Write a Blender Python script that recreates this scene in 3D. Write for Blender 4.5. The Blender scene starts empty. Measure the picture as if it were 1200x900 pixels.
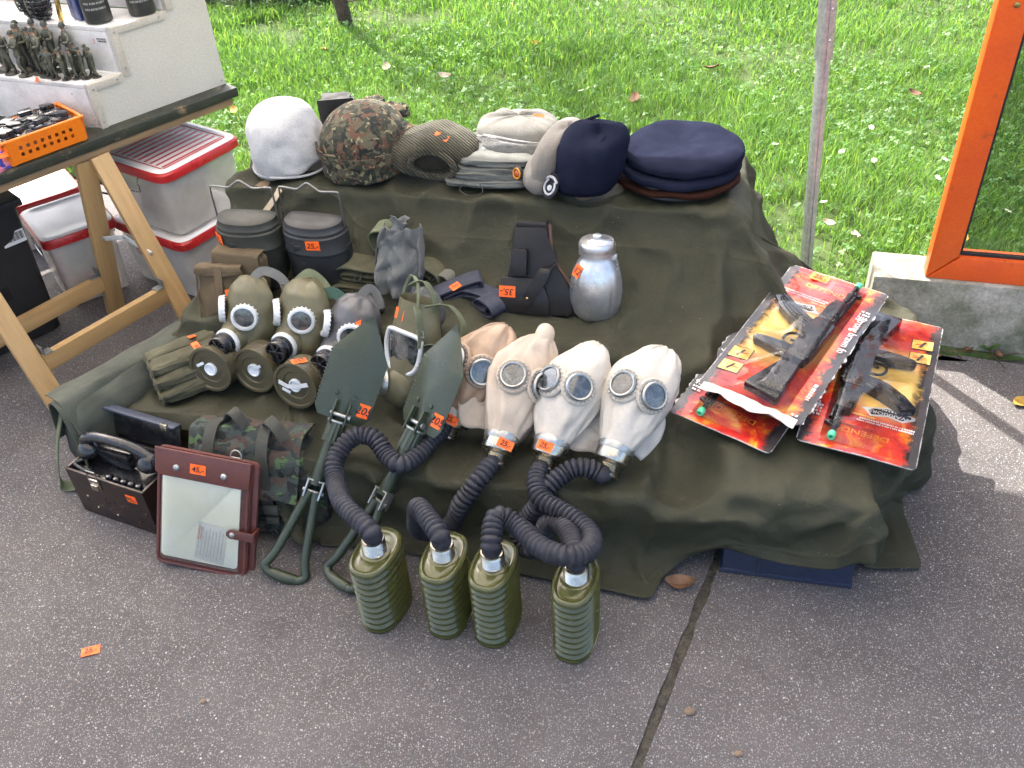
import bpy, bmesh, math, random, zlib, base64
import numpy as np
from mathutils import Vector, Matrix, Quaternion, noise
from mathutils.bvhtree import BVHTree
SC = bpy.context.scene
COL = SC.collection
R = math.radians
# ---------------------------------------------------------------- camera
cam = bpy.data.cameras.new('camera'); cam_o = bpy.data.objects.new('camera', cam); COL.objects.link(cam_o)
cam.sensor_width = 36; cam.lens = 33.0; cam.clip_start = .05; cam.clip_end = 200
cam_o.matrix_world = Matrix(((.997785, .066519, 0, 0), (-.041962, .629434, -.775920, 0), (-.051613, .774202, .630831, 1.55), (0, 0, 0, 1)))
SC.camera = cam_o
# ---------------------------------------------------------------- sky, sun, exposure
wd = bpy.data.worlds.new('World'); SC.world = wd; wd.use_nodes = True
nt = wd.node_tree; bg = nt.nodes['Background']
sky = nt.nodes.new('ShaderNodeTexSky'); sky.sky_type = 'NISHITA'; sky.sun_disc = False
SUN_EL, SUN_X, SUN_Y = R(53), -.50, .866   # the sun stands behind the stall, a little to the left
sky.sun_elevation = SUN_EL; sky.sun_rotation = math.atan2(SUN_X, SUN_Y); sky.air_density = 1.0; sky.dust_density = 5.0; sky.ozone_density = 1
nt.links.new(sky.outputs[0], bg.inputs[0]); bg.inputs[1].default_value = .15
sun = bpy.data.lights.new('sun', 'SUN'); sun.energy = 3.1; sun.angle = R(.5); sun.color = (1, .95, .87)
sun_o = bpy.data.objects.new('sun', sun); COL.objects.link(sun_o); sun_o.location = (-4, 5, 6)
sd = Vector((-SUN_X * math.cos(SUN_EL), -SUN_Y * math.cos(SUN_EL), -math.sin(SUN_EL)))
sun_o.rotation_euler = sd.to_track_quat('-Z', 'Y').to_euler()
vs = SC.view_settings; vs.view_transform = 'Standard'; vs.look = 'None'; vs.exposure = 2.1; vs.gamma = 1; vs.use_curve_mapping = False
SC.render.engine = 'CYCLES'; SC.cycles.use_denoising = True
SC.cycles.max_bounces = 8; SC.cycles.transparent_max_bounces = 12; SC.cycles.sample_clamp_indirect = 6
# ---------------------------------------------------------------- stall frame: u along the stall, v to the back
B0 = Vector((.50231, 1.85450, 0)); UU = Vector((.967514, -.252816, 0)); VV = Vector((.252816, .967514, 0))
YAW = math.atan2(UU.y, UU.x)
def W(u, v, z=0.): return B0 + UU * u + VV * v + Vector((0, 0, z))
def X3(loc, rx=0, ry=0, rz=0, s=1.):
    return Matrix.Translation(Vector(loc)) @ Matrix.Rotation(rz, 4, 'Z') @ Matrix.Rotation(ry, 4, 'Y') @ Matrix.Rotation(rx, 4, 'X') @ Matrix.Scale(s, 4)
def frame_y(o, x, y):   # as frame, but y is kept exactly
    y = Vector(y).normalized(); x = Vector(x); x = (x - y * x.dot(y)).normalized(); return frame(o, x, y)
def frame(o, x, y):   # matrix with origin o, local x along x, local y near y
    x = Vector(x).normalized(); y = Vector(y); y = (y - x * y.dot(x)).normalized(); z = x.cross(y)
    return Matrix(((x.x, y.x, z.x, o[0]), (x.y, y.y, z.y, o[1]), (x.z, y.z, z.z, o[2]), (0, 0, 0, 1)))
# ---------------------------------------------------------------- mesh tools
class MB:
    def __init__(s): s.v = []; s.f = []
    def add(s, vf, m=None):
        v, f = vf; n = len(s.v)
        s.v += [tuple(m @ Vector(p)) for p in v] if m is not None else [tuple(p) for p in v]
        s.f += [tuple(i + n for i in q) for q in f]; return s
    def box(s, c, d, bev=0, m=None, seg=2):
        t = Matrix.Translation(Vector(c)); return s.add(rbox(d, bev, seg), (m @ t) if m is not None else t)
def rbox(d, bev=0, seg=2):
    bm = bmesh.new(); bmesh.ops.create_cube(bm, size=1)
    for q in bm.verts: q.co = Vector((q.co.x * d[0], q.co.y * d[1], q.co.z * d[2]))
    if bev: bmesh.ops.bevel(bm, geom=bm.edges[:], offset=min(bev, min(d) * .49), segments=seg, profile=.6, affect='EDGES')
    bm.verts.index_update(); r = ([tuple(q.co) for q in bm.verts], [tuple(x.index for x in f.verts) for f in bm.faces]); bm.free(); return r
def loft(rings, c0=True, c1=True, loop=True):
    n = len(rings[0]); v = [tuple(p) for r in rings for p in r]; f = []
    for j in range(len(rings) - 1):
        for i in range(n if loop else n - 1):
            k = (i + 1) % n; f.append((j * n + i, j * n + k, (j + 1) * n + k, (j + 1) * n + i))
    if loop and c0: f.append(tuple(range(n - 1, -1, -1)))
    if loop and c1: f.append(tuple(range((len(rings) - 1) * n, len(rings) * n)))
    return v, f
def lathe(prof, seg=32, c0=True, c1=True):
    return loft([[(r * math.cos(2 * math.pi * i / seg), r * math.sin(2 * math.pi * i / seg), z) for i in range(seg)] for r, z in prof], c0, c1)
def spline(pts, n, closed=False):
    P = [Vector(p) for p in pts]; m = len(P); out = []
    segs = m if closed else m - 1
    for s in range(segs):
        if closed: a, b, c, d = P[s - 1], P[s], P[(s + 1) % m], P[(s + 2) % m]
        else: a, b, c, d = P[max(s - 1, 0)], P[s], P[s + 1], P[min(s + 2, m - 1)]
        k = max(1, n // segs)
        for i in range(k):
            t = i / k
            out.append(.5 * (2 * b + (c - a) * t + (2 * a - 5 * b + 4 * c - d) * t * t + (3 * b - a - 3 * c + d) * t ** 3))
    if not closed: out.append(P[-1])
    return out
def resample(P, step):
    L = [0.]
    for a, b in zip(P, P[1:]): L.append(L[-1] + (b - a).length)
    n = max(2, int(L[-1] / step)); out = []; j = 0
    for i in range(n + 1):
        s = L[-1] * i / n
        while j < len(L) - 2 and L[j + 1] < s: j += 1
        t = (s - L[j]) / max(L[j + 1] - L[j], 1e-9); out.append(P[j].lerp(P[j + 1], min(1, t)))
    return out, L[-1]
def frames(P, up=(0, 0, 1), closed=False):
    n = len(P); T = []
    for i in range(n):
        a = P[i - 1] if (i or closed) else P[i]; b = P[(i + 1) % n] if (i < n - 1 or closed) else P[i]
        T.append((b - a).normalized())
    up = Vector(up)
    if abs(T[0].dot(up)) > .95: up = Vector((1, .1, 0))
    N = [(up - T[0] * up.dot(T[0])).normalized()]
    for i in range(1, n):
        q = T[i - 1].rotation_difference(T[i]); w = q @ N[-1]; w = (w - T[i] * w.dot(T[i])).normalized(); N.append(w)
    return T, N
def tube(P, r, seg=12, caps=True, closed=False, flat=1., up=(0, 0, 1)):
    P = [Vector(p) for p in P]; T, N = frames(P, up, closed); rings = []
    for i, p in enumerate(P):
        b = T[i].cross(N[i]); q = r(i / (len(P) - 1)) if callable(r) else r
        rings.append([p + (N[i] * math.sin(a) * flat + b * math.cos(a)) * q for a in (2 * math.pi * k / seg for k in range(seg))])
    if closed: rings.append(rings[0]); return loft(rings, False, False)
    return loft(rings, caps, caps)
def strap(P, w, t=.002, side=(0, 0, 1), curl=0):   # flat band along P, its width along 'side'
    P = [Vector(p) for p in P]; rings = []; n = len(P); pv = None
    for i, p in enumerate(P):
        tg = (P[min(i + 1, n - 1)] - P[max(i - 1, 0)]).normalized()
        s = Vector(side(i / (n - 1)) if callable(side) else side); s = (s - tg * s.dot(tg))
        s = s.normalized() if s.length > 1e-4 else pv
        pv = s; nn = tg.cross(s).normalized()
        rings.append([p + s * w * .5 + nn * t, p + s * w * .17 + nn * t * 1.15, p - s * w * .17 + nn * t * 1.15, p - s * w * .5 + nn * t, p - s * w * .5 - nn * t, p + s * w * .5 - nn * t])
    return loft(rings)
def prism(poly, d, z0=0):
    n = len(poly); v = [(x, y, z0) for x, y in poly] + [(x, y, z0 + d) for x, y in poly]
    f = [tuple(range(n - 1, -1, -1)), tuple(range(n, 2 * n))] + [(i, (i + 1) % n, n + (i + 1) % n, n + i) for i in range(n)]
    return v, f
def bprism(poly, d, bev, seg=2):
    bm = bmesh.new(); v, f = prism(poly, d, -d / 2); vv = [bm.verts.new(p) for p in v]
    for q in f: bm.faces.new([vv[i] for i in q])
    bmesh.ops.bevel(bm, geom=bm.edges[:], offset=bev, segments=seg, profile=.6, affect='EDGES', clamp_overlap=True)
    bm.verts.index_update(); r = ([tuple(q.co) for q in bm.verts], [tuple(x.index for x in f.verts) for f in bm.faces]); bm.free(); return r
def sheet(fn, nu, nv, th=0.):   # fn(s,t) -> point, optionally thick
    g = [[Vector(fn(i / nu, j / nv)) for i in range(nu + 1)] for j in range(nv + 1)]
    v = [p for r in g for p in r]; f = [(j * (nu + 1) + i, j * (nu + 1) + i + 1, (j + 1) * (nu + 1) + i + 1, (j + 1) * (nu + 1) + i) for j in range(nv) for i in range(nu)]
    if not th: return v, f
    nn = [Vector() for _ in v]
    for q in f:
        w = (v[q[1]] - v[q[0]]).cross(v[q[3]] - v[q[0]])
        for i in q: nn[i] += w
    n = len(v); v2 = [p - w.normalized() * th if w.length > 0 else p - Vector((0, 0, th)) for p, w in zip(v, nn)]
    f2 = [tuple(i + n for i in reversed(q)) for q in f]
    bd = [i for i in range(nu + 1)] + [j * (nu + 1) + nu for j in range(1, nv + 1)] + [nv * (nu + 1) + i for i in range(nu - 1, -1, -1)] + [j * (nu + 1) for j in range(nv - 1, 0, -1)]
    f3 = [(bd[i], bd[i - 1], bd[i - 1] + n, bd[i] + n) for i in range(len(bd))]
    return v + v2, f + f2 + f3
def blob(fn, nu=40, nv=24):   # fn(theta, phi)->point ; closed ball topology, phi from top to bottom
    rings = [[fn(2 * math.pi * i / nu, math.pi * (j + .02 if j == 0 else j - .02 if j == nv else j) / nv) for i in range(nu)] for j in range(nv + 1)]
    return loft(rings)
def sgnpow(c, e): return math.copysign(abs(c) ** e, c)
def nz(x, y, z=0., k=1.): return noise.noise(Vector((x * k, y * k, z * k)))
def fnz(p, o=3): return noise.fractal(Vector(p), 1., 2., o)
def mesh(name, mb, mat, ang=40):
    v, f = (mb.v, mb.f) if isinstance(mb, MB) else mb
    me = bpy.data.meshes.new(name); me.from_pydata([tuple(p) for p in v], [], f); me.materials.append(mat)
    me.polygons.foreach_set('use_smooth', [ang > 0] * len(me.polygons))
    if 0 < ang < 180: me.set_sharp_from_angle(angle=R(ang))
    me.update(); return me
def obj(name, mb, mat, parent=None, m=None, ang=40):
    me = mb if isinstance(mb, bpy.types.Mesh) else mesh(name, mb, mat, ang)
    o = bpy.data.objects.new(name, me); COL.objects.link(o)
    if parent is not None: o.parent = parent
    if m is not None: o.matrix_local = m
    return o
def tag(o, label, cat, group=None, kind=None):
    if label: o['label'] = label
    if cat: o['category'] = cat
    if group: o['group'] = group
    if kind: o['kind'] = kind
    return o
def thing(name, label, cat, m, group=None):
    o = bpy.data.objects.new(name, None); COL.objects.link(o); o.empty_display_size = .05
    o.matrix_world = m if isinstance(m, Matrix) else Matrix.Translation(Vector(m)); return tag(o, label, cat, group)
def struct(o): o['kind'] = 'structure'; return o
def kids(o): return [c for c in COL.objects if c.parent == o]
def copy_tree(o, parent=None):
    c = o.copy(); COL.objects.link(c); c.parent = parent
    for ch in list(o.children): copy_tree(ch, c)
    return c
# ---------------------------------------------------------------- materials
def _mat(name):
    m = bpy.data.materials.new(name); m.use_nodes = True; n = m.node_tree.nodes; return m, n, m.node_tree.links, n['Principled BSDF']
def coords(n, l, world=False):
    tc = n.new('ShaderNodeTexCoord')
    if world:
        g = n.new('ShaderNodeNewGeometry'); return g.outputs['Position']
    oi = n.new('ShaderNodeObjectInfo'); vm = n.new('ShaderNodeVectorMath'); vm.operation = 'MULTIPLY_ADD'
    l.new(oi.outputs['Random'], vm.inputs[0]); vm.inputs[1].default_value = (7.3, 5.1, 9.7); l.new(tc.outputs['Object'], vm.inputs[2]); return vm.outputs[0]
def ntex(n, l, co, scale, detail=4, rough=.55, dist=0):
    t = n.new('ShaderNodeTexNoise'); t.inputs['Scale'].default_value = scale; t.inputs['Detail'].default_value = detail
    t.inputs['Roughness'].default_value = rough; t.inputs['Distortion'].default_value = dist; l.new(co, t.inputs['Vector']); return t.outputs['Fac']
def ramp(n, l, fac, stops, const=False):
    r = n.new('ShaderNodeValToRGB'); e = r.color_ramp.elements
    if const: r.color_ramp.interpolation = 'CONSTANT'
    while len(e) < len(stops): e.new(.5)
    for q, (p, c) in zip(e, stops): q.position = p; q.color = (*c, 1) if len(c) == 3 else c
    l.new(fac, r.inputs[0]); return r.outputs[0]
def mixc(n, l, fac, a, b, mode='MIX'):
    m = n.new('ShaderNodeMix'); m.data_type = 'RGBA'; m.blend_type = mode
    for k, x in ((0, fac), (6, a), (7, b)):
        if isinstance(x, (int, float)): m.inputs[k].default_value = x
        elif isinstance(x, tuple): m.inputs[k].default_value = (*x[:3], 1)
        else: l.new(x, m.inputs[k])
    return m.outputs[2]
def mathn(n, l, op, a, b=None):
    m = n.new('ShaderNodeMath'); m.operation = op
    for k, x in ((0, a), (1, b)):
        if x is None: continue
        if isinstance(x, (int, float)): m.inputs[k].default_value = x
        else: l.new(x, m.inputs[k])
    return m.outputs[0]
def bumpn(n, l, bs, parts):   # parts: (height socket, strength, distance)
    prev = None
    for h, st, di in parts:
        b = n.new('ShaderNodeBump'); b.inputs['Strength'].default_value = st; b.inputs['Distance'].default_value = di; l.new(h, b.inputs['Height'])
        if prev is not None: l.new(prev, b.inputs['Normal'])
        prev = b.outputs[0]
    l.new(prev, bs.inputs['Normal'])
MATS = {}
def pm(name, c, c2=None, scale=14, rough=.7, rv=.12, bump=.25, bscale=220, bdist=.002, metal=0., spec=.5, coat=0., sheen=0., fine=.12, sss=0., trans=0., alpha=1., wear=None):
    if name in MATS: return MATS[name]
    m, n, l, bs = _mat(name); co = coords(n, l)
    c2 = c2 or tuple(x * .72 for x in c)
    f1 = ntex(n, l, co, scale, 5, .6); col = ramp(n, l, f1, [(.32, c2), (.66, c)])
    f2 = ntex(n, l, co, bscale, 3, .6)
    col = mixc(n, l, fine, col, ramp(n, l, f2, [(.3, (0, 0, 0)), (.7, (1, 1, 1))]), 'OVERLAY')
    if wear:
        wc, lo, hi, ws = wear; f3 = ntex(n, l, co, ws, 6, .7); col = mixc(n, l, ramp(n, l, f3, [(lo, (0, 0, 0)), (hi, (1, 1, 1))]), col, wc)
    l.new(col, bs.inputs['Base Color'])
    l.new(ramp(n, l, f1, [(.3, (min(1, rough + rv),) * 3), (.7, (max(.03, rough - rv),) * 3)]), bs.inputs['Roughness'])
    bs.inputs['Metallic'].default_value = metal; bs.inputs['Specular IOR Level'].default_value = spec
    bs.inputs['Coat Weight'].default_value = coat; bs.inputs['Coat Roughness'].default_value = .12
    bs.inputs['Sheen Weight'].default_value = sheen; bs.inputs['Sheen Roughness'].default_value = .6
    if sss: bs.inputs['Subsurface Weight'].default_value = sss; bs.inputs['Subsurface Radius'].default_value = (.01, .008, .006); bs.inputs['Subsurface Scale'].default_value = .5
    bs.inputs['Transmission Weight'].default_value = trans; bs.inputs['Alpha'].default_value = alpha
    if bump: bumpn(n, l, bs, [(f1, bump * .5, bdist * 3), (f2, bump, bdist)])
    MATS[name] = m; return m
def glassy(name, tint=(.9, .93, .92), rough=.08, mixf=.35, bump=0):   # thin clear sheet: transparent + gloss
    if name in MATS: return MATS[name]
    m, n, l, bs = _mat(name); n.remove(bs); out = n['Material Output']; co = coords(n, l)
    tr = n.new('ShaderNodeBsdfTransparent'); tr.inputs[0].default_value = (*tint, 1)
    gl = n.new('ShaderNodeBsdfGlossy'); gl.inputs['Roughness'].default_value = rough
    fr = n.new('ShaderNodeFresnel'); fr.inputs[0].default_value = 1.45; mx = n.new('ShaderNodeMixShader')
    l.new(mathn(n, l, 'MULTIPLY', fr.outputs[0], .9), mx.inputs[0])
    if bump:
        b = n.new('ShaderNodeBump'); b.inputs['Strength'].default_value = bump; b.inputs['Distance'].default_value = .01
        l.new(ntex(n, l, co, 18, 3, .6, .8), b.inputs['Height']); l.new(b.outputs[0], gl.inputs['Normal']); l.new(b.outputs[0], fr.inputs['Normal'])
    df = n.new('ShaderNodeBsdfDiffuse'); df.inputs[0].default_value = (.75, .77, .76, 1)
    m2 = n.new('ShaderNodeMixShader'); l.new(ramp(n, l, ntex(n, l, co, 30, 6, .7), [(.35, (mixf * .3,) * 3), (.75, (mixf,) * 3)]), m2.inputs[0])
    l.new(tr.outputs[0], m2.inputs[1]); l.new(df.outputs[0], m2.inputs[2])
    l.new(m2.outputs[0], mx.inputs[1]); l.new(gl.outputs[0], mx.inputs[2]); l.new(mx.outputs[0], out.inputs[0])
    MATS[name] = m; return m
# ---------------------------------------------------------------- lettering and price tags
_tc = {}
def text_mesh(s, mat, size=1., shear=0., bold=0., extr=0.):
    k = (s, mat.name, shear, bold, extr)
    if k not in _tc:
        cu = bpy.data.curves.new('lettering', 'FONT'); cu.body = s; cu.align_x = 'CENTER'; cu.align_y = 'CENTER'; cu.shear = shear; cu.offset = bold; cu.resolution_u = 3; cu.extrude = extr; cu.space_character = 1.0
        o = bpy.data.objects.new('lettering', cu); COL.objects.link(o); dg = bpy.context.evaluated_depsgraph_get(); dg.update()
        me = bpy.data.meshes.new_from_object(o.evaluated_get(dg)); me.materials.clear(); me.materials.append(mat); me.name = 'lettering'
        bpy.data.objects.remove(o); bpy.data.curves.remove(cu); _tc[k] = me
    return _tc[k]
def wtext(parent, s, m, size, mat, shear=0., bold=0., name='lettering', sx=1.):
    o = bpy.data.objects.new(name, text_mesh(s, mat, 1., shear, bold)); COL.objects.link(o); o.parent = parent
    o.matrix_local = m @ Matrix.Diagonal((size * sx, size, size, 1)); return o
def marks(parent, m, w, h, rows, mat, seed=1, name='small_print'):
    """rows of tiny strokes: print too small and blurred to be read"""
    r = random.Random(seed); mb = MB()
    for j in range(rows):
        x = -w / 2 + r.random() * w * .08; y = h / 2 - (j + .5) * h / rows; sh = h / rows * .62
        while x < w / 2 - sh * .3:
            k = r.choice((.35, .5, .7)) * sh; v, f = prism([(x, y - sh / 2 * r.choice((1, .6, 1))), (x + k, y - sh / 2), (x + k * 1.1, y + sh / 2 * r.choice((1, .7))), (x + k * .15, y + sh / 2)], .0003); mb.add((v, f)); x += k + sh * r.choice((.15, .2, .45))
    o = obj(name, mb, mat, parent, m, 0); o['kind'] = 'stuff'; return o
ORANGE = pm('tag_orange', (1., .16, .012), (.95, .11, .01), 60, .55, bump=.05); ORED = pm('tag_red_edge', (.85, .035, .012), rough=.55, bump=.05)
INK = pm('black_ink', (.012, .011, .012), rough=.5, bump=0)
def tag_mb(w, h):
    return sheet(lambda s, t: ((s - .5) * w, (t - .5) * h, .0016 * math.sin(s * 5 + 1) * (s > .5) * (s - .5) * 2 + .0006), 6, 2, .0005)
def price_tag(parent, s, P, up, w=.032, h=.019, off=.0012, face=None):
    """sticks an orange price tag on parent's own surface at the point nearest P (world)"""
    bpy.context.view_layer.update(); best = None; P = Vector(P)
    for c in ([parent] if parent.type == 'MESH' else []) + list(parent.children_recursive):
        if c.type != 'MESH' or c.name.startswith(('lettering', 'price_tag')): continue
        iv = c.matrix_world.inverted(); ok, q, nn, _ = c.closest_point_on_mesh(iv @ P)
        if ok:
            q = c.matrix_world @ q; nn = (c.matrix_world.to_3x3() @ nn).normalized(); d = (q - P).length
            if best is None or d < best[0]: best = (d, q, nn)
    _, q, nn = best
    if face is not None: nn = Vector(face).normalized()
    up = Vector(up); y = (up - nn * up.dot(nn)).normalized(); x = y.cross(nn)
    m = frame(q + nn * off, x, y)
    t = obj('price_tag', mesh('price_tag', tag_mb(w, h), ORANGE, 60), None, parent); t.matrix_parent_inverse = Matrix(); t.matrix_world = m
    bpy.context.view_layer.update()
    t.matrix_local = parent.matrix_world.inverted() @ m
    wtext(t, s, Matrix.Translation((0, 0, .0022)), h * .78, INK, .18, .012)
    return t
CAMV = Vector((0, 0, 1.55))
# ================================================================ the setting
def world_mat_asphalt():
    m, n, l, bs = _mat('asphalt'); co = coords(n, l, True)
    big = ntex(n, l, co, 1.3, 4, .6); mid = ntex(n, l, co, 9, 5, .65); fine = ntex(n, l, co, 330, 3, .6)
    base = ramp(n, l, mid, [(.3, (.086, .079, .078)), (.7, (.113, .104, .103))])
    base = mixc(n, l, .45, base, ramp(n, l, big, [(.33, (.45, .44, .44)), (.5, (.95, .93, .93)), (.68, (1.35, 1.3, 1.28))]), 'MULTIPLY')
    base = mixc(n, l, .5, base, ramp(n, l, fine, [(.35, (.25, .25, .25)), (.7, (.78, .77, .76))]), 'OVERLAY')
    hs = []
    for sc, lo, hi, c, rnd in ((120, .14, .26, (.42, .41, .41), .66), (230, .18, .36, (.36, .35, .35), .50), (85, .10, .19, (.54, .52, .51), .84), (340, .2, .4, (.30, .29, .29), .45), (120, .20, .3, (.24, .18, .14), .86)):
        v = n.new('ShaderNodeTexVoronoi'); v.inputs['Scale'].default_value = sc; v.inputs['Randomness'].default_value = 1; l.new(co, v.inputs['Vector'])
        spot = ramp(n, l, v.outputs['Distance'], [(lo, (1, 1, 1)), (hi, (0, 0, 0))])
        sep = n.new('ShaderNodeSeparateColor'); l.new(v.outputs['Color'], sep.inputs[0])
        pick = mathn(n, l, 'GREATER_THAN', sep.outputs[0], rnd)
        f = mathn(n, l, 'MULTIPLY', spot, pick); tint = mixc(n, l, sep.outputs[1], tuple(x * .5 for x in c), c)
        base = mixc(n, l, f, base, tint); hs.append(f)
    st = ntex(n, l, co, 3.1, 6, .7); base = mixc(n, l, ramp(n, l, st, [(.60, (0, 0, 0)), (.70, (.5, .5, .5))]), base, (.05, .046, .046))
    l.new(base, bs.inputs['Base Color']); bs.inputs['Roughness'].default_value = .82; bs.inputs['Specular IOR Level'].default_value = .35
    bumpn(n, l, bs, [(fine, .5, .0018), (hs[0], .25, .001), (mid, .3, .004)]); return m
def soil_mat():
    m, n, l, bs = _mat('soil'); co = coords(n, l, True); a = ntex(n, l, co, 22, 7, .7); b = ntex(n, l, co, 160, 3, .6)
    c = ramp(n, l, a, [(.3, (.035, .026, .019)), (.5, (.085, .064, .046)), (.72, (.17, .135, .10))])
    c = mixc(n, l, .5, c, ramp(n, l, b, [(.35, (.2, .2, .2)), (.7, (.8, .8, .8))]), 'OVERLAY')
    l.new(c, bs.inputs['Base Color']); bs.inputs['Roughness'].default_value = .95; bumpn(n, l, bs, [(a, .6, .012), (b, .6, .004)]); return m
def turf_mat():
    m, n, l, bs = _mat('turf'); co = coords(n, l, True); a = ntex(n, l, co, 30, 6, .7)
    c = ramp(n, l, a, [(.3, (.030, .045, .010)), (.6, (.06, .10, .02)), (.75, (.09, .09, .04))])
    l.new(c, bs.inputs['Base Color']); bs.inputs['Roughness'].default_value = .95; bumpn(n, l, bs, [(a, .6, .02)]); return m
ASPH = world_mat_asphalt(); SOIL = soil_mat(); TURF = turf_mat()
# asphalt edge, right to left
EDGE = [(14, -.2), (3, 1.55), (1.6, 1.80), (1.10, 1.885), (.80, 2.06), (.3, 2.30), (-.6, 2.82), (-1.38, 3.20), (-3, 3.95), (-14, 8.5)]
def edge_y(x):
    for (a, b), (c, d) in zip(EDGE, EDGE[1:]):
        if c <= x <= a: return b + (d - b) * (a - x) / (a - c)
    return -.2 if x > 14 else 8.5
struct(obj('ground', MB().add(sheet(lambda s, t: ((s - .5) * 160, (t - .5) * 160, -.03), 8, 8)), SOIL))
# pavement with a ragged edge and a real joint cut across it
J0, J1 = Vector((.445, 1.356, 0)), Vector((-.22, .09, 0)); JD = (J1 - J0).normalized(); JN = Vector((-JD.y, JD.x, 0))
J0 = J0 - JD * .9; J1 = J1 + JD * 3
def pave(side):
    mb = MB(); xs = []; rows = []
    def ragged(x): return edge_y(x) + .02 * nz(x * 7, 1.3) + .012 * nz(x * 23, 4.1)
    N = 260; far = -12
    def jx(y): return J0.x + (J1.x - J0.x) * (y - J0.y) / (J1.y - J0.y)
    def gap(y): return .0105 + .0035 * nz(y * 17, 5.5) + .002 * nz(y * 60, 2.2)
    # joint runs in y; left slab x<joint, right slab x>joint; beyond J0.y it runs straight on
    ys = [J0.y + .75] + [J0.y + .75 - i * .012 for i in range(1, 290)] + [-3, far]
    if side < 0:
        outer = [(-14 + i * (14 + jx(J0.y + .75)) / N) for i in range(N + 1)]
        top = [(x, ragged(x)) for x in outer]; jn = [(jx(y) - gap(y), y) for y in ys if y < ragged(jx(y)) - .01]
        poly = top[:-1] + jn + [(-14, far)]
    else:
        outer = [14 - i * (14 - jx(J0.y + .75)) / N for i in range(N + 1)]
        top = [(x, ragged(x)) for x in outer]; jn = [(jx(y) + gap(y), y) for y in ys if y < ragged(jx(y)) - .01]
        poly = list(reversed(top[:-1] + jn + [(14, far)]))
    bm = bmesh.new(); f = bm.faces.new([bm.verts.new((x, y, 0)) for x, y in poly])
    if f.normal.z < 0: bmesh.ops.reverse_faces(bm, faces=[f])
    f.normal_update()
    ex = bmesh.ops.extrude_face_region(bm, geom=[f]); 
    for q in [e for e in ex['geom'] if isinstance(e, bmesh.types.BMVert)]: q.co.z -= .025
    bmesh.ops.recalc_face_normals(bm, faces=bm.faces[:])
    me = bpy.data.meshes.new('pavement'); bm.to_mesh(me); bm.free(); me.materials.append(ASPH); o = bpy.data.objects.new('pavement', me); COL.objects.link(o); return struct(o)
pave(-1); pave(1)
JM = pm('joint_filler', (.085, .075, .055), (.038, .034, .027), 60, .95, bump=.9, bscale=240, bdist=.004, wear=((.16, .10, .06), .62, .70, 130))
def jf(s, t):
    p = J0.lerp(J1, s); q = p + JN * (t - .5) * .06; return (q.x, q.y, -.0040 + .004 * nz(q.x, q.y, 1, 90) + .003 * nz(q.x, q.y, 2, 30))
struct(obj('pavement_joint', MB().add(sheet(jf, 500, 5)), JM))
# lawn terrain
def lawn_z(x, y): return .004 + .018 * nz(x, y, 0, 2.2) + .05 * max(0, min(1, (y - edge_y(x)) / 2.5)) + .012 * nz(x, y, 5, 9)
def lawn_fn(s, t):
    x = -9 + s * 18; y0 = edge_y(x) + .03 + .03 * nz(x * 9, 3) + .015 * nz(x * 31, 8); y = y0 + (t ** 1.6) * 16; return (x, y, lawn_z(x, y) if t > .002 else -.012)
struct(obj('lawn', MB().add(sheet(lawn_fn, 220, 110)), TURF))
def bed_y(x): return 4.55 + .33 * max(0, 2.3 - x) + .15 * nz(x, 7, 0, 2)
def bed(s, t):
    x = -.6 + s * 6; y = bed_y(x) - .05 + .08 * nz(x * 5, 2) + t * 3; return (x, y, lawn_z(x, y) + (.014 if t > .01 else -.01) + .012 * nz(x, y, 2, 16) + .01 * nz(x, y, 6, 40))
struct(obj('soil_bed', MB().add(sheet(bed, 160, 90)), SOIL))
# ---- grass blades and clover (nobody could count them)
def grass_mat(name, c1, c2, c3):
    m, n, l, bs = _mat(name); at = n.new('ShaderNodeAttribute'); at.attribute_name = 'tint'; co = coords(n, l, True)
    c = ramp(n, l, at.outputs['Fac'], [(0, c1), (.55, c2), (1, c3)])
    c = mixc(n, l, .55, c, ramp(n, l, ntex(n, l, co, 2.6, 4, .6), [(.3, (.62, .70, .55)), (.7, (1.25, 1.2, 1.1))]), 'MULTIPLY')
    l.new(c, bs.inputs['Base Color']); bs.inputs['Roughness'].default_value = .48; bs.inputs['Specular IOR Level'].default_value = .5
    tr = n.new('ShaderNodeBsdfTranslucent'); l.new(mixc(n, l, 1., c, (1.3, 1.25, .6), 'MULTIPLY'), tr.inputs[0]); mx = n.new('ShaderNodeMixShader'); mx.inputs[0].default_value = .5
    l.new(bs.outputs[0], mx.inputs[1]); l.new(tr.outputs[0], mx.inputs[2]); l.new(mx.outputs[0], n['Material Output'].inputs[0]); return m
GRASS = grass_mat('grass_blade', (.085, .185, .040), (.155, .315, .080), (.28, .38, .15))
CLOV = grass_mat('clover_leaf', (.085, .195, .055), (.140, .300, .090), (.22, .36, .15))
def quick_mesh(name, V, F4, F3, tint, mat):
    me = bpy.data.meshes.new(name); nv = len(V); n4 = 0 if F4 is None else len(F4); n3 = 0 if F3 is None else len(F3)
    me.vertices.add(nv); me.vertices.foreach_set('co', V.astype(np.float32).ravel())
    idx = np.concatenate([F4.ravel() if n4 else np.zeros(0, int), F3.ravel() if n3 else np.zeros(0, int)]).astype(np.int32)
    me.loops.add(len(idx)); me.loops.foreach_set('vertex_index', idx); me.polygons.add(n4 + n3)
    me.polygons.foreach_set('loop_start', np.concatenate([np.arange(n4) * 4, n4 * 4 + np.arange(n3) * 3]).astype(np.int32))
    me.update(calc_edges=True); me.materials.append(mat)
    a = me.attributes.new('tint', 'FLOAT', 'POINT'); a.data.foreach_set('value', tint.astype(np.float32)); me.polygons.foreach_set('use_smooth', np.ones(n4 + n3, bool)); me.update(); return me
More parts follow.
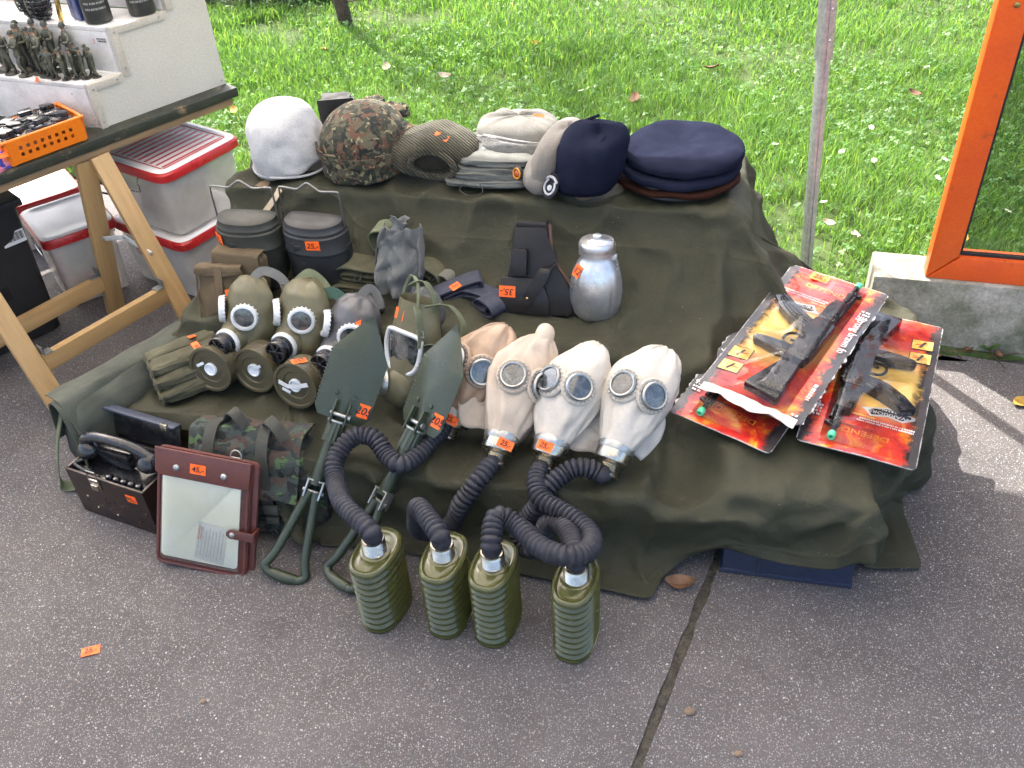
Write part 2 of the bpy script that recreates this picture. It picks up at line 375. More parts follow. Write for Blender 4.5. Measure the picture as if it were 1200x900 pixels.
rng = np.random.default_rng(7)
PLF = Vector((.9437, 2.0, 0)); PLD = Vector((math.cos(R(-17)), math.sin(R(-17)), 0)); PLN = Vector((-PLD.y, PLD.x, 0))   # plinth: front left corner, along, back
TREE = (-.71, 4.76)
def lawn_pts(n, x0, x1, ylen0, ylen1, clump):
    out = []
    xs = rng.uniform(x0, x1, n); ts = rng.uniform(ylen0, ylen1, n); rs = rng.random(n)
    for x, t, r in zip(xs, ts, rs):
        y = edge_y(x) + .05 + t
        d = .5 + .75 * nz(x, y, 3, 1.7) + .5 * nz(x, y, 8, 6) + clump * nz(x, y, 13, 14)
        if t < .12: d -= .35
        dx, dy = (x - TREE[0] + .12) / .55, (y - TREE[1] + .12) / .30
        if dx * dx + dy * dy < 1: d -= .55
        dx, dy = (x + 1.25) / .42, (y - 4.5) / .28
        if dx * dx + dy * dy < 1: d -= .45
        if y > 4.55 + .33 * max(0, 2.3 - x) + .15 * nz(x, 7, 0, 2): d -= 1.6
        q = Vector((x, y, 0)) - PLF
        if -.02 < q.dot(PLN) < .14 and q.dot(PLD) > -.02: continue
        if q.dot(PLN) <= .0 and q.dot(PLD) > -.03: continue
        if r < max(.0, d + .42): out.append((x, y, lawn_z(x, y)))
    return np.array(out)
def blades(P, h0, h1, w0, w1, lean):
    n = len(P); a = rng.uniform(0, 2 * np.pi, n); h = rng.uniform(h0, h1, n) * (1 + .35 * np.sin(P[:, 0] * 5 + P[:, 1] * 3)); w = rng.uniform(w0, w1, n)
    ln = rng.uniform(.15, lean, n) * h; la = a + rng.uniform(-.6, .6, n) + np.pi / 2
    ax = np.stack([np.cos(a), np.sin(a), 0 * a], 1); dx = np.stack([np.cos(la), np.sin(la), 0 * a], 1); z = np.array([[0, 0, 1.]])
    b = P - z * .006; m = b + z * (h * .6)[:, None] + dx * (ln * .35)[:, None]; t = b + z * (h * .95)[:, None] + dx * ln[:, None]
    V = np.stack([b - ax * w[:, None] * .5, b + ax * w[:, None] * .5, m + ax * w[:, None] * .45, m - ax * w[:, None] * .45, t], 1).reshape(-1, 3)
    o = np.arange(n) * 5; F4 = np.stack([o, o + 1, o + 2, o + 3], 1); F3 = np.stack([o + 3, o + 2, o + 4], 1)
    tn = np.repeat(np.clip(rng.normal(.45, .25, n) + (rng.random(n) < .05) * .5, 0, 1), 5); return V, F4, F3, tn
GP = np.concatenate([lawn_pts(150000, -2.2, 2.2, 0, 1.9, .5), lawn_pts(95000, -3.6, 3.4, 1.9, 4.2, .5), lawn_pts(14000, -7, 7, 4.2, 9, .5)])
sd_ = (GP[:, 1] - edge_y(0)) ; far = GP[:, 1] > 4.0
V1, A1, B1, T1 = blades(GP[~far], .025, .070, .0022, .0042, .9); V2, A2, B2, T2 = blades(GP[far], .03, .075, .0035, .0065, .9)
k = len(V1); gm = quick_mesh('grass', np.concatenate([V1, V2]), np.concatenate([A1, A2 + k]), np.concatenate([B1, B2 + k]), np.concatenate([T1, T2]), GRASS)
go = bpy.data.objects.new('grass', gm); COL.objects.link(go); tag(go, 'sunlit green grass blades covering the lawn', 'grass', kind='stuff')
def clover(P):
    n = len(P); V = []; F = []; T = []
    hs = rng.uniform(.02, .055, n); a0 = rng.uniform(0, 6.28, n); rr = rng.uniform(.0045, .009, n)
    til = rng.normal(0, .35, (n, 2)); V = np.zeros((n, 3, 4, 3))
    for k in range(3):
        a = a0 + k * 2.094; d = np.stack([np.cos(a), np.sin(a), til[:, 0] * np.cos(a) + til[:, 1] * np.sin(a)], 1); s = np.stack([-np.sin(a), np.cos(a), -til[:, 0] * np.sin(a) + til[:, 1] * np.cos(a)], 1)
        c = P + np.array([[0, 0, 1.]]) * hs[:, None]
        V[:, k, 0] = c; V[:, k, 1] = c + d * rr[:, None] * .8 + s * rr[:, None] * .62; V[:, k, 2] = c + d * rr[:, None] * 1.5 + np.array([[0, 0, -.25]]) * rr[:, None]; V[:, k, 3] = c + d * rr[:, None] * .8 - s * rr[:, None] * .62
    o = (np.arange(n * 3) * 4)[:, None]; return V.reshape(-1, 3), o + np.array([[0, 1, 2, 3]]), np.repeat(np.clip(rng.normal(.5, .25, n), 0, 1), 12)
CP = np.concatenate([lawn_pts(11000, -2.2, 2.2, 0, 2.0, 1.5), lawn_pts(6000, -3.4, 3.2, 2.0, 4.0, 1.5)])
cv, cf, ct = clover(CP); co_ = bpy.data.objects.new('clover', quick_mesh('clover', cv, cf, None, ct, CLOV)); COL.objects.link(co_); tag(co_, 'low clover leaves spread among the grass', 'clover', kind='stuff')
# daisies and fallen leaves in the lawn, each its own
DAI = pm('petal_white', (.8, .8, .76), rough=.6, bump=.05); DAY = pm('daisy_yellow', (.75, .45, .03), rough=.7, bump=.05)
LEAFM = [pm('leaf_yellow', (.55, .34, .06), (.35, .19, .04), 40, .6, bump=.2), pm('leaf_brown', (.20, .105, .05), (.10, .05, .025), 40, .7, bump=.2), pm('leaf_pale', (.48, .42, .30), (.33, .27, .18), 40, .7, bump=.2)]
def leaf_mb(L, wd, cu):
    return sheet(lambda s, t: ((s - .5) * L, (t - .5) * wd * max(.03, math.sin(math.pi * min(1, s * .93 + .05)) ** .8), cu * (4 * (s - .5) ** 2 * .5 + abs(t - .5)) * L), 8, 4, .0006)
dm = mesh('petals', MB().add(sheet(lambda s, t: ((t * .009 + .0015) * math.cos(s * 6.283), (t * .009 + .0015) * math.sin(s * 6.283), .001 + .002 * t * math.cos(s * 60)), 40, 1)), DAI, 0); dc = mesh('flower_centre', lathe([(.0008, .003), (.0032, .0015), (.0034, -.001)], 10), DAY)
for x, y in ((1.02, 2.62), (1.18, 2.95), (1.26, 2.86), (1.34, 3.12), (1.22, 3.3), (1.42, 2.72), (1.55, 2.5), (1.62, 2.42), (1.5, 2.86), (1.66, 2.95), (.98, 3.05), (.35, 3.6), (.1, 3.2), (-.5, 3.4), (1.72, 3.6), (1.3, 2.28)):
    t = thing('daisy', 'small white daisy blooming in the lawn beside the orange frame' if x > .9 else 'small white daisy in the lawn behind the caps', 'flower', X3((x, y, lawn_z(x, y) + .055), .3, .2, x * 9), 'daisies beside the orange frame' if x > .9 else 'daisies behind the caps')
    obj('petals', dm, None, t); obj('flower_centre', dc, None, t); obj('stem', tube([(0, 0, 0), (.002, .001, -.05)], .0007, 5), CLOV, t)
LV = [(1.06, 2.43, 2, .05), (1.0, 2.50, 2, .04), (.93, 2.16, 1, .05), (1.36, 2.36, 0, .04), (.55, 3.5, 1, .07), (-.2, 3.9, 2, .06), (.9, 3.75, 1, .06), (-.75, 4.3, 0, .05), (-.45, 4.05, 2, .06), (.2, 4.2, 0, .05), (1.6, 3.4, 1, .05), (-1.05, 3.7, 0, .05)]
for x, y, k, L in LV:
    nm = ('yellow', 'brown', 'pale')[k]
    tag(obj('fallen_leaf', leaf_mb(L, L * .6, .25), LEAFM[k], None, X3((x, y, lawn_z(x, y) + .045), .25, .2, x * 31)), 'fallen %s leaf lying in the lawn grass' % nm, 'leaf', 'fallen %s leaves in the lawn' % nm)
tag(obj('fallen_leaf', leaf_mb(.05, .036, .12), LEAFM[0], None, X3((1.24, 1.70, .005), 0, 0, .4)), 'yellow leaf lying on the sunlit pavement below the orange frame', 'leaf')
tag(obj('fallen_leaf', leaf_mb(.06, .034, .3), LEAFM[1], None, X3((.315, 1.216, .007), .1, 0, -.1)), 'brown curled leaf on the pavement beside the joint near the cloth', 'leaf')
PEB = pm('pebble', (.22, .15, .10), rough=.8, bump=.4)
for x, y, r, lb in ((.281, .931, .008, 'small brown pebble right of the pavement joint'), (.35, .845, .006, 'tiny dark pebble near the bottom edge right of the joint'), (-.62, 1.02, .005, 'tiny reddish pebble on the open pavement by the loose tag')):
    tag(obj('pebble', blob(lambda a, b: (r * math.sin(b) * math.cos(a) * 1.3, r * math.sin(b) * math.sin(a), r * .6 * math.cos(b) + r * .5 + .2 * r * nz(a, b)), 10, 6), PEB, None, Matrix.Translation((x, y, 0))), lb, 'pebble')
# soil litter by the plinth
rl = random.Random(5)
TW = pm('twig_bark', (.12, .075, .045), (.06, .04, .025), 50, .85, bump=.5)
for i in range(9):
    x = 1.02 + rl.random() * .5; y = edge_y(x) + .03 + rl.random() * .06; a = rl.random() * 3; L = .03 + rl.random() * .07
    tag(obj('twig', tube([(-L, 0, 0), (0, .004, .003), (L, -.002, 0)], .0016, 6), TW, None, X3((x, y, .004), 0, 0, a)), 'thin brown twig lying on the soil below the concrete plinth', 'twig', 'twigs below the plinth')
for i in range(12):
    x = 1.0 + rl.random() * .55; y = edge_y(x) + .0 + rl.random() * .08; k = rl.choice((1, 1, 2))
    tag(obj('fallen_leaf', leaf_mb(.02 + rl.random() * .025, .016, .3), LEAFM[k], None, X3((x, y, .006), rl.random() * .4, 0, rl.random() * 6)), 'dry %s leaf bit on the soil strip below the plinth' % ('brown' if k == 1 else 'pale'), 'leaf', 'dry %s leaves below the plinth' % ('brown' if k == 1 else 'pale'))
def weed(x, y, s, lb):
    mb = MB()
    for i in range(9):
        a = i * 2.4; L = s * (.5 + .5 * rl.random()); mb.add(leaf_mb(L, L * .5, -.2), X3((x * 0, 0, .01), 0, -.6 - .3 * rl.random(), a) @ Matrix.Translation((L * .55, 0, 0)))
    tag(obj('weed', mb, GRASS, None, Matrix.Translation((x, y, .003))), lb, 'weed')
weed(1.245, 1.905, .035, 'small green weed at the foot of the plinth'); weed(1.34, 1.875, .025, 'tiny green weed at the right foot of the plinth')
# ---------------------------------------------------------------- concrete plinth and glazed orange screen
m, n, l, bs = _mat('mossy_concrete'); co = coords(n, l, True); a = ntex(n, l, co, 9, 7, .7); b = ntex(n, l, co, 120, 4, .65); MATS['conc'] = m
c = ramp(n, l, a, [(.3, (.12, .125, .085)), (.48, (.26, .255, .215)), (.7, (.42, .40, .36))]); c = mixc(n, l, ramp(n, l, ntex(n, l, co, 5, 6, .7), [(.5, (0, 0, 0)), (.68, (.75, .75, .75))]), c, (.055, .075, .025))
l.new(mixc(n, l, .4, c, ramp(n, l, b, [(.3, (.2,) * 3), (.7, (.8,) * 3)]), 'OVERLAY'), bs.inputs['Base Color']); bs.inputs['Roughness'].default_value = .92; bumpn(n, l, bs, [(b, .5, .003), (a, .4, .01)])
MPL = frame(PLF, PLD, PLN)
bm = bmesh.new(); bmesh.ops.create_cube(bm, size=1); bmesh.ops.subdivide_edges(bm, edges=bm.edges[:], cuts=1)
v_, f_ = rbox((2.4, .125, .25), .006, 2); 
tag(obj('concrete_plinth', MB().add((v_, f_), Matrix.Translation((1.2, .0625, .075))), MATS['conc'], None, MPL), 'mossy concrete plinth carrying the orange framed glass', 'plinth')
OFR = pm('orange_paint', (.74, .115, .012), (.66, .085, .010), 5, .38, bump=.06, bscale=160, bdist=.0006, wear=((.26, .07, .03), .62, .76, 24))
ks = thing('glazed_screen', 'orange painted metal frame with tinted glass on the concrete plinth', 'display case', MPL @ Matrix.Translation((.122, .038, .2005)))
hw = .066
def miter(a, b, c, d): return prism([a, b, c, d], .05, -.025)
TO = Matrix.Rotation(math.pi / 2, 4, 'X')
HH, WW = 1.95, 2.1
obj('stile', bprism([(0, 0), (hw, hw + .003), (hw, HH - hw), (0, HH)], .05, .004), OFR, ks, TO)
obj('stile', bprism([(WW, 0), (WW, HH), (WW - hw, HH - hw), (WW - hw, hw + .003)], .05, .004), OFR, ks, TO)
obj('bottom_rail', bprism([(.003, 0), (WW - .003, 0), (WW - hw, hw), (hw + .003, hw)], .05, .004), OFR, ks, TO)
obj('top_rail', bprism([(.003, HH), (hw + .003, HH - hw), (WW - hw, HH - hw), (WW - .003, HH)], .05, .004), OFR, ks, TO)
m, n, l, bs = _mat('tinted_glass'); n.remove(bs); tr = n.new('ShaderNodeBsdfTransparent'); tr.inputs[0].default_value = (.60, .64, .60, 1); gl = n.new('ShaderNodeBsdfGlossy'); gl.inputs['Roughness'].default_value = .02
fr = n.new('ShaderNodeFresnel'); fr.inputs[0].default_value = 1.5; mx = n.new('ShaderNodeMixShader'); l.new(fr.outputs[0], mx.inputs[0]); l.new(tr.outputs[0], mx.inputs[1]); l.new(gl.outputs[0], mx.inputs[2]); l.new(mx.outputs[0], n['Material Output'].inputs[0])
obj('glass_pane', rbox((WW - 2 * hw + .02, .006, HH - 2 * hw + .02)), m, ks, Matrix.Translation((WW / 2, 0, HH / 2)))
obj('rubber_seal', MB().box((WW / 2, -.006, hw + .003), (WW - 2 * hw, .012, .008)).box((hw + .003, -.006, HH / 2), (.008, .012, HH - 2 * hw - .02)), pm('black_rubber', (.02, .02, .02), rough=.6), ks)
BRS = pm('brass', (.62, .44, .16), rough=.3, metal=1, bump=.05)
obj('screw', lathe([(.0, -.002), (.007, 0), (.006, .003), (.002, .004)], 14), BRS, ks, X3((.037, -.0255, .675), R(90)))
obj('screw', lathe([(.0, -.002), (.004, 0), (.003, .002), (.001, .003)], 12), pm('steel', (.6, .6, .6), rough=.35, metal=1, bump=.05), ks, X3((.225, -.0255, .045), R(90)))
for x, y in ((1.24, .05), (1.30, .055), (1.42, .05)):
    p = MPL @ Vector((x - .944 + .05, .10, .204)); tag(obj('fallen_leaf', leaf_mb(.055, .03, .15), LEAFM[0], None, X3(p, 0, 0, x * 7)), 'yellow leaf lying on the plinth ledge behind the tinted glass', 'leaf', 'leaves on the ledge behind the glass')
# ---------------------------------------------------------------- tent: pole, eave beam, canopy
ALU = pm('aluminium', (.46, .46, .47), (.36, .36, .37), 30, .42, bump=.1, bscale=90, metal=.35, fine=.2)
tp = thing('market_tent', 'leaning grey aluminium tent pole with canopy above the stall', 'tent', X3((.868, 2.262, -.01)))
lean = Vector((-.075, -.02, 1)).normalized()
mp = frame((0, 0, 0), Vector((1, 0, .075)).normalized(), Vector((0, 1, .0))) @ Matrix.Rotation(R(20), 4, 'Z')
def angle_profile(w, t): return [(-w, -w), (w, -w), (w, -w + t), (w * .55, -w + t), (w * .55, w * .55), (w, w * .55), (w, w), (-w, w), (-w, w * .55), (-w * .55, w * .55), (-w * .55, -w + t), (-w, -w + t)]
obj('lower_pole', MB().add(bprism([(-.0125, -.0125), (.0125, -.0125), (.0125, .0125), (-.0125, .0125)], 1.3, .002), Matrix.Translation((0, 0, .65))).add(bprism([(-.004, -.0155), (.004, -.0155), (.004, -.0115), (-.004, -.0115)], 1.3, .001), Matrix.Translation((0, 0, .65))), ALU, tp, mp)
obj('upper_pole', MB().add(bprism([(-.016, -.016), (.016, -.016), (.016, .016), (-.016, .016)], 1.55, .002), Matrix.Translation((0, 0, 1.46))).add(bprism([(-.0055, -.019), (.0055, -.019), (.0055, -.014), (-.0055, -.014)], 1.55, .001), Matrix.Translation((0, 0, 1.46))), ALU, tp, mp)
obj('foot_plate', rbox((.09, .09, .006), .002), ALU, tp, Matrix.Translation((0, 0, .008)))
for z in (.735, .81): obj('rivet', lathe([(0, 0), (.004, 0), (.003, .002), (.001, .003)], 10), MATS['steel'], tp, mp @ X3((0, -.0192, z), R(90)))
CAN = bpy.data.materials.new('canopy_fabric'); CAN.use_nodes = True; n = CAN.node_tree.nodes; l = CAN.node_tree.links; bs = n['Principled BSDF']; bs.inputs['Base Color'].default_value = (.75, .72, .66, 1); bs.inputs['Roughness'].default_value = .8
tr = n.new('ShaderNodeBsdfTranslucent'); tr.inputs[0].default_value = (.86, .825, .775, 1); mx = n.new('ShaderNodeMixShader'); mx.inputs[0].default_value = .82; l.new(bs.outputs[0], mx.inputs[1]); l.new(tr.outputs[0], mx.inputs[2]); l.new(mx.outputs[0], n['Material Output'].inputs[0])
HC = 2.15; k = HC / math.tan(SUN_EL); e0 = Vector((1.0 + SUN_X * k, 1.41 + SUN_Y * k, HC)); ED = Vector((-.95, .31, 0)).normalized(); EN = Vector((-ED.y, ED.x, 0)); EN = EN if EN.y < 0 else -EN
def canopy(s, t):
    p = e0 + ED * (s - .45) * 4.2 + EN * t * 3.2; return (p.x, p.y, HC + .5 * math.sin(math.pi * t) - .015 * math.sin(s * math.pi * 4) ** 2)
cn = obj('canopy', sheet(canopy, 40, 30, .002), CAN, tp); cn.matrix_parent_inverse = Matrix(); cn.matrix_local = tp.matrix_world.inverted()
obj('eave_beam', tube([e0 + ED * (s - .45) * 4.2 + Vector((0, 0, -.02)) for s in (0, .5, 1)], .018, 8), ALU, tp, tp.matrix_world.inverted())
# ---------------------------------------------------------------- sapling, shrubs
BARK = pm('bark', (.085, .062, .045), (.04, .03, .022), 40, .9, bump=.8, bscale=90, bdist=.006)
def leaf_cloud(pts, size, seed, mat, name='crown', squash=1.):
    r = np.random.default_rng(seed); n = len(pts); P = np.array(pts); a = r.normal(0, 1, (n, 3)); a /= np.linalg.norm(a, axis=1)[:, None]; b = r.normal(0, 1, (n, 3)); b -= a * (a * b).sum(1)[:, None]; b /= np.linalg.norm(b, axis=1)[:, None]
    L = size * r.uniform(.6, 1.3, n)[:, None]; V = np.stack([P - a * L, P + b * L * .42 * squash, P + a * L, P - b * L * .42 * squash], 1).reshape(-1, 3); o = np.arange(n)[:, None] * 4
    return quick_mesh(name, V, o + np.array([[0, 1, 2, 3]]), None, np.repeat(np.clip(r.normal(.45, .25, n), 0, 1), 4), mat)
tz = lawn_z(*TREE)
tr_ = thing('sapling', 'thin dark sapling trunk forking low on the lawn', 'tree', (TREE[0], TREE[1], tz - .02))
tk = MB().add(tube(spline([(0.01, 0, -.03), (.005, 0, .08), (-.02, .01, .26), (-.04, .02, .42), (-.09, .06, .8), (-.12, .1, 1.5), (-.1, .15, 2.3)], 40), lambda t: .028 * (1 - t) ** .6 + .010 + .02 * max(0, .06 - t) / .06, 12))
tk.add(tube(spline([(-.02, .01, .25), (.035, .02, .42), (.045, .03, .7), (.12, .0, 1.3), (.2, .1, 2.1)], 24), lambda t: .022 * (1 - t) + .006, 9)).add(tube(spline([(-.035, .02, .40), (-.17, .04, .62), (-.32, .06, .9), (-.5, .2, 1.7)], 20), lambda t: .016 * (1 - t) + .005, 8))
obj('trunk', tk, BARK, tr_)
tg = MB()
for a, b, c, d in ((.01, .2, .14, -.3), (.03, .36, .16, .2), (.0, .13, .1, .4), (-.03, .3, -.12, .5)): tg.add(tube(spline([(a * .3, 0, b), (c, -.03, b + .02), (c * 1.9, d * .1, b - .01 + abs(d) * .1)], 8), lambda t: .004 * (1 - t) + .0012, 5))
obj('twigs', tg, BARK, tr_)
rr_ = random.Random(11); pts = []
for i in range(60):
    c = Vector((rr_.gauss(-.3, .45), rr_.gauss(.45, .4), 2.3 + rr_.random() * 1.1))
    pts += [c + Vector((rr_.gauss(0, .13), rr_.gauss(0, .13), rr_.gauss(0, .1))) for _ in range(26)]
obj('crown', leaf_cloud(pts, .045, 3, GRASS), None, tr_)
SAGE = grass_mat('sage_leaf', (.07, .12, .09), (.13, .19, .16), (.22, .29, .26)); HEDG = grass_mat('hedge_leaf', (.012, .03, .008), (.03, .065, .015), (.07, .11, .03))
def shrub(x, y, rx, ry, h, n, mat, size, lb, nm, sq=1., seed=1):
    r = random.Random(seed); t = thing(nm, lb, 'shrub', (x, y, lawn_z(x, y) - .01)); pts = []; st = MB()
    for i in range(n // 20):
        a = r.random() * 6.283; q = math.sqrt(r.random()); tip = Vector((rx * q * math.cos(a), ry * q * math.sin(a), h * (.35 + .65 * r.random()) * (1.1 - .5 * q * q)))
        st.add(tube([(tip.x * .35, tip.y * .35, 0), (tip.x * .7, tip.y * .7, tip.z * .6), tuple(tip)], lambda t_: .004 * (1 - t_) + .001, 4))
        for j in range(20):
            f = .25 + .75 * r.random(); pts.append(Vector((tip.x * (.35 + .65 * f), tip.y * (.35 + .65 * f), tip.z * f)) + Vector((r.gauss(0, .03), r.gauss(0, .03), r.gauss(0, .025))))
    obj('stems', st, TW, t); obj('crown', leaf_cloud(pts, size, seed, mat, 'crown', sq), None, t)
shrub(-1.22, 5.25, .62, .32, .30, 6000, SAGE, .022, 'blue-grey wispy shrub growing left of the sapling', 'sage_shrub', .45, 2)
shrub(-2.2, 5.3, .5, .5, .6, 3000, HEDG, .035, 'dark green shrub behind the white display stand', 'dark_shrub', 1, 3)
shrub(2.35, 5.0, .7, .25, .35, 4000, HEDG, .03, 'low dark hedge shrub beyond the bare soil at top right', 'hedge_shrub', 1, 4)
shrub(1.1, 6.1, .8, .4, .5, 3000, HEDG, .035, 'dark hedge shrub beyond the soil bed behind the caps', 'hedge_shrub', 1, 6)
shrub(3.6, 4.9, .7, .5, .7, 3000, HEDG, .035, 'dark hedge shrub behind the glazed screen', 'hedge_shrub', 1, 7)
# ================================================================ the stall: boxes under one olive tarpaulin
def drape(step, nframes):
    """lets a cloth sheet fall over the stacked boxes and returns its settled points (u,v,z)"""
    tmp = []
    def collider(v, f, fr):
        me = bpy.data.meshes.new('tmp'); me.from_pydata(v, [], f); o = bpy.data.objects.new('tmp', me); COL.objects.link(o); tmp.append(o)
        o.modifiers.new('c', 'COLLISION'); o.collision.thickness_outer = .006; o.collision.cloth_friction = fr; o.collision.use_culling = False
    for u0, u1, v0, v1, h in ((-1.22, .04, .0, .31, .49), (-1.25, .0, -.30, .02, .29), (-1.00, -.10, -.62, -.28, .18), (-1.30, -.98, -.52, -.28, .18), (.055, .325, -.615, .05, .235), (.24, .46, -.30, .08, .225)):
        v, f = rbox((u1 - u0, v1 - v0, h), .008); collider([(p[0] + (u0 + u1) / 2, p[1] + (v0 + v1) / 2, p[2] + h / 2) for p in v], f, 25)
    collider([(-3, -3, 0), (3, -3, 0), (3, 3, 0), (-3, 3, 0)], [(0, 1, 2, 3)], 40)
    pr = [Vector(p) for p in ((.62, .515), (0., .515), (-.10, .33), (-.30, .315), (-.40, .205), (-.64, .20), (-.72, .10), (-.745, .02))]
    nu = int(2.25 / step) + 1; pl = [Vector((p.x, p.y, 0)) for p in pr]; P, L = resample(pl, step); ns = len(P); V = []; fine = resample(pl, .002)[0]
    def sm_(x): x = max(0, min(1, x)); return x * x * (3 - 2 * x)
    def hem(u):   # how far down the profile the cloth reaches, as a v on the profile
        v = -.745 + .185 * sm_((-.86 - u) / .16) - .10 * sm_((u + 1.30) / .3) * (u < -1.0) * 0; return max(v, -.745 + .085 * sm_((u - .16) / .4)) if u > 0 else v
    grid = []
    for i in range(nu):
        u = -1.50 + 2.165 * i / (nu - 1); hv = hem(u); n = next((k_ for k_, q in enumerate(fine) if q.x <= hv + 1e-6), len(fine) - 1); grid.append((u, n))
    for j in range(ns):
        for u, n in grid:
            q = fine[int(j / (ns - 1) * n)]; v, z = q.x, q.y; zz = z
            if u > -.05:
                w = min(1, (u + .05) / .08); zz = max(z, .30 * w + z * (1 - w)) if v > -.66 else max(z, z * (1 - w) + (.22 + .1 * (v + .74) / .08) * w)
            k = nz(u, v, .43, 7) * .012 + nz(u, v, 3.9, 2.3) * .02
            V.append((u + .004 * nz(u * 5, z * 9, v * 5), v, zz + .012 + abs(k)))
    F = [(j * nu + i, (j + 1) * nu + i, (j + 1) * nu + i + 1, j * nu + i + 1) for j in range(ns - 1) for i in range(nu - 1)]; UVs = [(i / (nu - 1), j / (ns - 1)) for j in range(ns) for i in range(nu)]
    me = bpy.data.meshes.new('tmp'); me.from_pydata(V, [], F); t = bpy.data.objects.new('tmp', me); COL.objects.link(t); tmp.append(t)
    m = t.modifiers.new('cloth', 'CLOTH'); s = m.settings; s.quality = 6; s.mass = .35; s.tension_stiffness = 25; s.compression_stiffness = 25; s.shear_stiffness = 8; s.bending_stiffness = .35; s.tension_damping = 8; s.air_damping = 2
    cs = m.collision_settings; cs.use_collision = True; cs.collision_quality = 3; cs.distance_min = .006; cs.use_self_collision = True; cs.self_distance_min = .006; cs.friction = 20; cs.self_friction = 10
    SC.frame_start = 1; SC.frame_end = nframes; m.point_cache.frame_end = nframes
    hidden = [o for o in COL.objects if o not in tmp and not o.hide_viewport]
    for o in hidden: o.hide_viewport = True
    for f in range(1, nframes + 1): SC.frame_set(f)
    e = t.evaluated_get(bpy.context.evaluated_depsgraph_get()).data; out = np.array([tuple(v.co) for v in e.vertices])
    for o in hidden: o.hide_viewport = False
    for o in tmp: bpy.data.objects.remove(o)
    SC.frame_set(1); return out, F, UVs
_q, _F, _UV = drape(.023, 62)
def tarp_mat():
    m, n, l, bs = _mat('olive_canvas'); co = coords(n, l, True); at = n.new('ShaderNodeUVMap'); at.uv_map = 'UVMap'
    a = ntex(n, l, co, 5, 5, .6); w = ntex(n, l, co, 700, 2, .5); d = ntex(n, l, co, 38, 4, .6, .6)
    c = ramp(n, l, a, [(.3, (.033, .0335, .021)), (.7, (.047, .0475, .030))])
    c = mixc(n, l, .35, c, ramp(n, l, w, [(.3, (.25,) * 3), (.7, (.75,) * 3)]), 'OVERLAY')
    sx = n.new('ShaderNodeSeparateXYZ'); l.new(at.outputs[0], sx.inputs[0]); hs = None
    for k, p in ((0, .20), (0, .47), (0, .735), (1, .44), (1, .97), (0, .985), (0, .015)):   # sewn seams along the cloth
        dd = mathn(n, l, 'ABSOLUTE', mathn(n, l, 'SUBTRACT', sx.outputs[k], p)); s = ramp(n, l, dd, [(.0012, (1, 1, 1)), (.0022, (.35,) * 3), (.006, (.35,) * 3), (.0066, (0,) * 3)])
        hs = s if hs is None else mathn(n, l, 'MAXIMUM', hs, s)
    c = mixc(n, l, mathn(n, l, 'MULTIPLY', hs, .35), c, (.05, .047, .032))
    l.new(c, bs.inputs['Base Color']); bs.inputs['Roughness'].default_value = .72; bs.inputs['Specular IOR Level'].default_value = .22
    rt = n.new('ShaderNodeTexNoise'); rt.noise_type = 'RIDGED_MULTIFRACTAL'; rt.inputs['Scale'].default_value = 5.5; rt.inputs['Detail'].default_value = 3; rt.inputs['Distortion'].default_value = .9; l.new(co, rt.inputs['Vector'])
    lt = n.new('ShaderNodeTexVoronoi'); lt.inputs['Scale'].default_value = 42; l.new(co, lt.inputs['Vector']); lint = mathn(n, l, 'LESS_THAN', lt.outputs['Distance'], .035); c2_ = mixc(n, l, mathn(n, l, 'MULTIPLY', lint, .8), c, (.30, .29, .25)); l.new(c2_, bs.inputs['Base Color'])
    bumpn(n, l, bs, [(rt.outputs['Fac'], .35, .010), (hs, .5, .003), (d, .4, .008), (w, .3, .0008)]); return m
CANVAS = tarp_mat()
_V = [tuple(W(*p)) for p in _q]
tm = bpy.data.meshes.new('tarpaulin'); tm.from_pydata(_V, [], _F); tm.materials.append(CANVAS); tm.polygons.foreach_set('use_smooth', [True] * len(_F))
uvl = tm.uv_layers.new(name='UVMap'); idx = np.zeros(len(tm.loops), np.int32); tm.loops.foreach_get('vertex_index', idx)
uvl.data.foreach_set('uv', np.array(_UV, np.float32)[idx].ravel()); tm.update()
tarp = bpy.data.objects.new('tarpaulin', tm); COL.objects.link(tarp)
_ec = {}
for f in _F:
    for a, b in zip(f, f[1:] + f[:1]): _ec[(min(a, b), max(a, b))] = _ec.get((min(a, b), max(a, b)), 0) + 1
_d = {i: 0 for e, c in _ec.items() if c == 1 for i in e}; _adj = {}
for a, b in _ec: _adj.setdefault(a, []).append(b); _adj.setdefault(b, []).append(a)
_fr = list(_d)
for k in range(1, 5):
    _nx = []
    for i in _fr:
        for j in _adj[i]:
            if j not in _d: _d[j] = k; _nx.append(j)
    _fr = _nx
vg = tarp.vertex_groups.new(name='inner')
for k in range(5): vg.add([i for i, q in _d.items() if q == k], (0, .1, .35, .6, .85)[k], 'REPLACE')
vg.add([i for i in range(len(_V)) if i not in _d], 1., 'REPLACE'); tag(tarp, 'dark olive canvas tarpaulin draped over the stepped stall', 'tarpaulin')
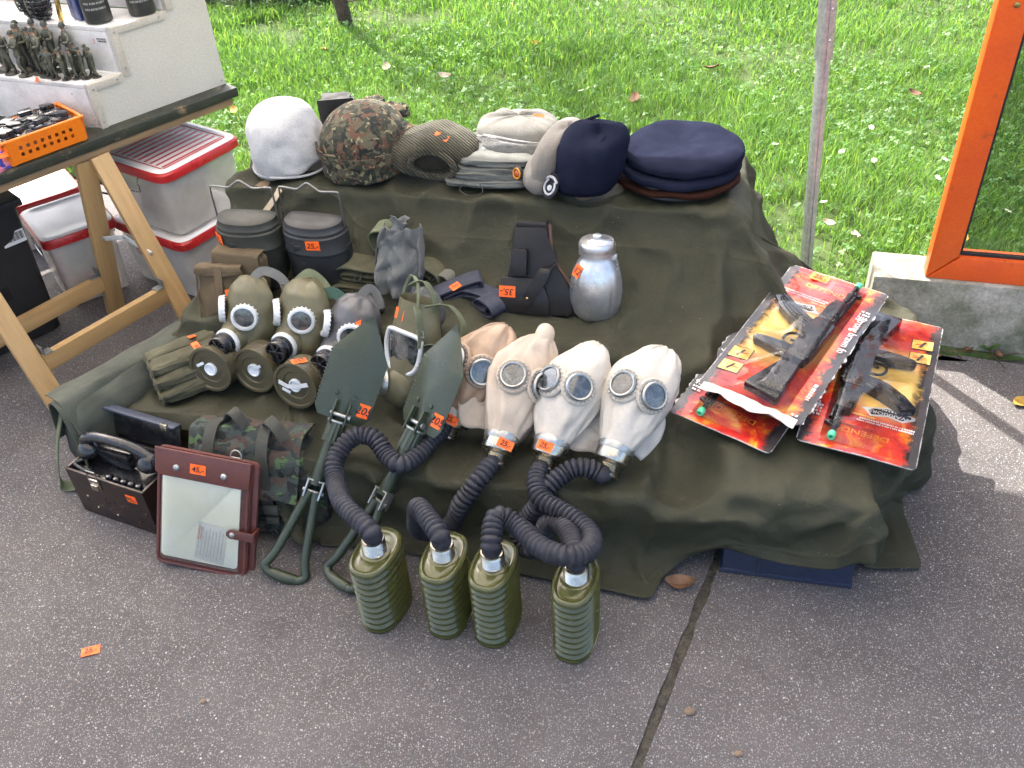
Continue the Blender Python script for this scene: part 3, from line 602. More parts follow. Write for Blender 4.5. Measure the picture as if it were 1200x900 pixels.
# fine creases the coarse drape cannot hold
md = tarp.modifiers.new('fine', 'SUBSURF'); md.levels = md.render_levels = 1
tx = bpy.data.textures.new('creases', 'MUSGRAVE'); tx.musgrave_type = 'RIDGED_MULTIFRACTAL'; tx.noise_scale = .13; tx.octaves = 3; tx.lacunarity = 2.1; tx.noise_intensity = .8
md = tarp.modifiers.new('crease', 'DISPLACE'); md.texture = tx; md.texture_coords = 'GLOBAL'; md.strength = .020; md.mid_level = .95; md.vertex_group = 'inner'
md = tarp.modifiers.new('smooth', 'SUBSURF'); md.levels = 1; md.render_levels = 1; md = tarp.modifiers.new('thick', 'SOLIDIFY'); md.thickness = .002; md.offset = -1
TB = BVHTree.FromPolygons([Vector(p) for p in _V], _F)
def tz_(p, top=.9):
    h = TB.ray_cast(Vector((p[0], p[1], top)), Vector((0, 0, -1)))[0]; return h.z if h else 0.
def off_tarp(p, r):   # keeps a path point at least r clear of the cloth
    q, nn, _, d = TB.find_nearest(p)
    if q is None: return p
    if nn.dot(CAMV - q) < 0: nn = -nn
    h = (p - q).dot(nn); return q + nn * r + (p - q - nn * h) * .7 if h < r and d < .08 else p
def onT(u, v, dz=0.):   # point on the tarp at (u,v)
    p = W(u, v); return Vector((p.x, p.y, max(0, tz_(p)) + .003 + dz))
CARD = pm('cardboard', (.28, .19, .11), (.22, .15, .085), 20, .85, bump=.2)
BLUE = pm('blue_plastic', (.030, .040, .075), (.022, .030, .058), 12, .45, bump=.1)
WST = frame(W(0, 0, 0), UU, VV)
def crate(name, u0, u1, v0, v1, h, mat, lb, cat):
    t = thing(name, lb, cat, WST @ Matrix.Translation(((u0 + u1) / 2, (v0 + v1) / 2, 0))); du, dv = u1 - u0, v1 - v0
    obj('body', MB().box((0, 0, h / 2), (du, dv, h - .004), .006), mat, t)
    if mat is BLUE:
        obj('corner_rib', MB().box((-.055, -dv / 2 - .002, h / 2 - .01), (.006, .006, h - .03), .002), mat, t); obj('base_rim', MB().box((0, 0, .008), (du + .008, dv + .008, .012), .003), mat, t)
    else: obj('packing_tape', MB().box((0, 0, h / 2), (du + .002, .05, h - .002), .001), pm('tape', (.45, .33, .18), rough=.35), t)
crate('cardboard_box', -1.20, -.60, .015, .295, .485, CARD, 'tall cardboard box under the left top tier of the tarpaulin', 'box')
crate('cardboard_box', -.58, .025, .015, .295, .485, CARD, 'tall cardboard box under the right top tier of the tarpaulin', 'box')
crate('cardboard_box', -1.23, -.02, -.285, .0, .283, CARD, 'long cardboard box under the middle tier of the tarpaulin', 'box')
crate('cardboard_box', -1.28, -1.0, -.505, -.295, .172, CARD, 'small cardboard box under the left front corner of the tarpaulin', 'box')
crate('cardboard_box', -.98, -.115, -.605, -.295, .172, CARD, 'low cardboard box under the front tier of the tarpaulin', 'box')
crate('plastic_crate', .06, .315, -.612, .04, .225, BLUE, 'dark blue plastic crate showing below the tarpaulin hem at right', 'crate')
# ================================================================ hose masks, canisters, spades
RUBW = pm('mask_rubber_white', (.53, .49, .435), (.43, .395, .345), 9, .5, bump=.12, bscale=150, spec=.4, fine=.05)
RUBB = pm('mask_rubber_cream', (.50, .42, .34), (.40, .33, .26), 9, .5, bump=.12, bscale=150, spec=.4, fine=.05)
RUBT = pm('mask_rubber_tan', (.40, .28, .19), (.29, .20, .135), 9, .36, bump=.12, bscale=150, spec=.5, fine=.06)
NICK = pm('nickel', (.54, .50, .42), (.40, .37, .30), 40, .28, bump=.12, bscale=120, metal=1., fine=.15)
ZINC = pm('zinc_ring', (.42, .43, .42), (.32, .33, .32), 60, .4, bump=.2, bscale=160, metal=.85)
LENS = None
def lens_mat():
    m, n, l, bs = _mat('mask_lens'); co = coords(n, l); bs.inputs['Base Color'].default_value = (.10, .12, .125, 1)
    l.new(ramp(n, l, ntex(n, l, co, 55, 5, .7, .5), [(.40, (.018, .022, .024)), (.64, (.075, .085, .088)), (.80, (.22, .23, .23))]), bs.inputs['Base Color'])
    bs.inputs['Roughness'].default_value = .16; bs.inputs['Coat Weight'].default_value = 1.; bs.inputs['Coat Roughness'].default_value = .03; bs.inputs['Specular IOR Level'].default_value = .8; return m
LENS = lens_mat()
HOSE = pm('hose_rubber', (.034, .035, .045), (.020, .020, .026), 30, .5, bump=.12, bscale=160, fine=.1, spec=.25, wear=((.055, .054, .06), .60, .74, 60))
OLVP = pm('olive_enamel', (.074, .077, .024), (.060, .062, .019), 8, .2, bump=.1, bscale=70, bdist=.0015, coat=.3, wear=((.15, .145, .085), .62, .76, 46))
SPGR = pm('spade_green', (.034, .045, .026), (.026, .035, .020), 9, .36, bump=.08, bscale=120, wear=((.085, .10, .075), .66, .8, 50))
def lerp_tab(tab, t):
    for (a, x), (b, y) in zip(tab, tab[1:]):
        if t <= b:
            k = (t - a) / (b - a); k = .7 * k + .3 * k * k * (3 - 2 * k); return x + (y - x) * k
    return tab[-1][1]
WT = [(0, .0365), (.10, .045), (.25, .058), (.40, .068), (.53, .075), (.68, .072), (.80, .060), (.90, .043), (.96, .030), (1, .012)]
DT = [(0, .036), (.08, .038), (.2, .044), (.38, .050), (.55, .048), (.72, .042), (.86, .032), (.95, .020), (1, .006)]
def lens_set(t, m, mats, r=.0268, cr=22, lean=None):
    """metal rimmed lens on matrix m (z out)"""
    w = obj('lens_rim', MB().add(lathe([(r - .004, -.004), (r + .001, -.003), (r + .002, .002), (r - .0005, .0055), (r - .0035, .0045), (r - .004, .001), (r - .004, -.004)], 36, False, False)), mats[0], t, m)
    obj('lens_glass', lathe([(r - .0035, .0015), (r * .6, .0022), (r * .1, .0026)], 28, False, True), LENS, w)
    cb = MB()
    for i in range(cr):
        a = 6.283 * i / cr; cb.box((0, 0, 0), (.0042, .0022, .0026), .0005, Matrix.Rotation(a, 4, 'Z') @ X3((r + .0052, 0, -.001), 0, .5), 1)
    k = obj('crimp_teeth', cb, mats[1], t, m); k['kind'] = 'stuff'
    obj('rim_flange', lathe([(r - .001, -.006), (r + .003, -.0035), (r + .008, -.004), (r + .0105, -.008), (r + .009, -.014)], 36, False, False), mats[2], t, m)
def hose_mesh(P, r=.0188, amp=.0030, period=.0108):
    P = P[:2] + [off_tarp(p, .030) for p in P[2:-2]] + P[-2:]; Q = resample(spline(P, 240), .004)[0]; Q = [Q[0]] + [off_tarp(q, .024) for q in Q[1:-1]] + [Q[-1]]
    for _ in range(10): Q = [Q[0]] + [(Q[i - 1] + Q[i] * 2 + Q[i + 1]) / 4 for i in range(1, len(Q) - 1)] + [Q[-1]]
    Q, L = resample(Q, .0018); n = len(Q)
    pre = .018
    def rad(t):
        s = t * L; e = min(s, L - s)
        if e < pre: return r - .0015
        k = min(1, (e - pre) / .012); return r - .001 * k + amp * k * (abs(math.cos(math.pi * s / period)) ** .7 * 2 - 1)
    Q2 = Q
    return tube(Q2, rad, 18)
def canister_mesh(LX=.064, LY=.041, H=.182, ribs=9):
    def ring(k, z):   # stadium with half sizes scaled by inset k
        a, b = LX - k, LY - k; out = []
        for i in range(44):
            th = 6.283185 * i / 44; c, s = math.cos(th), math.sin(th); out.append((sgnpow(c, .80) * b, sgnpow(s, .82) * a, z))
        return out
    rg = [ring(.010, .0), ring(.003, .001), ring(.0, .004), ring(0, .008)]
    z0, z1 = .009, H - .014; n = ribs * 10
    for i in range(n + 1):
        z = z0 + (z1 - z0) * i / n; q = (i % 10) / 10; rg.append(ring((.0052 * (1 - math.exp(-((q - .5) / .17) ** 2))) , z))
    rg += [ring(.0, H - .012), ring(-.0008, H - .006), ring(.002, H - .0015), ring(.006, H), ring(.0085, H - .003), ring(.012, H - .0035), ring(.018, H - .0015), ring(.024, H)]
    return loft(rg)
CANM = mesh('canister', canister_mesh(), OLVP, 50)
NECKM = mesh('threaded_neck', lathe([(.023, -.003), (.0235, 0)] + sum([[(.0205, .002 + i * .0035), (.0228, .00375 + i * .0035)] for i in range(5)], []) + [(.0205, .020), (.021, .0225), (.0185, .023), (.0175, .018)], 32, False, False), NICK, 30)
BOSSM = mesh('boss', lathe([(.030, -.002), (.0295, .001), (.026, .0025), (.023, .003)], 32, False, False), OLVP, 50)
def hose_mask(label, conn, crown, rub, hose, cann, cyaw, seed, tags, skirt, tip=None, squish=1., turn=0.):
    conn, crown = W(*conn), W(*crown); ax = (crown - conn); Lm = ax.length; ax.normalize()
    mid = (conn + crown) / 2; nrm = (CAMV - mid); nrm = (nrm - ax * nrm.dot(ax)).normalized()
    nrm = Matrix.Rotation(turn, 3, ax) @ nrm; lat = ax.cross(nrm); M = frame(conn, lat, ax)   # local x across, y to the crown, z out to the front
    t = thing('hose_gas_mask', label, 'gas mask', M, 'masks with hoses and ribbed canisters')
    NR, NA = 46, 56; rings = []
    for j in range(NR + 1):
        f = j / NR; w, d = lerp_tab(WT, f) * squish, lerp_tab(DT, f); rg = []
        for i in range(NA):
            a = 6.283185 * i / NA; c, s = math.cos(a), math.sin(a)
            x = sgnpow(c, .85) * w; z = sgnpow(s, .9) * d * (1 if s > 0 else .72)
            if s > 0: z += .010 * math.exp(-(x / .016) ** 2) * math.exp(-((f - .42) / .25) ** 2)          # nose ridge
            k = min(1, f * 6) * (1 - .3 * f)
            fold = .008 * nz(c * 2.2 + seed, f * 2.0, s * 2.2) + .0040 * nz(c * 5 + seed, f * 3.2, s * 5 + seed) + .009 * max(0, f - .55) * 2.2 * nz(c * 3.1, f * 7 + seed, s * 3)
            fold += .0034 * math.sin(a * 9 + seed * 2 + 3 * f) * max(0, 1 - f * 1.7) * min(1, f * 7) + .0026 * math.sin(a * 6 + seed + 2 * math.sin(f * 5)) * max(0, f - .5)
            z += fold * k; x += fold * k * c * 1.1
            y = f * Lm + .010 * f * nz(c * 2 + seed * 3, s * 2, 1.5)
            rg.append((x + .022 * f ** 3, y, z))
        rings.append(rg)
    obj('mask_body', loft(rings), rub, t, None, 180)
    if skirt:   # hood edge lying behind the face piece
        def sk(s, q):
            x = (s - .5) * 2 * .092 * (.75 + .25 * math.sin(math.pi * min(1, q * 1.1))) + skirt * .012; y = (.02 + .62 * q) * Lm + .012 * nz(s * 4 + seed, q * 3)
            return (x, y, -.022 - .018 * abs(s - .5) * 2 + .009 * nz(s * 5, q * 4 + seed, 2) - .02 * (1 - q) * abs(s - .5))
        obj('neck_hood', sheet(sk, 26, 20, .002), rub, t, None, 180)
    if tip: obj('crown_lobe', blob(lambda a, b: (tip[0] + .021 * math.sin(b) * math.cos(a) + .002 * nz(a, b), Lm * .96 + .036 * sgnpow(math.cos(b), .6), .017 * math.sin(b) * math.sin(a) + .004), 20, 14), rub, t, None, 180)
    for sx in (-1, 1):
        f = .50; P = Vector((sx * .0335, f * Lm, .0590)); nv = Vector((sx * .46, -.06, .88)).normalized()
        lm = frame(P, Vector((nv.z, 0, -nv.x)), Vector((0, 1, 0)))
        lens_set(t, lm, (ZINC, ZINC, rub))
    D = Matrix.Rotation(R(90), 4, 'X')    # lathe z -> local -y
    obj('binding_band', lathe([(.0365, -.010), (.0385, -.006), (.0385, .004), (.0375, .008), (.035, .009)], 36, False, False), ZINC if rub is not RUBT else RUBW, t, D)
    obj('valve_housing', lathe([(.030, .003), (.0365, .007), (.037, .010), (.037, .026), (.0355, .030), (.024, .034), (.0225, .036)], 36, False, False), NICK, t, D)
    obj('threaded_neck', NECKM, None, t, D @ Matrix.Translation((0, 0, .0345)))
    obj('neck_ring', lathe([(.019, .054), (.0245, .0555), (.0255, .058), (.0245, .0605), (.0185, .061)], 36, False, False), NICK, t, D)
    IM = M.inverted()
    tail = M @ Vector((0, -.056, 0)); t2 = M @ Vector((0, -.080, 0))
    top = W(*cann) + Vector((0, 0, .182)); hp = [tail, t2] + [W(*p) for p in hose] + [top + Vector((0, -.004, .058)), top + Vector((0, 0, .026))]
    obj('hose', hose_mesh(hp), HOSE, t, IM, 70)
    cm = IM @ Matrix.Translation(W(*cann)) @ Matrix.Rotation(YAW + cyaw, 4, 'Z')
    cn = obj('canister', CANM, None, t, cm); obj('boss', BOSSM, None, cn, Matrix.Translation((0, 0, .181))); obj('threaded_neck', NECKM, None, cn, Matrix.Translation((0, 0, .183)) @ Matrix.Diagonal((1, 1, 1.5, 1)))
    for s, px in tags: price_tag(t, s, M @ Vector(px), M.to_3x3() @ Vector((.1, 1, 0)), .034, .020)
    return t
hose_mask('tan rubber gas mask with hose looping left to the leftmost canister', (-.522, -.466, .238), (-.452, -.345, .395), RUBT, [(-.595, -.628, .213), (-.640, -.606, .222), (-.672, -.580, .240), (-.715, -.585, .243), (-.740, -.632, .225), (-.722, -.69, .210), (-.668, -.772, .236)], (-.596, -.825, 0), -.22, 1.3, [('25,-', (.006, -.017, .04))], 1, None, .92, -.30)
hose_mask('cream gas mask with a lobed crown, second from the left, price 25', (-.408, -.535, .240), (-.372, -.345, .375), RUBB, [(-.458, -.612, .165), (-.492, -.640, .105), (-.530, -.668, .072), (-.558, -.695, .105), (-.550, -.710, .160), (-.532, -.735, .218), (-.500, -.775, .236)], (-.463, -.815, 0), -.10, 4.1, [('25,-', (.0, -.018, .04))], -1, (.022,), 1., .28)
hose_mask('white gas mask third from the left whose hose coils over its neighbour', (-.303, -.533, .240), (-.258, -.355, .372), RUBW, [(-.318, -.625, .210), (-.300, -.672, .213), (-.252, -.699, .215), (-.196, -.742, .218), (-.186, -.800, .235), (-.218, -.842, .258), (-.272, -.822, .250), (-.328, -.772, .245), (-.366, -.768, .258)], (-.365, -.818, 0), -.14, 7.7, [('25,-', (.0, -.018, .04))], 1, None, 1., -.28)
hose_mask('white gas mask at the right end of the row without a price tag', (-.172, -.530, .240), (-.115, -.350, .372), RUBW, [(-.205, -.588, .196), (-.262, -.606, .178), (-.335, -.640, .145), (-.350, -.678, .110), (-.322, -.705, .095), (-.296, -.700, .135), (-.282, -.698, .180), (-.250, -.718, .200), (-.226, -.765, .222)], (-.207, -.825, 0), -.12, 11.2, [], -1)
# ---- spades
def spade(label, G, S, T, txt, seed, roll, gr):
    G, S, T = W(*G), W(*S), W(*T); ax = (S - G).normalized(); nrm = CAMV - S; nrm = (nrm - ax * nrm.dot(ax)).normalized(); nrm = Matrix.Rotation(roll, 3, ax) @ nrm
    lat = ax.cross(nrm); M = frame(S, lat, ax); LG = (S - G).length   # origin at the socket, y towards the tip
    t = thing('folding_spade', label, 'spade', M, 'folding spades leaning on the stall')
    HW, BL = .068, .232
    def half(y):   # half width along the blade
        k = y / BL
        if k < .08: return .048 + .012 * k / .08
        if k < .62: return .060 + .004 * (k - .08)
        return .0615 * (1 - ((k - .62) / .38)) * .94 + .004
    def bl(s, q):
        y = q * BL - .012; h = half(q * BL); x = (s - .5) * 2 * h
        if .08 < q < .66 and s < .02: x += .0022 * math.sin(q * 175)
        z = .010 * (1 - (2 * s - 1) ** 2) * math.sin(math.pi * min(1, q * .9 + .12)) - .004
        z += .007 * math.exp(-(x / .016) ** 2) * max(0, 1 - q * 2.1)
        if .08 < q < .66 and s < .12: z += .0012 * math.sin(q * 175) * (1 - s / .12)
        if q > .93: z *= (1 - q) / .07
        return (x, y, z)
    tilt = Matrix.Rotation(R(9), 4, 'X')
    obj('blade', sheet(bl, 40, 90, .0022), SPGR, t, tilt, 60)
    for x, y in ((-.022, .045), (.018, .045), (.034, .030)): obj('rivet', lathe([(.0, -.001), (.0055, 0), (.0045, .0025), (.001, .0032)], 12), SPGR, t, tilt @ Matrix.Translation((x, y, .0062)))
    obj('hinge_bracket', MB().box((-.0155, .004, .008), (.004, .052, .030), .0015).box((.0155, .004, .008), (.004, .052, .030), .0015).box((0, .022, .004), (.034, .020, .006), .002), SPGR, t)
    obj('hinge_bolt', MB().add(tube([(-.021, .0, .011), (.021, 0, .011)], .0045, 12)).add(tube([(.019, 0, .011), (.0235, 0, .011)], .0065, 6)), ZINC, t)
    y1 = -.016; fl = []
    for i in range(13): fl.append((.0205 if i % 2 else .0205, -i * .004))
    col = loft([[((.0195 + .0014 * (k % 2)) * math.cos(6.283 * k / 28), y, (.0195 + .0014 * (k % 2)) * math.sin(6.283 * k / 28) + .002) for k in range(28)] for y in (-.014, -.060)])
    obj('locking_collar', col, SPGR, t, None, 20); obj('collar_ring', lathe([(.0195, 0), (.0222, .0008), (.0222, .0042), (.0195, .005)], 30, False, False), ZINC, t, X3((0, -.012, .002), R(90)))
    hy = -(LG - .195)
    obj('shaft', tube([(0, -.055, .001), (0, hy + .01, 0)], .0152, 20), SPGR, t)
    obj('grip_hinge', MB().box((-.0165, hy, 0), (.004, .040, .026), .001).box((.0165, hy, 0), (.004, .040, .026), .001).add(tube([(-.023, hy - .006, 0), (.023, hy - .006, 0)], .004, 10)).box((0, hy + .019, .0), (.038, .003, .028), .0008), ZINC, t)
    gw = .044; e = -LG
    loop = spline([(-.006, hy - .006, 0), (-.012, hy - .03, 0), (-gw * .72, e + .05, 0), (-gw, e + .016, 0), (-gw + .008, e + .004, 0), (-gw * .55, e + .001, 0), (gw * .55, e + .001, 0), (gw - .008, e + .004, 0), (gw, e + .016, 0), (gw * .72, e + .05, 0), (.012, hy - .03, 0), (.006, hy - .006, 0)], 66)
    GR = Matrix.Rotation(gr, 4, 'Y'); obj('grip', tube(loop, .0102, 12, True, False, 1.05, (0, 0, 1)), SPGR, t, GR)
    obj('grip_pad', tube(spline([(-gw * .6, e + .0015, .0005), (0, e - .0005, .0005), (gw * .6, e + .0015, .0005)], 16), lambda q: .0112 + .002 * math.sin(math.pi * q), 12), SPGR, t, GR)
    price_tag(t, txt, M @ Vector((.045, .022, .01)), M.to_3x3() @ Vector((.0, 1, 0)), .024, .030)
    return t
spade('dark green folding spade at left with its whole blade showing', (-.838, -.792, .012), (-.757, -.545, .262), (-.74, -.36, .39), '205', 1, -.10, .0)
spade('dark green folding spade standing behind the leftmost hose loop', (-.715, -.785, .012), (-.582, -.545, .262), (-.56, -.34, .36), '205', 2, -.70, .1)
# ================================================================ goods on the middle and front tiers, left half
def S(u, v, z, rx=0, ry=0, rz=0): return WST @ X3((u, v, z), rx, ry, rz)
def ST(u, v, rx=0, ry=0, rz=0, dz=0): return S(u, v, onT(u, v, dz).z, rx, ry, rz)
def svec(a, b, c): return UU * a + VV * b + Vector((0, 0, c))
OLVR = pm('olive_rubber', (.118, .108, .058), (.085, .078, .042), 12, .5, bump=.12, bscale=120, fine=.08)
GRYR = pm('grey_rubber', (.075, .075, .080), (.05, .05, .055), 12, .48, bump=.12, bscale=120)
ALWH = pm('white_anodised', (.66, .68, .69), (.52, .54, .55), 50, .38, bump=.08, metal=.25)
BLKP = pm('black_bakelite', (.014, .014, .016), (.010, .010, .011), 20, .25, bump=.06, coat=.2)
DRUM = pm('drum_olive', (.080, .068, .037), (.062, .053, .029), 10, .42, bump=.1, wear=((.24, .22, .17), .66, .8, 40))
WPLA = pm('white_plastic', (.70, .74, .78), rough=.4, bump=.05)
WEBG = pm('webbing_green', (.125, .145, .085), (.09, .105, .06), 30, .85, bump=.5, bscale=420, bdist=.001)
WEBO = pm('webbing_olive', (.085, .083, .048), (.056, .055, .032), 30, .85, bump=.5, bscale=420, bdist=.001)
GRYC = pm('grey_cloth', (.12, .125, .123), (.085, .09, .09), 16, .9, bump=.35, bscale=300)
def face_mask(label, c, look, upv, mat, drum, seed, cheek):
    c = W(*c); z = svec(*look).normalized(); y = svec(*upv); x = y.cross(z).normalized(); M = frame(c, x, y)
    t = thing('gas_mask', label, 'gas mask', M, 'masks with round filter drums')
    wt = [(0, .034), (.12, .054), (.3, .068), (.5, .075), (.72, .071), (.88, .058), (.97, .040), (1, .020)]; dt = [(0, .034), (.12, .062), (.3, .074), (.5, .066), (.72, .058), (.88, .048), (.97, .030), (1, .015)]
    rings = []
    for j in range(37):
        f = j / 36; w, d = lerp_tab(wt, f), lerp_tab(dt, f); rg = []
        for i in range(48):
            a = 6.283185 * i / 48; cc, s = math.cos(a), math.sin(a); k = .004 * nz(cc * 2 + seed, f * 3, s * 2) + .0025 * nz(cc * 5, f * 6 + seed, s * 5)
            rg.append((sgnpow(cc, .9) * w + k * cc, -.105 + .205 * f + .008 * (f > .9) * nz(cc * 2, s * 2, seed), (sgnpow(s, .9) * (d if s > 0 else .022)) + k * s + (.012 * math.exp(-(cc / .25) ** 2) * math.exp(-((f - .42) / .18) ** 2) if s > 0 else 0)))
        rings.append(rg)
    obj('mask_body', loft(rings), mat, t, None, 60)
    for sx in (-1, 1):
        nv = Vector((sx * .62, .05, .78)).normalized(); P = Vector((sx * .040, .026, .0590)); lm = frame(P, Vector((nv.z, 0, -nv.x)), Vector((0, 1, 0)))
        r = .0275; rim = obj('lens_rim', lathe([(r - .004, -.006), (r + .0025, -.005), (r + .004, .002), (r + .002, .008), (r - .003, .009), (r - .005, .005), (r - .005, -.006)], 40, False, False), ALWH, t, lm)
        obj('lens_glass', lathe([(r - .0045, .003), (r * .5, .004), (r * .05, .0045)], 30, False, True), LENS, rim)
        tb = MB()
        for i in range(20): tb.box((0, 0, 0), (.0016, .0035, .005), .0006, Matrix.Rotation(.314 * i, 4, 'Z') @ Matrix.Translation((r + .0040, 0, -.004)), 1)
        obj('rim_teeth', tb, ALWH, t, lm)['kind'] = 'stuff'
    VM = X3((.012, -.036, .088), R(6), R(14)); obj('snout_cone', lathe([(.044, -.034), (.036, -.016), (.032, -.002)], 32, False, False), mat, t, VM); obj('valve_ring', lathe([(.031, -.012), (.033, -.004), (.033, .002), (.028, .005)], 36, False, False), ALWH, t, VM)
    vb = obj('valve', lathe([(.028, 0), (.028, .018), (.0255, .020), (.0255, .034), (.024, .037), (.021, .037), (.0205, .030), (.001, .029)], 36, False, True), BLKP, t, VM)
    sp = MB()
    for i in range(6): sp.box((.0105, 0, .034), (.021, .0032, .005), .0008, Matrix.Rotation(1.047 * i, 4, 'Z'), 1)
    sp.add(lathe([(.006, .031), (.006, .037), (.004, .038), (.0005, .038)], 16, False, True)); obj('valve_spokes', sp, BLKP, vb)
    a, b = W(*drum[0]), W(*drum[1]); dm = M.inverted() @ frame(a, (b - a).cross(Vector((0, 0, 1))), Vector((0, 0, 1)).cross((b - a).cross(Vector((0, 0, 1)))) * -1)
    dz = (b - a).normalized(); q = dz.to_track_quat('Z', 'Y').to_matrix().to_4x4(); dm = M.inverted() @ Matrix.Translation(a) @ q; L = (b - a).length; r = .0535
    fd = obj('filter_drum', lathe([(.02, -.012), (.022, 0), (r - .006, .001), (r - .001, .004), (r, .010), (r, L * .42), (r + .0016, L * .44), (r + .0016, L * .5), (r, L * .52), (r, L - .006), (r + .0018, L - .004), (r + .0018, L), (r - .004, L), (r - .006, L - .004), (r * .62, L - .004), (r * .58, L - .0065), (r * .34, L - .0065)], 56, True, True), DRUM, t, dm, 35)
    obj('filter_plug', MB().add(lathe([(.0155, L - .008), (.0155, L - .001), (.0135, L), (.0115, L - .004), (.002, L - .0045)], 28, False, True)).box((.016, cheek * .008, L - .0005), (.022, .007, .0022), .0008, Matrix.Rotation(cheek, 4, 'Z')), WPLA, fd)
    if cheek > 2: obj('plug_tape', strap([(-.040, .004, L + .001), (-.015, -.002, L + .0035), (.01, .003, L + .004), (.036, .012, L + .0015)], .010, .0005, (0, 1, 0)), pm('clear_tape', (.75, .76, .76), rough=.25), fd)
    elb = M.inverted() @ W(*[(p + q_) / 2 for p, q_ in zip(drum[0], drum[0])]); obj('drum_socket', tube([(0, -.05, .03), tuple(Vector((0, -.05, .03)).lerp(elb, .6)), tuple(elb)], .022, 16), BLKP, t)
    return t, M
f1, m1 = face_mask('olive mask at the left end beside the brown pouches', (-1.062, -.285, .300), (-.42, -.86, .22), (.06, .30, .93), OLVR, ((-1.108, -.378, .246), (-1.116, -.436, .256)), 1., -2.6)
f2, m2 = face_mask('olive mask in the middle with clear view through its lens', (-.930, -.278, .300), (-.36, -.88, .22), (.06, .30, .93), OLVR, ((-1.005, -.366, .246), (-1.014, -.424, .256)), 2., .5)
f3, m3 = face_mask('grey rubber mask beside the spade, tape across its filter', (-.808, -.300, .285), (-.40, -.86, .20), (.22, .30, .9), GRYR, ((-.886, -.405, .246), (-.896, -.464, .258)), 3., 2.8)
price_tag(f3, '25,-', W(-.885, -.43, .33), svec(-.2, .5, 1), .034, .020)
price_tag(f3, '35,-', W(-.765, -.335, .35), svec(-.3, .2, 1), .030, .020)
def buckle(t, M, p, ang, s=1.): obj('buckle', tube([(M.inverted() @ Vector(p)) + Vector((math.cos(a) * .012 * s, math.sin(a) * .009 * s, 0)) for a in [ang + k * math.pi / 2 + .785 for k in range(4)]], .0014, 6, True, True), ZINC, t)
def lstrap(t, M, pts, w, mat, side, nm='strap', th=.0012):
    iv = M.inverted(); Q = spline([iv @ W(*p) for p in pts], 24); sd_ = iv.to_3x3() @ svec(*side); obj(nm, strap(Q, w, th, tuple(sd_)), mat, t)
lstrap(f1, m1, [(-1.065, -.262, .385), (-1.04, -.235, .402), (-1.0, -.232, .385), (-.975, -.25, .352)], .022, GRYC, (0, .6, .5), 'head_strap'); buckle(f1, m1, W(-.985, -.252, .372), .3, 1.3)
lstrap(f2, m2, [(-.955, -.24, .385), (-.93, -.225, .40), (-.90, -.23, .385), (-.87, -.25, .36)], .02, WEBG, (0, .6, .5), 'head_strap'); lstrap(f2, m2, [(-.88, -.26, .37), (-.855, -.262, .375), (-.83, -.27, .36), (-.815, -.27, .335)], .026, pm('strap_teal', (.05, .11, .08), rough=.8), (0, .4, .8), 'head_strap')
lstrap(f3, m3, [(-.80, -.29, .365), (-.78, -.25, .385), (-.765, -.24, .37), (-.75, -.26, .34)], .02, GRYC, (0, .6, .5), 'head_strap')
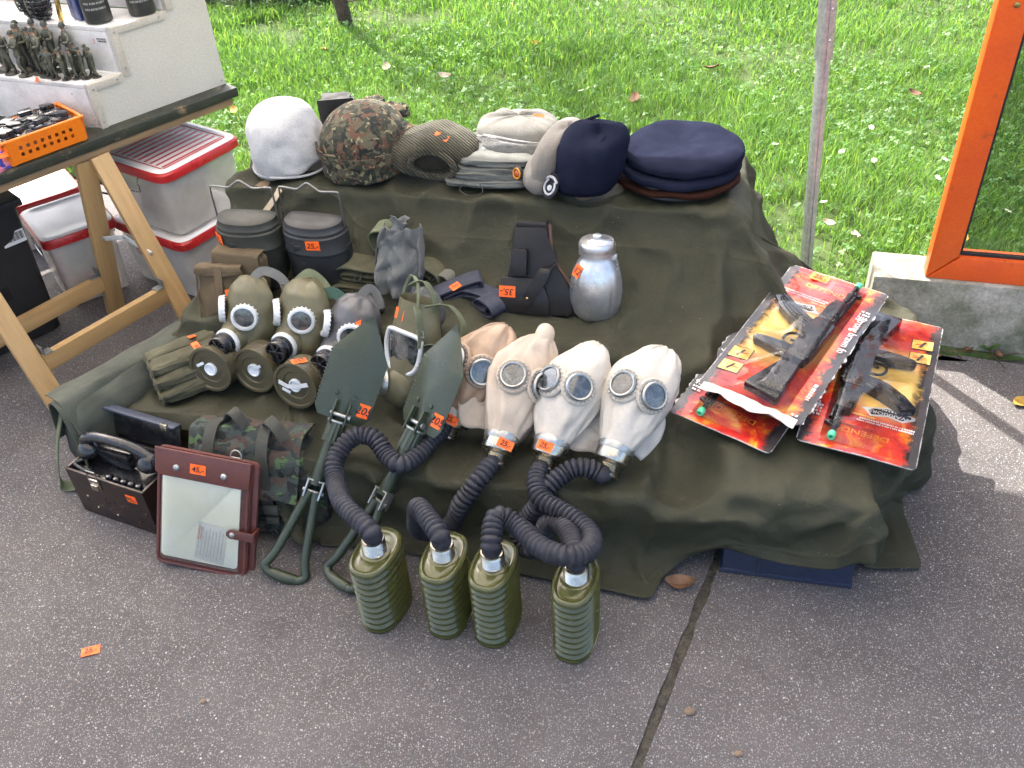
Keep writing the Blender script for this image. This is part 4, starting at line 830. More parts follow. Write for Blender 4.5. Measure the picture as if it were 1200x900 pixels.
# ---- olive mask with one D shaped visor
def visor_mask():
    c = W(-.640, -.352, .302); z = svec(-.40, -.80, .42).normalized(); y = svec(.10, .35, .92); x = y.cross(z).normalized(); M = frame(c, x, y)
    t = thing('visor_gas_mask', 'olive gas mask with a single white framed visor between the spades', 'gas mask', M); rings = []
    wt = [(0, .032), (.10, .050), (.28, .062), (.5, .068), (.72, .062), (.9, .052), (1, .050)]; dt = [(0, .03), (.1, .055), (.28, .066), (.5, .052), (.72, .048), (1, .042)]
    for j in range(37):
        f = j / 36; w, d = lerp_tab(wt, f), lerp_tab(dt, f); rings.append([(sgnpow(math.cos(a), .9) * w, -.125 + .245 * f, sgnpow(math.sin(a), .9) * (d if math.sin(a) > 0 else .02) + .003 * nz(math.cos(a) * 3, f * 4, math.sin(a) * 3)) for a in (6.283185 * i / 48 for i in range(48))])
    obj('mask_body', loft(rings + [[(p[0] * .92, p[1] - .012, p[2] * .9) for p in rings[-1]], [(p[0] * .9, p[1] - .05, p[2] * .85) for p in rings[-1]]]), OLVR, t, None, 60)
    def surf(X, Y): return .0500 + .004 - 3.2 * X * X
    lp = [(-.046, .040), (-.050, .012), (-.040, -.020), (-.022, -.038), (.004, -.042), (.034, -.034), (.047, -.010), (.050, .030), (.044, .047), (.0, .052), (-.036, .050)]
    Q = spline([(a, b, surf(a, b)) for a, b in lp], 88, True); obj('visor_frame', tube(Q, .0055, 10, False, True), ALWH, t)
    cen = sum(Q, Vector()) / len(Q); vs_ = [cen + Vector((0, 0, .006))] + [p + Vector((0, 0, -.001)) for p in Q]; obj('visor_glass', (vs_, [(0, 1 + i, 1 + (i + 1) % len(Q)) for i in range(len(Q))]), LENS, t)
    obj('snout', blob(lambda a, b: (.001 + .046 * math.sin(b) * math.cos(a), -.078 + .046 * math.cos(b), .042 + .040 * math.sin(b) * math.sin(a)), 32, 20), OLVR, t, None, 180)
    nv = Vector((-.62, -.12, .78)).normalized(); gm = frame(Vector((-.030, -.070, .073)), Vector((nv.z, 0, -nv.x)), Vector((0, 1, 0)))
    g = obj('grille', lathe([(.030, -.010), (.030, .002), (.0275, .005), (.0255, .0045), (.0235, .003), (.001, .0055)], 36, False, True), ZINC, t, gm); hb = MB()
    for rr, k in ((.006, 6), (.0115, 11), (.017, 16), (.021, 20)):
        for i in range(k): hb.add(lathe([(.0014, -.002), (.0014, .0012), (.0001, .0013)], 8, False, True), Matrix.Rotation(6.283 * i / k, 4, 'Z') @ Matrix.Translation((rr, 0, .0052 - rr * .11)))
    obj('grille_holes', hb, INK, g)['kind'] = 'stuff'
    for p in ((.038, -.098, .062), (.05, .02, .028)): obj('rivet', lathe([(.0, 0), (.005, 0), (.004, .003), (.0005, .004)], 10), DRUM, t, X3(p, 0, .7))
    for pts, w in (([(.028, .113, .046), (.045, .10, .058), (.052, .06, .052), (.052, .03, .048)], .020), ([(.03, .113, .044), (.01, .16, .03), (-.03, .165, .01), (-.055, .12, .0), (-.065, .06, .0), (-.066, .02, .01)], .007), ([(.035, .112, .03), (.07, .12, -.01), (.10, .08, -.03), (.10, .02, -.03), (.085, -.02, -.02)], .018), ([(.05, .03, .035), (.075, .04, .03), (.095, .03, .01), (.11, .04, -.02)], .020), ([(-.01, .15, .03), (.02, .165, .02), (.045, .13, .01), (.05, .10, .01)], .020)):
        obj('head_strap', strap(spline(pts, 24), w, .0012, (0, .3, 1) if w > .01 else (1, 0, 0)), WEBG, t)
    buckle(t, Matrix(), (.052, .062, .054), .2); obj('cheek_tab', rbox((.03, .035, .008), .003), OLVR, t, X3((.072, .012, .02), .2, .7, .2))
    price_tag(t, '35,-', M @ Vector((-.03, .085, .05)), M.to_3x3() @ Vector((0, 1, 0)), .034, .024); return t
visor_mask()
# ---- mess tins
MTG = pm('mess_tin_green', (.030, .031, .024), (.021, .022, .017), 14, .55, bump=.12, wear=((.12, .12, .11), .68, .8, 60)); MTK = pm('mess_tin_grey', (.023, .024, .026), (.017, .0175, .019), 14, .52, bump=.12, wear=((.13, .13, .13), .68, .8, 60)); WIRE = pm('steel_wire', (.30, .30, .30), rough=.35, metal=1, bump=.05)
def mess_tin(label, m, mat, txt, tp):
    t = thing('mess_tin', label, 'mess tin', m, 'mess tins with wire handles')
    def ring(k, z, n=48):
        out = []
        for i in range(n):
            a = 6.283185 * i / n; c, s = math.cos(a), math.sin(a); out.append((sgnpow(c, .8) * (.074 - k), sgnpow(s, .8) * (.043 - k) + .012 * (c * c) - .006, z))
        return out
    obj('pot', loft([ring(.006, 0), ring(.001, .003), ring(0, .008), ring(0, .094), ring(.001, .095)]), mat, t)
    obj('lid', loft([ring(-.0012, .090), ring(-.0022, .092), ring(-.0022, .096), ring(-.0008, .098), ring(-.0008, .128), ring(.002, .131), ring(.0022, .137), ring(.006, .141), ring(.007, .150), ring(.012, .153), ring(.03, .154)]), mat, t)
    h = spline([(-.0715, .008, .085), (-.0715, .008, .16), (-.071, .008, .204), (-.064, .008, .211), (-.03, .008, .209), (-.015, .008, .216), (0, .008, .224), (.015, .008, .216), (.03, .008, .209), (.064, .008, .211), (.071, .008, .204), (.0715, .008, .16), (.0715, .008, .085)], 72); obj('wire_handle', tube(h, .0021, 8), WIRE, t)
    for s in (-1, 1): obj('handle_lug', rbox((.008, .02, .026), .002), mat, t, Matrix.Translation((s * .0725, .008, .088)))
    obj('latch', MB().box((-.022, -.046, .108), (.026, .004, .018), .0015).box((-.022, -.049, .108), (.014, .003, .010), .001), mat, t); obj('latch_strap', MB().box((-.014, -.047, .06), (.012, .004, .035), .0015), mat, t)
    price_tag(t, txt, m @ Vector(tp), Vector((0, 0, 1)), .034, .024); return t
mess_tin('dark green mess tin with raised wire handle behind the brown pouches', S(-1.112, -.128, .302, 0, 0, .05) @ Matrix.Diagonal((1.08, 1.08, 1.2, 1)), MTG, '25,-', (-.066, -.04, .115))
mess_tin('grey mess tin with raised wire handle beside the rolled webbing', S(-.945, -.122, .302, 0, 0, -.08) @ Matrix.Diagonal((1.08, 1.08, 1.2, 1)), MTK, '25,-', (.018, -.05, .118))
tag(obj('canvas_strap', strap(spline([W(-1.115, -.035, .44), W(-1.085, -.022, .475), W(-1.07, -.012, .497)], 10), .016, .001, tuple(svec(1, -.3, 0))), pm('cream_strap', (.55, .45, .33), rough=.85), None), 'short cream canvas strap hanging behind the green mess tin', 'strap')
# ---- brown canvas pouches
BRNC = pm('brown_canvas', (.115, .082, .044), (.078, .056, .030), 12, .9, bump=.4, bscale=320, bdist=.0012)
def soft_box(d, bev, amp, seed, fx=None):
    bm = bmesh.new(); bmesh.ops.create_cube(bm, size=1); bmesh.ops.subdivide_edges(bm, edges=bm.edges[:], cuts=11, use_grid_fill=True); v = []
    for q in bm.verts:
        p = Vector((q.co.x * 2, q.co.y * 2, q.co.z * 2)); n = Vector((p.x * abs(p.x) ** 6, p.y * abs(p.y) ** 6, p.z * abs(p.z) ** 6)); m_ = max(abs(p.x), abs(p.y), abs(p.z)); k = 1 - bev * (1 if (abs(p.x) > .9) + (abs(p.y) > .9) + (abs(p.z) > .9) >= 2 else 0)
        w = Vector((p.x * d[0] / 2, p.y * d[1] / 2, p.z * d[2] / 2)); cen = Vector((0, 0, 0)); bulge = (1 - p.x ** 2) * (1 - p.y ** 2) + (1 - p.x ** 2) * (1 - p.z ** 2) + (1 - p.y ** 2) * (1 - p.z ** 2)
        dn = p.normalized(); q2 = w * k + dn * amp * (1.2 * bulge + 1.6 * fnz((p.x * 1.3 + seed, p.y * 1.3, p.z * 1.3), 4))
        if fx: q2 = Vector(fx(q2))
        v.append(tuple(q2))
    bm.verts.index_update(); f = [tuple(x.index for x in g.verts) for g in bm.faces]; bm.free(); return v, f
def pouch(label, m, d, seed, flap=.6, txt=None, tp=None, mat=BRNC):
    t = thing('canvas_pouch', label, 'pouch', m, 'brown canvas pouches'); w, dp, h = d
    obj('body', MB().add(soft_box((w, dp, h), .10, .004, seed), Matrix.Translation((0, 0, h / 2))), mat, t, None, 60)
    obj('flap', sheet(lambda s, q: ((s - .5) * w * (1.03 + .05 * q), -dp / 2 - .006 - .002 * math.sin(q * 3) + (dp * .9 * max(0, .12 - q) / .12), h * (1.0 - flap * q) + .004 + .006 * (1 - (2 * s - 1) ** 2) * (q > .9) * -1 + .002 * nz(s * 4, q * 4, seed)), 14, 16, .003), mat, t, None, 60)
    obj('closing_strap', strap(spline([(.01 * w, -dp / 2 - .010, h * (1 - flap) + .02), (.0, -dp / 2 - .011, h * .25), (-.01 * w, -dp / 2 - .008, h * .02)], 10), .018, .0015, (1, 0, 0)), mat, t)
    obj('side_seam', tube([(-w / 2 - .003, -dp / 2, .005), (-w / 2 - .004, -dp / 2 - .003, h * .5), (-w / 2 - .002, -dp / 2, h * .98)], .0022, 6), mat, t)
    if txt: price_tag(t, txt, m @ Vector(tp), Vector((0, .2, 1)), .026, .024)
pouch('brown canvas pouch in front leaning on its pair, orange tag', S(-1.150, -.262, .268, -.35, 0, .12), (.108, .038, .135), 1., .12, '12', (.03, -.03, .075))
pouch('brown canvas pouch standing behind the tagged one', S(-1.118, -.212, .296, -.22, 0, -.05), (.118, .035, .128), 5., .35)
# ---- bundle of magazine pouches
MAGC = pm('mag_olive', (.085, .079, .045), (.055, .052, .030), 14, .85, bump=.4, bscale=300)
dirm = svec(-.70, -.70, .02); ang = math.atan2(-.70, -.70)
k = 0
for lay, offs in ((0, (-.075, -.027, .022, .068)), (1, (-.052, -.005, .045)), (2, (-.03, .02))):
    for o_ in offs:
        k += 1; c = Vector((-1.205, -.388, 0)) + Vector((-.66, .75, 0)) * -o_ * .86; zz = .192 + .014 + lay * .026
        m = S(c.x + .012 * nz(k, 2.), c.y + .012 * nz(k, 5.), zz, .05 * nz(k, 3.3), .0, ang + .10 * nz(k, 9.1))
        t = thing('magazine_pouch', ('olive magazine pouch in the %s layer of the bundle, %s' % (('bottom', 'middle', 'top')[lay], ('far left', 'second from the left', 'third from the left', 'nearest the filter drum')[offs.index(o_)])), 'pouch', m, 'bundle of magazine pouches')
        obj('body', soft_box((.165, .043, .025), .12, .0035, k), MAGC, t, None, 60)
        obj('flap', sheet(lambda s, q: (-.080 + .10 * q, (s - .5) * .044, .0155 + .002 * nz(s * 3, q * 5, k) - .012 * (abs(2 * s - 1) ** 6)), 10, 12, .002), MAGC, t, None, 60)
        obj('binding', tube([(.081, -.022, .012), (.084, 0, .015), (.081, .022, .012), (.083, .021, -.010), (.084, 0, -.013), (.083, -.021, -.010), (.081, -.022, .012)], .0022, 6), MAGC, t)
        if lay == 2: price_tag(t, '8', m @ Vector((-.03, 0, .02)), svec(.5, .6, 0), .030, .016)
t = thing('cellophane_pack', 'crinkled clear packet with dark contents on the pouch bundle', 'packet', S(-1.165, -.285, .235, .2, .1, .5))
obj('wrapper', sheet(lambda s, q: ((s - .5) * .11, (q - .5) * .07, .016 + .012 * math.sin(math.pi * s) * math.sin(math.pi * q) + .010 * fnz((s * 5, q * 5, 1), 3)), 26, 18), glassy('cellophane', (.85, .8, .8), .06, .25, 1.), t, None, 0); obj('contents', soft_box((.09, .055, .022), .1, .003, 3), pm('dark_brown_goods', (.03, .018, .016), rough=.4), t)
price_tag(t, '7', S(-1.15, -.315, .27).translation, svec(.6, .6, 0), .030, .014)
# ---- rolled webbing and belts
def belt_roll(name, label, m, path, w, mat, side, group=None, th=.0018, buckl=None):
    t = thing(name, label, 'belt', m, group); obj('band', strap(spline(path, 20 * len(path)), w, th, side), mat, t)
    if buckl: obj('buckle', tube([Vector(buckl) + Vector(p) for p in ((-.004, -.02, 0), (.012, -.02, .003), (.012, .02, .003), (-.004, .02, 0))], .002, 6, True, True), pm('buckle_green', (.08, .11, .09), rough=.4, metal=.5), t)
    return t
M0 = S(-.815, -.125, .302, 0, 0, .10); SD = (.05, 1, .1)
belt_roll('webbing_belt', 'folded olive webbing belt, upper of the two with looped left ends', M0, [(.10, 0, .055), (.0, 0, .068), (-.06, 0, .078), (-.085, 0, .066), (-.082, 0, .046), (-.06, 0, .036), (.0, 0, .030), (.08, 0, .026), (.085, 0, .031), (.0, 0, .038), (-.055, 0, .046), (-.068, 0, .053), (-.058, 0, .060), (.0, 0, .052), (.09, 0, .040)], .062, WEBO, SD, 'rolled webbing belts', buckl=(-.03, -.03, .052))
belt_roll('webbing_belt', 'folded olive webbing belt, lower of the two with looped left ends', M0, [(.10, -.01, .012), (.0, -.012, .022), (-.07, -.014, .033), (-.100, -.015, .026), (-.104, -.015, .012), (-.08, -.014, .003), (.0, -.012, .003), (.09, -.01, .004), (.092, -.01, .008), (.0, -.012, .010), (-.07, -.014, .015), (-.085, -.014, .02), (-.07, -.014, .024), (.0, -.01, .016)], .060, WEBO, SD, 'rolled webbing belts', buckl=(-.055, -.045, .018))
belt_roll('webbing_belt', 'olive webbing loop standing up highest behind the grey sack', S(-.800, -.075, .302), [(.03, 0, .03), (-.005, 0, .09), (-.018, 0, .125), (-.008, 0, .142), (.015, 0, .146), (.03, 0, .13), (.045, 0, .08), (.06, 0, .02)], .045, WEBG, (.25, 1, .2), 'rolled webbing belts')
belt_roll('webbing_belt', 'dark olive webbing coil lying right of the grey sack', S(-.690, -.085, .302, 0, 0, -.25), [(-.09, 0, .02), (-.05, 0, .055), (0, 0, .068), (.045, 0, .055), (.055, 0, .03), (.04, 0, .008), (0, 0, .004), (-.06, 0, .005), (-.02, 0, .02), (.02, 0, .03), (.03, 0, .04), (0, 0, .048), (-.04, 0, .035)], .075, WEBO, (.1, 1, 0), 'rolled webbing belts')
belt_roll('webbing_belt', 'grey webbing strap end beside the blue belts', S(-.632, -.105, .302, 0, 0, -.3), [(-.03, 0, .03), (-.01, 0, .05), (.015, 0, .045), (.03, 0, .01)], .05, pm('webbing_grey', (.13, .13, .11), rough=.85), (.1, 1, 0))
BLW = pm('blue_webbing', (.036, .042, .068), (.024, .028, .046), 30, .8, bump=.4, bscale=420, bdist=.001)
b1 = belt_roll('blue_belt', 'blue grey belt rolled flat with an orange tag', S(-.592, -.145, .318, 0, -.32, .35) @ Matrix.Scale(1.2, 4), [(-.045, 0, .003), (.035, 0, .003), (.050, 0, .012), (.045, 0, .024), (.0, 0, .027), (-.045, 0, .026), (-.052, 0, .016), (-.045, 0, .010), (.03, 0, .011), (.036, 0, .016), (.0, 0, .019), (-.03, 0, .018)], .040, BLW, (0, 1, 0), 'blue belts')
price_tag(b1, '5', S(-.604, -.165, .375).translation, svec(.2, .3, 1), .026, .024)
belt_roll('blue_belt', 'blue grey belt folded loosely beneath the tagged one', S(-.560, -.150, .302, 0, 0, -.25) @ Matrix.Scale(1.25, 4), [(-.055, 0, .004), (.045, 0, .004), (.062, 0, .014), (.052, 0, .026), (.0, 0, .034), (-.05, 0, .028), (-.058, 0, .018), (-.04, 0, .012), (.035, 0, .013), (.042, 0, .018), (.01, 0, .024), (-.03, 0, .02)], .036, BLW, (0, 1, .05), 'blue belts')
belt_roll('blue_belt', 'blue grey belt loop lying nearest the holster', S(-.535, -.175, .302, 0, 0, -.6) @ Matrix.Scale(1.25, 4), [(-.05, 0, .006), (.03, 0, .005), (.048, 0, .016), (.038, 0, .030), (.012, 0, .033), (-.002, 0, .022), (.01, 0, .013), (.028, 0, .016), (.03, 0, .022)], .034, BLW, (0, 1, -.05), 'blue belts')
# ---- grey sack
t = thing('grey_sack', 'crumpled grey cloth sack lying over the webbing belts', 'sack', S(-.742, -.150, .335, -.30, .12, .15) @ Matrix.Diagonal((.68, .9, .92, 1)))
def sack(s, q):   # a limp bag: folded sheet falling from its drawn neck over the belts
    w = .050 + .030 * math.sin(math.pi * min(1, q * .8 + .1)); a = (s - .5) * math.pi * 1.15; z = .150 - .165 * q; y = -.030 * math.cos(a) * (1 - .25 * q) - .035 * q
    f = .012 * fnz((s * 5 + 3, q * 2.2, 1), 4) + .007 * math.sin(s * 21 + 4 * nz(q * 3, s * 2)) * (.4 + .6 * q); return (w * math.sin(a) + .018 * q * (s - .4) + f * .6, y + f * 1.4 - .012 * math.sin(q * 9 + s * 4) * .5, z + .014 * nz(s * 4, q * 3, 7) + .02 * abs(s - .5) * (1 - q))
obj('body', sheet(sack, 64, 48, .003), GRYC, t, None, 180); obj('drawn_neck', sheet(lambda s, q: ((.030 - .012 * math.sin(math.pi * q)) * math.cos(6.283 * s) * (1 + .22 * math.sin(s * 44)) - .004, (.016 - .006 * math.sin(math.pi * q)) * math.sin(6.283 * s) - .016, .140 + .036 * q + .008 * math.sin(s * 12.6)), 60, 10, .002), GRYC, t, None, 180)
t = thing('grey_sack', 'small grey cloth fold tucked behind the visor mask', 'sack', S(-.640, -.262, .345, -.2, 0, 0)); obj('body', blob(lambda a, b: (.040 * math.sin(b) * math.cos(a) * (1 + .15 * math.sin(a * 5)), .022 * math.sin(b) * math.sin(a), .055 * math.cos(b) + .01 * fnz((a, b * 3, 2))), 40, 24), GRYC, t, None, 180)
t = thing('cloth_scrap', 'crumpled dark blue-grey cloth tucked behind the grey mask', 'cloth', S(-.795, -.222, .325)); obj('body', blob(lambda a, b: (.04 * math.sin(b) * math.cos(a), .022 * math.sin(b) * math.sin(a), .026 * math.cos(b) + .014 * fnz((math.cos(a) * 3, math.sin(a) * 3, b * 2))), 36, 20), pm('scrap_grey', (.09, .095, .105), rough=.9), t, None, 180)
# ---- holster
LEAB = pm('black_leather', (.015, .0135, .013), (.010, .009, .009), 16, .42, bump=.25, bscale=260, bdist=.0008, spec=.32, wear=((.07, .045, .035), .70, .80, 40)); LEAE = pm('leather_edge', (.10, .055, .04), rough=.7)
hm = S(-.392, -.172, .302, -.42, 0, .02); t = thing('leather_holster', 'black leather pistol holster standing next to the aluminium canteen', 'holster', hm)
prof = [(-.095, .0), (-.02, -.004), (.062, -.008), (.078, .006), (.076, .045), (.060, .075), (.036, .105), (.018, .135), (.012, .170), (.008, .205), (-.02, .210), (-.045, .206), (-.070, .203), (-.074, .12), (-.088, .045)]
TOx = Matrix.Rotation(R(90), 4, 'X')
obj('body', bprism(prof, .028, .009, 3), LEAB, t, TOx); obj('flap', bprism([(-.098, -.002), (.02, -.004), (.02, .03), (.0, .078), (-.04, .082), (-.094, .080)], .006, .002), LEAB, t, Matrix.Translation((0, -.021, .002)) @ TOx)
obj('top_fold', bprism([(-.066, .196), (.006, .198), (.006, .212), (-.066, .210)], .036, .006), LEAB, t, Matrix.Translation((.0, .0, .0)) @ TOx)
obj('magazine_pocket', bprism([(-.072, .088), (-.034, .088), (-.034, .145), (-.036, .150), (-.072, .147)], .022, .005), LEAB, t, Matrix.Translation((0, -.021, 0)) @ TOx)
obj('strap', strap(spline([(.030, -.010, .118), (.012, -.028, .105), (-.012, -.030, .065), (-.030, -.029, .035)], 20), .028, .0016, (.8, 0, .5)), LEAB, t); obj('strap_end', bprism([(.014 * math.cos(a), .014 * math.sin(a)) for a in [k * .5236 for k in range(12)]], .003, .001), LEAB, t, Matrix.Translation((-.034, -.0288, .030)) @ TOx)
obj('stud', lathe([(.0, -.001), (.004, 0), (.003, .003), (.0005, .004)], 12), BRS, t, Matrix.Translation((-.030, -.031, .038)) @ TOx); obj('edge_welt', tube(spline([(.078, -.004, .004), (.078, -.004, .045), (.062, -.004, .075), (.038, -.004, .105), (.020, -.004, .135), (.014, -.004, .170), (.010, -.004, .204)], 30), .0045, 8), LEAE, t)
price_tag(t, '35,-', hm @ Vector((-.078, -.03, .050)), Vector((0, 0, -1)), .038, .026)
# ---- canteen
ALUM = pm('bare_aluminium', (.62, .63, .65), (.50, .51, .53), 22, .36, bump=.3, bscale=60, bdist=.002, metal=.85, wear=((.40, .41, .42), .62, .75, 30))
cmx = S(-.268, -.165, .300, -.12, 0, 0) @ Matrix.Diagonal((1, 1, 1.1, 1)); t = thing('canteen', 'dented bare aluminium canteen with screw cap, fluted body', 'canteen', cmx); rg = []
for r, z in [(.020, .0), (.040, .003), (.050, .014), (.057, .035), (.0595, .06), (.058, .085), (.052, .108), (.043, .125), (.037, .133), (.0345, .138), (.0345, .147)]:
    rg.append([((r - (.0032 * max(0, math.cos(8 * a)) ** 4 * min(1, z * 30) * max(0, 1 - z / .13))) * math.cos(a) + .0012 * nz(a * 2, z * 30), (r * .86 - (.0032 * max(0, math.cos(8 * a)) ** 4 * max(0, 1 - z / .13))) * math.sin(a), z) for a in (6.283185 * i / 96 for i in range(96))])
obj('body', loft(rg), ALUM, t, None, 60); obj('cap', lathe([(.0345, .1465), (.040, .147), (.0405, .150), (.0395, .1535), (.0405, .156), (.0405, .166), (.039, .169), (.037, .172), (.014, .174), (.0115, .176), (.0105, .183), (.007, .185), (.001, .1855)], 40, True, True), ALUM, t)
obj('hinge_lug', MB().box((.039, .0, .138), (.012, .014, .012), .003).add(tube([(.040, -.006, .136), (.040, .006, .136)], .004, 8)), ALUM, t); ch = MB()
for i in range(9): ch.add(tube([(math.cos(a) * .004, math.sin(a) * .0022, 0) for a in [k * .785 for k in range(8)]], .0008, 5, False, True), X3((.045 + .0012 * i, -.006, .134 - i * .0052), R(90) * (i % 2), .9))
obj('chain', ch, ZINC, t)['kind'] = 'stuff'
price_tag(t, '12', cmx @ Vector((-.045, -.035, .118)), Vector((.2, 0, 1)), .022, .028)
# ================================================================ headgear on the top tier
WHC = pm('white_cotton', (.46, .46, .46), (.37, .37, .37), 10, .9, bump=.3, bscale=240, wear=((.27, .28, .30), .58, .74, 26))
def camo_mat(name, base, g1, g2, br, bk, sc):
    if name in MATS: return MATS[name]
    m, n, l, bs = _mat(name); co = coords(n, l); c = base
    def spots(s, thr, off):
        mp = n.new('ShaderNodeVectorMath'); mp.operation = 'ADD'; mp.inputs[1].default_value = (off, off * 1.7, off * .6); l.new(co, mp.inputs[0]); f = ntex(n, l, mp.outputs[0], s, 2.2, .5, .4); return ramp(n, l, f, [(thr, (0, 0, 0)), (thr + .012, (1, 1, 1))])
    c = mixc(n, l, spots(sc, .50, 1), c, g1); c = mixc(n, l, spots(sc * 1.15, .55, 4), c, br); c = mixc(n, l, spots(sc * 1.5, .57, 7), c, bk); c = mixc(n, l, spots(sc * 1.9, .625, 11), c, g2)
    fine = ntex(n, l, co, 320, 2, .5); l.new(mixc(n, l, .2, c, ramp(n, l, fine, [(.3, (.2,) * 3), (.7, (.8,) * 3)]), 'OVERLAY'), bs.inputs['Base Color']); bs.inputs['Roughness'].default_value = .88; bumpn(n, l, bs, [(fine, .3, .001), (ntex(n, l, co, 26, 4, .6), .4, .006)]); MATS[name] = m; return m
FLK = camo_mat('camo_brown', (.075, .068, .042), (.024, .028, .016), (.19, .175, .095), (.085, .042, .024), (.010, .011, .009), 36)
FLG = camo_mat('camo_green', (.034, .046, .042), (.019, .027, .025), (.055, .10, .040), (.052, .034, .026), (.009, .011, .011), 20)
# white helmet cover
t = thing('white_helmet', 'helmet in a white cloth cover at the left end of the top tier', 'helmet', ST(-1.085, .115, 0, 0, .1))
def helm(rx, ry, h, brim, amp, seed, ridge=0):
    def f(a, b):
        c, s = math.cos(b), math.sin(b)
        if b < math.pi * .62: k = sgnpow(s, .86); z = h * sgnpow(c, .8) if c > 0 else h * c * .55
        else: k = max(.05, s / math.sin(math.pi * .62)) * sgnpow(math.sin(math.pi * .62), .86); z = h * math.cos(math.pi * .62) * .55 + .02 * (b - math.pi * .62)
        fl = 1 + brim * max(0, (b - math.pi * .42)) ** 1.0 * (b < math.pi * .63)
        w = amp * fnz((math.cos(a) * 2 * k + seed, math.sin(a) * 2 * k, c * 2), 4); return (rx * k * math.cos(a) * fl * (1 + w), ry * k * math.sin(a) * fl * (1 + w), z + .02 * math.cos(a) * max(0, -c) + h * .18)
    return f
o = obj('cover', blob(helm(.096, .105, .128, .05, .10, 2.), 64, 40), WHC, t, X3((0, 0, .016), .12, -.14), 180)
obj('hem_band', tube([Vector((.099 * math.cos(a), .108 * math.sin(a), .008 + .003 * math.sin(a * 3))) for a in [6.283 * k / 48 for k in range(48)]], .0032, 8, False, True), WHC, t)
# camo helmet
hmx = ST(-.885, .125, 0, 0, -.2); t = thing('camo_helmet', 'helmet with brown flecked camouflage cover and band', 'helmet', hmx)
obj('cover', blob(helm(.112, .118, .122, .10, .05, 6.), 72, 44), FLK, t, X3((0, 0, .014), .10, .06), 180)
bd = [Vector((.1185 * math.cos(a), .1245 * math.sin(a), .052 + .006 * math.sin(a * 2 + 1) - .012 * math.sin(a))) for a in [6.283 * k / 60 for k in range(60)]]; obj('elastic_band', strap(bd + [bd[0]], .024, .0018, (0, 0, 1)), FLK, t); [obj('band_loop', rbox((.024, .006, .032), .002), FLK, t, q_) for q_ in (X3((-.02, -.122, .064), .2), X3((.09, -.085, .06), .2, 0, .8))]
obj('cover_seam', strap(spline([(-.095, .03, .10), (-.05, -.02, .145), (.0, -.05, .135), (.03, -.095, .10)], 20), .02, .0012, (.6, .5, .2)), FLK, t)
sb = MB()
for p in ((-.085, .06, .108), (-.02, .09, .122), (.05, .085, .115), (.095, .04, .090)): sb.add(soft_box((.05, .03, .012), .1, .004, p[0] * 50), X3(p, .5, p[0] * 4, p[0] * 9))
obj('foliage_loops', sb, FLK, t, None, 60)
t = thing('black_pouch', 'small black pouch peeking out between the two helmets', 'pouch', ST(-1.005, .262, 0, 0, .3)); obj('body', MB().add(soft_box((.085, .05, .115), .12, .004, 4), Matrix.Translation((0, 0, .058))), pm('black_nylon', (.012, .012, .014), rough=.7), t, None, 60); obj('flap', sheet(lambda s, q: ((s - .5) * .092, -.030 + .004 * q, .122 - .05 * q), 8, 6, .002), MATS['black_nylon'], t, None, 60)
# knitted balaclava
m, n, l, bs = _mat('olive_knit'); co = coords(n, l); w = n.new('ShaderNodeTexWave'); w.inputs['Scale'].default_value = 62; w.inputs['Distortion'].default_value = 1.2; w.bands_direction = 'DIAGONAL'; l.new(co, w.inputs['Vector']); KNIT = m
l.new(ramp(n, l, w.outputs['Fac'], [(.2, (.026, .023, .012)), (.8, (.066, .060, .032))]), bs.inputs['Base Color']); bs.inputs['Roughness'].default_value = .95; bs.inputs['Sheen Weight'].default_value = .1; bumpn(n, l, bs, [(w.outputs['Fac'], .9, .004), (ntex(n, l, co, 260, 3), .5, .002)])
hmx = ST(-.718, .125, 0, 0, .12); t = thing('knit_balaclava', 'olive ribbed knit balaclava folded with its face hole to the front', 'balaclava', hmx)
def bala(a, b):
    c, s = math.cos(b), math.sin(b); x = .120 * sgnpow(s, .7) * sgnpow(math.cos(a), .9); y = .082 * sgnpow(s, .7) * math.sin(a); z = .052 + .052 * sgnpow(c, .75) * (1 + .25 * x / .11)
    z += .010 * math.sin(x * 40 + 1) * max(0, c) + .012 * fnz((x * 9, y * 9, 2), 3) * max(.2, c); y -= .03 * max(0, -c) * .4
    dx, dz = (x - .012) / .052, (z - .048) / .034
    if math.sin(a) < 0: y += .045 * math.exp(-(dx * dx + dz * dz) ** 2)
    return (x, y, z)
obj('body', blob(bala, 80, 50), KNIT, t, X3((0, 0, 0), .12, .08), 180)
hq = [Vector((.012 + .054 * math.cos(a), -.074 + .012 * math.sin(a) ** 2 - .004 * math.cos(a), .050 + .034 * math.sin(a))) for a in [6.283 * k / 40 for k in range(40)]]; obj('hole_cuff', tube(hq, .008, 10, False, True), KNIT, t, X3((0, 0, 0), .12, .08))
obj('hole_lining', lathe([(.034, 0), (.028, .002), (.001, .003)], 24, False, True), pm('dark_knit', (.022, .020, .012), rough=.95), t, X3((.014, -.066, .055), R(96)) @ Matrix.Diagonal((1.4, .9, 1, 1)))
price_tag(t, '15', hmx @ Vector((.045, -.05, .12)), svec(.2, .8, .4), .034, .020)
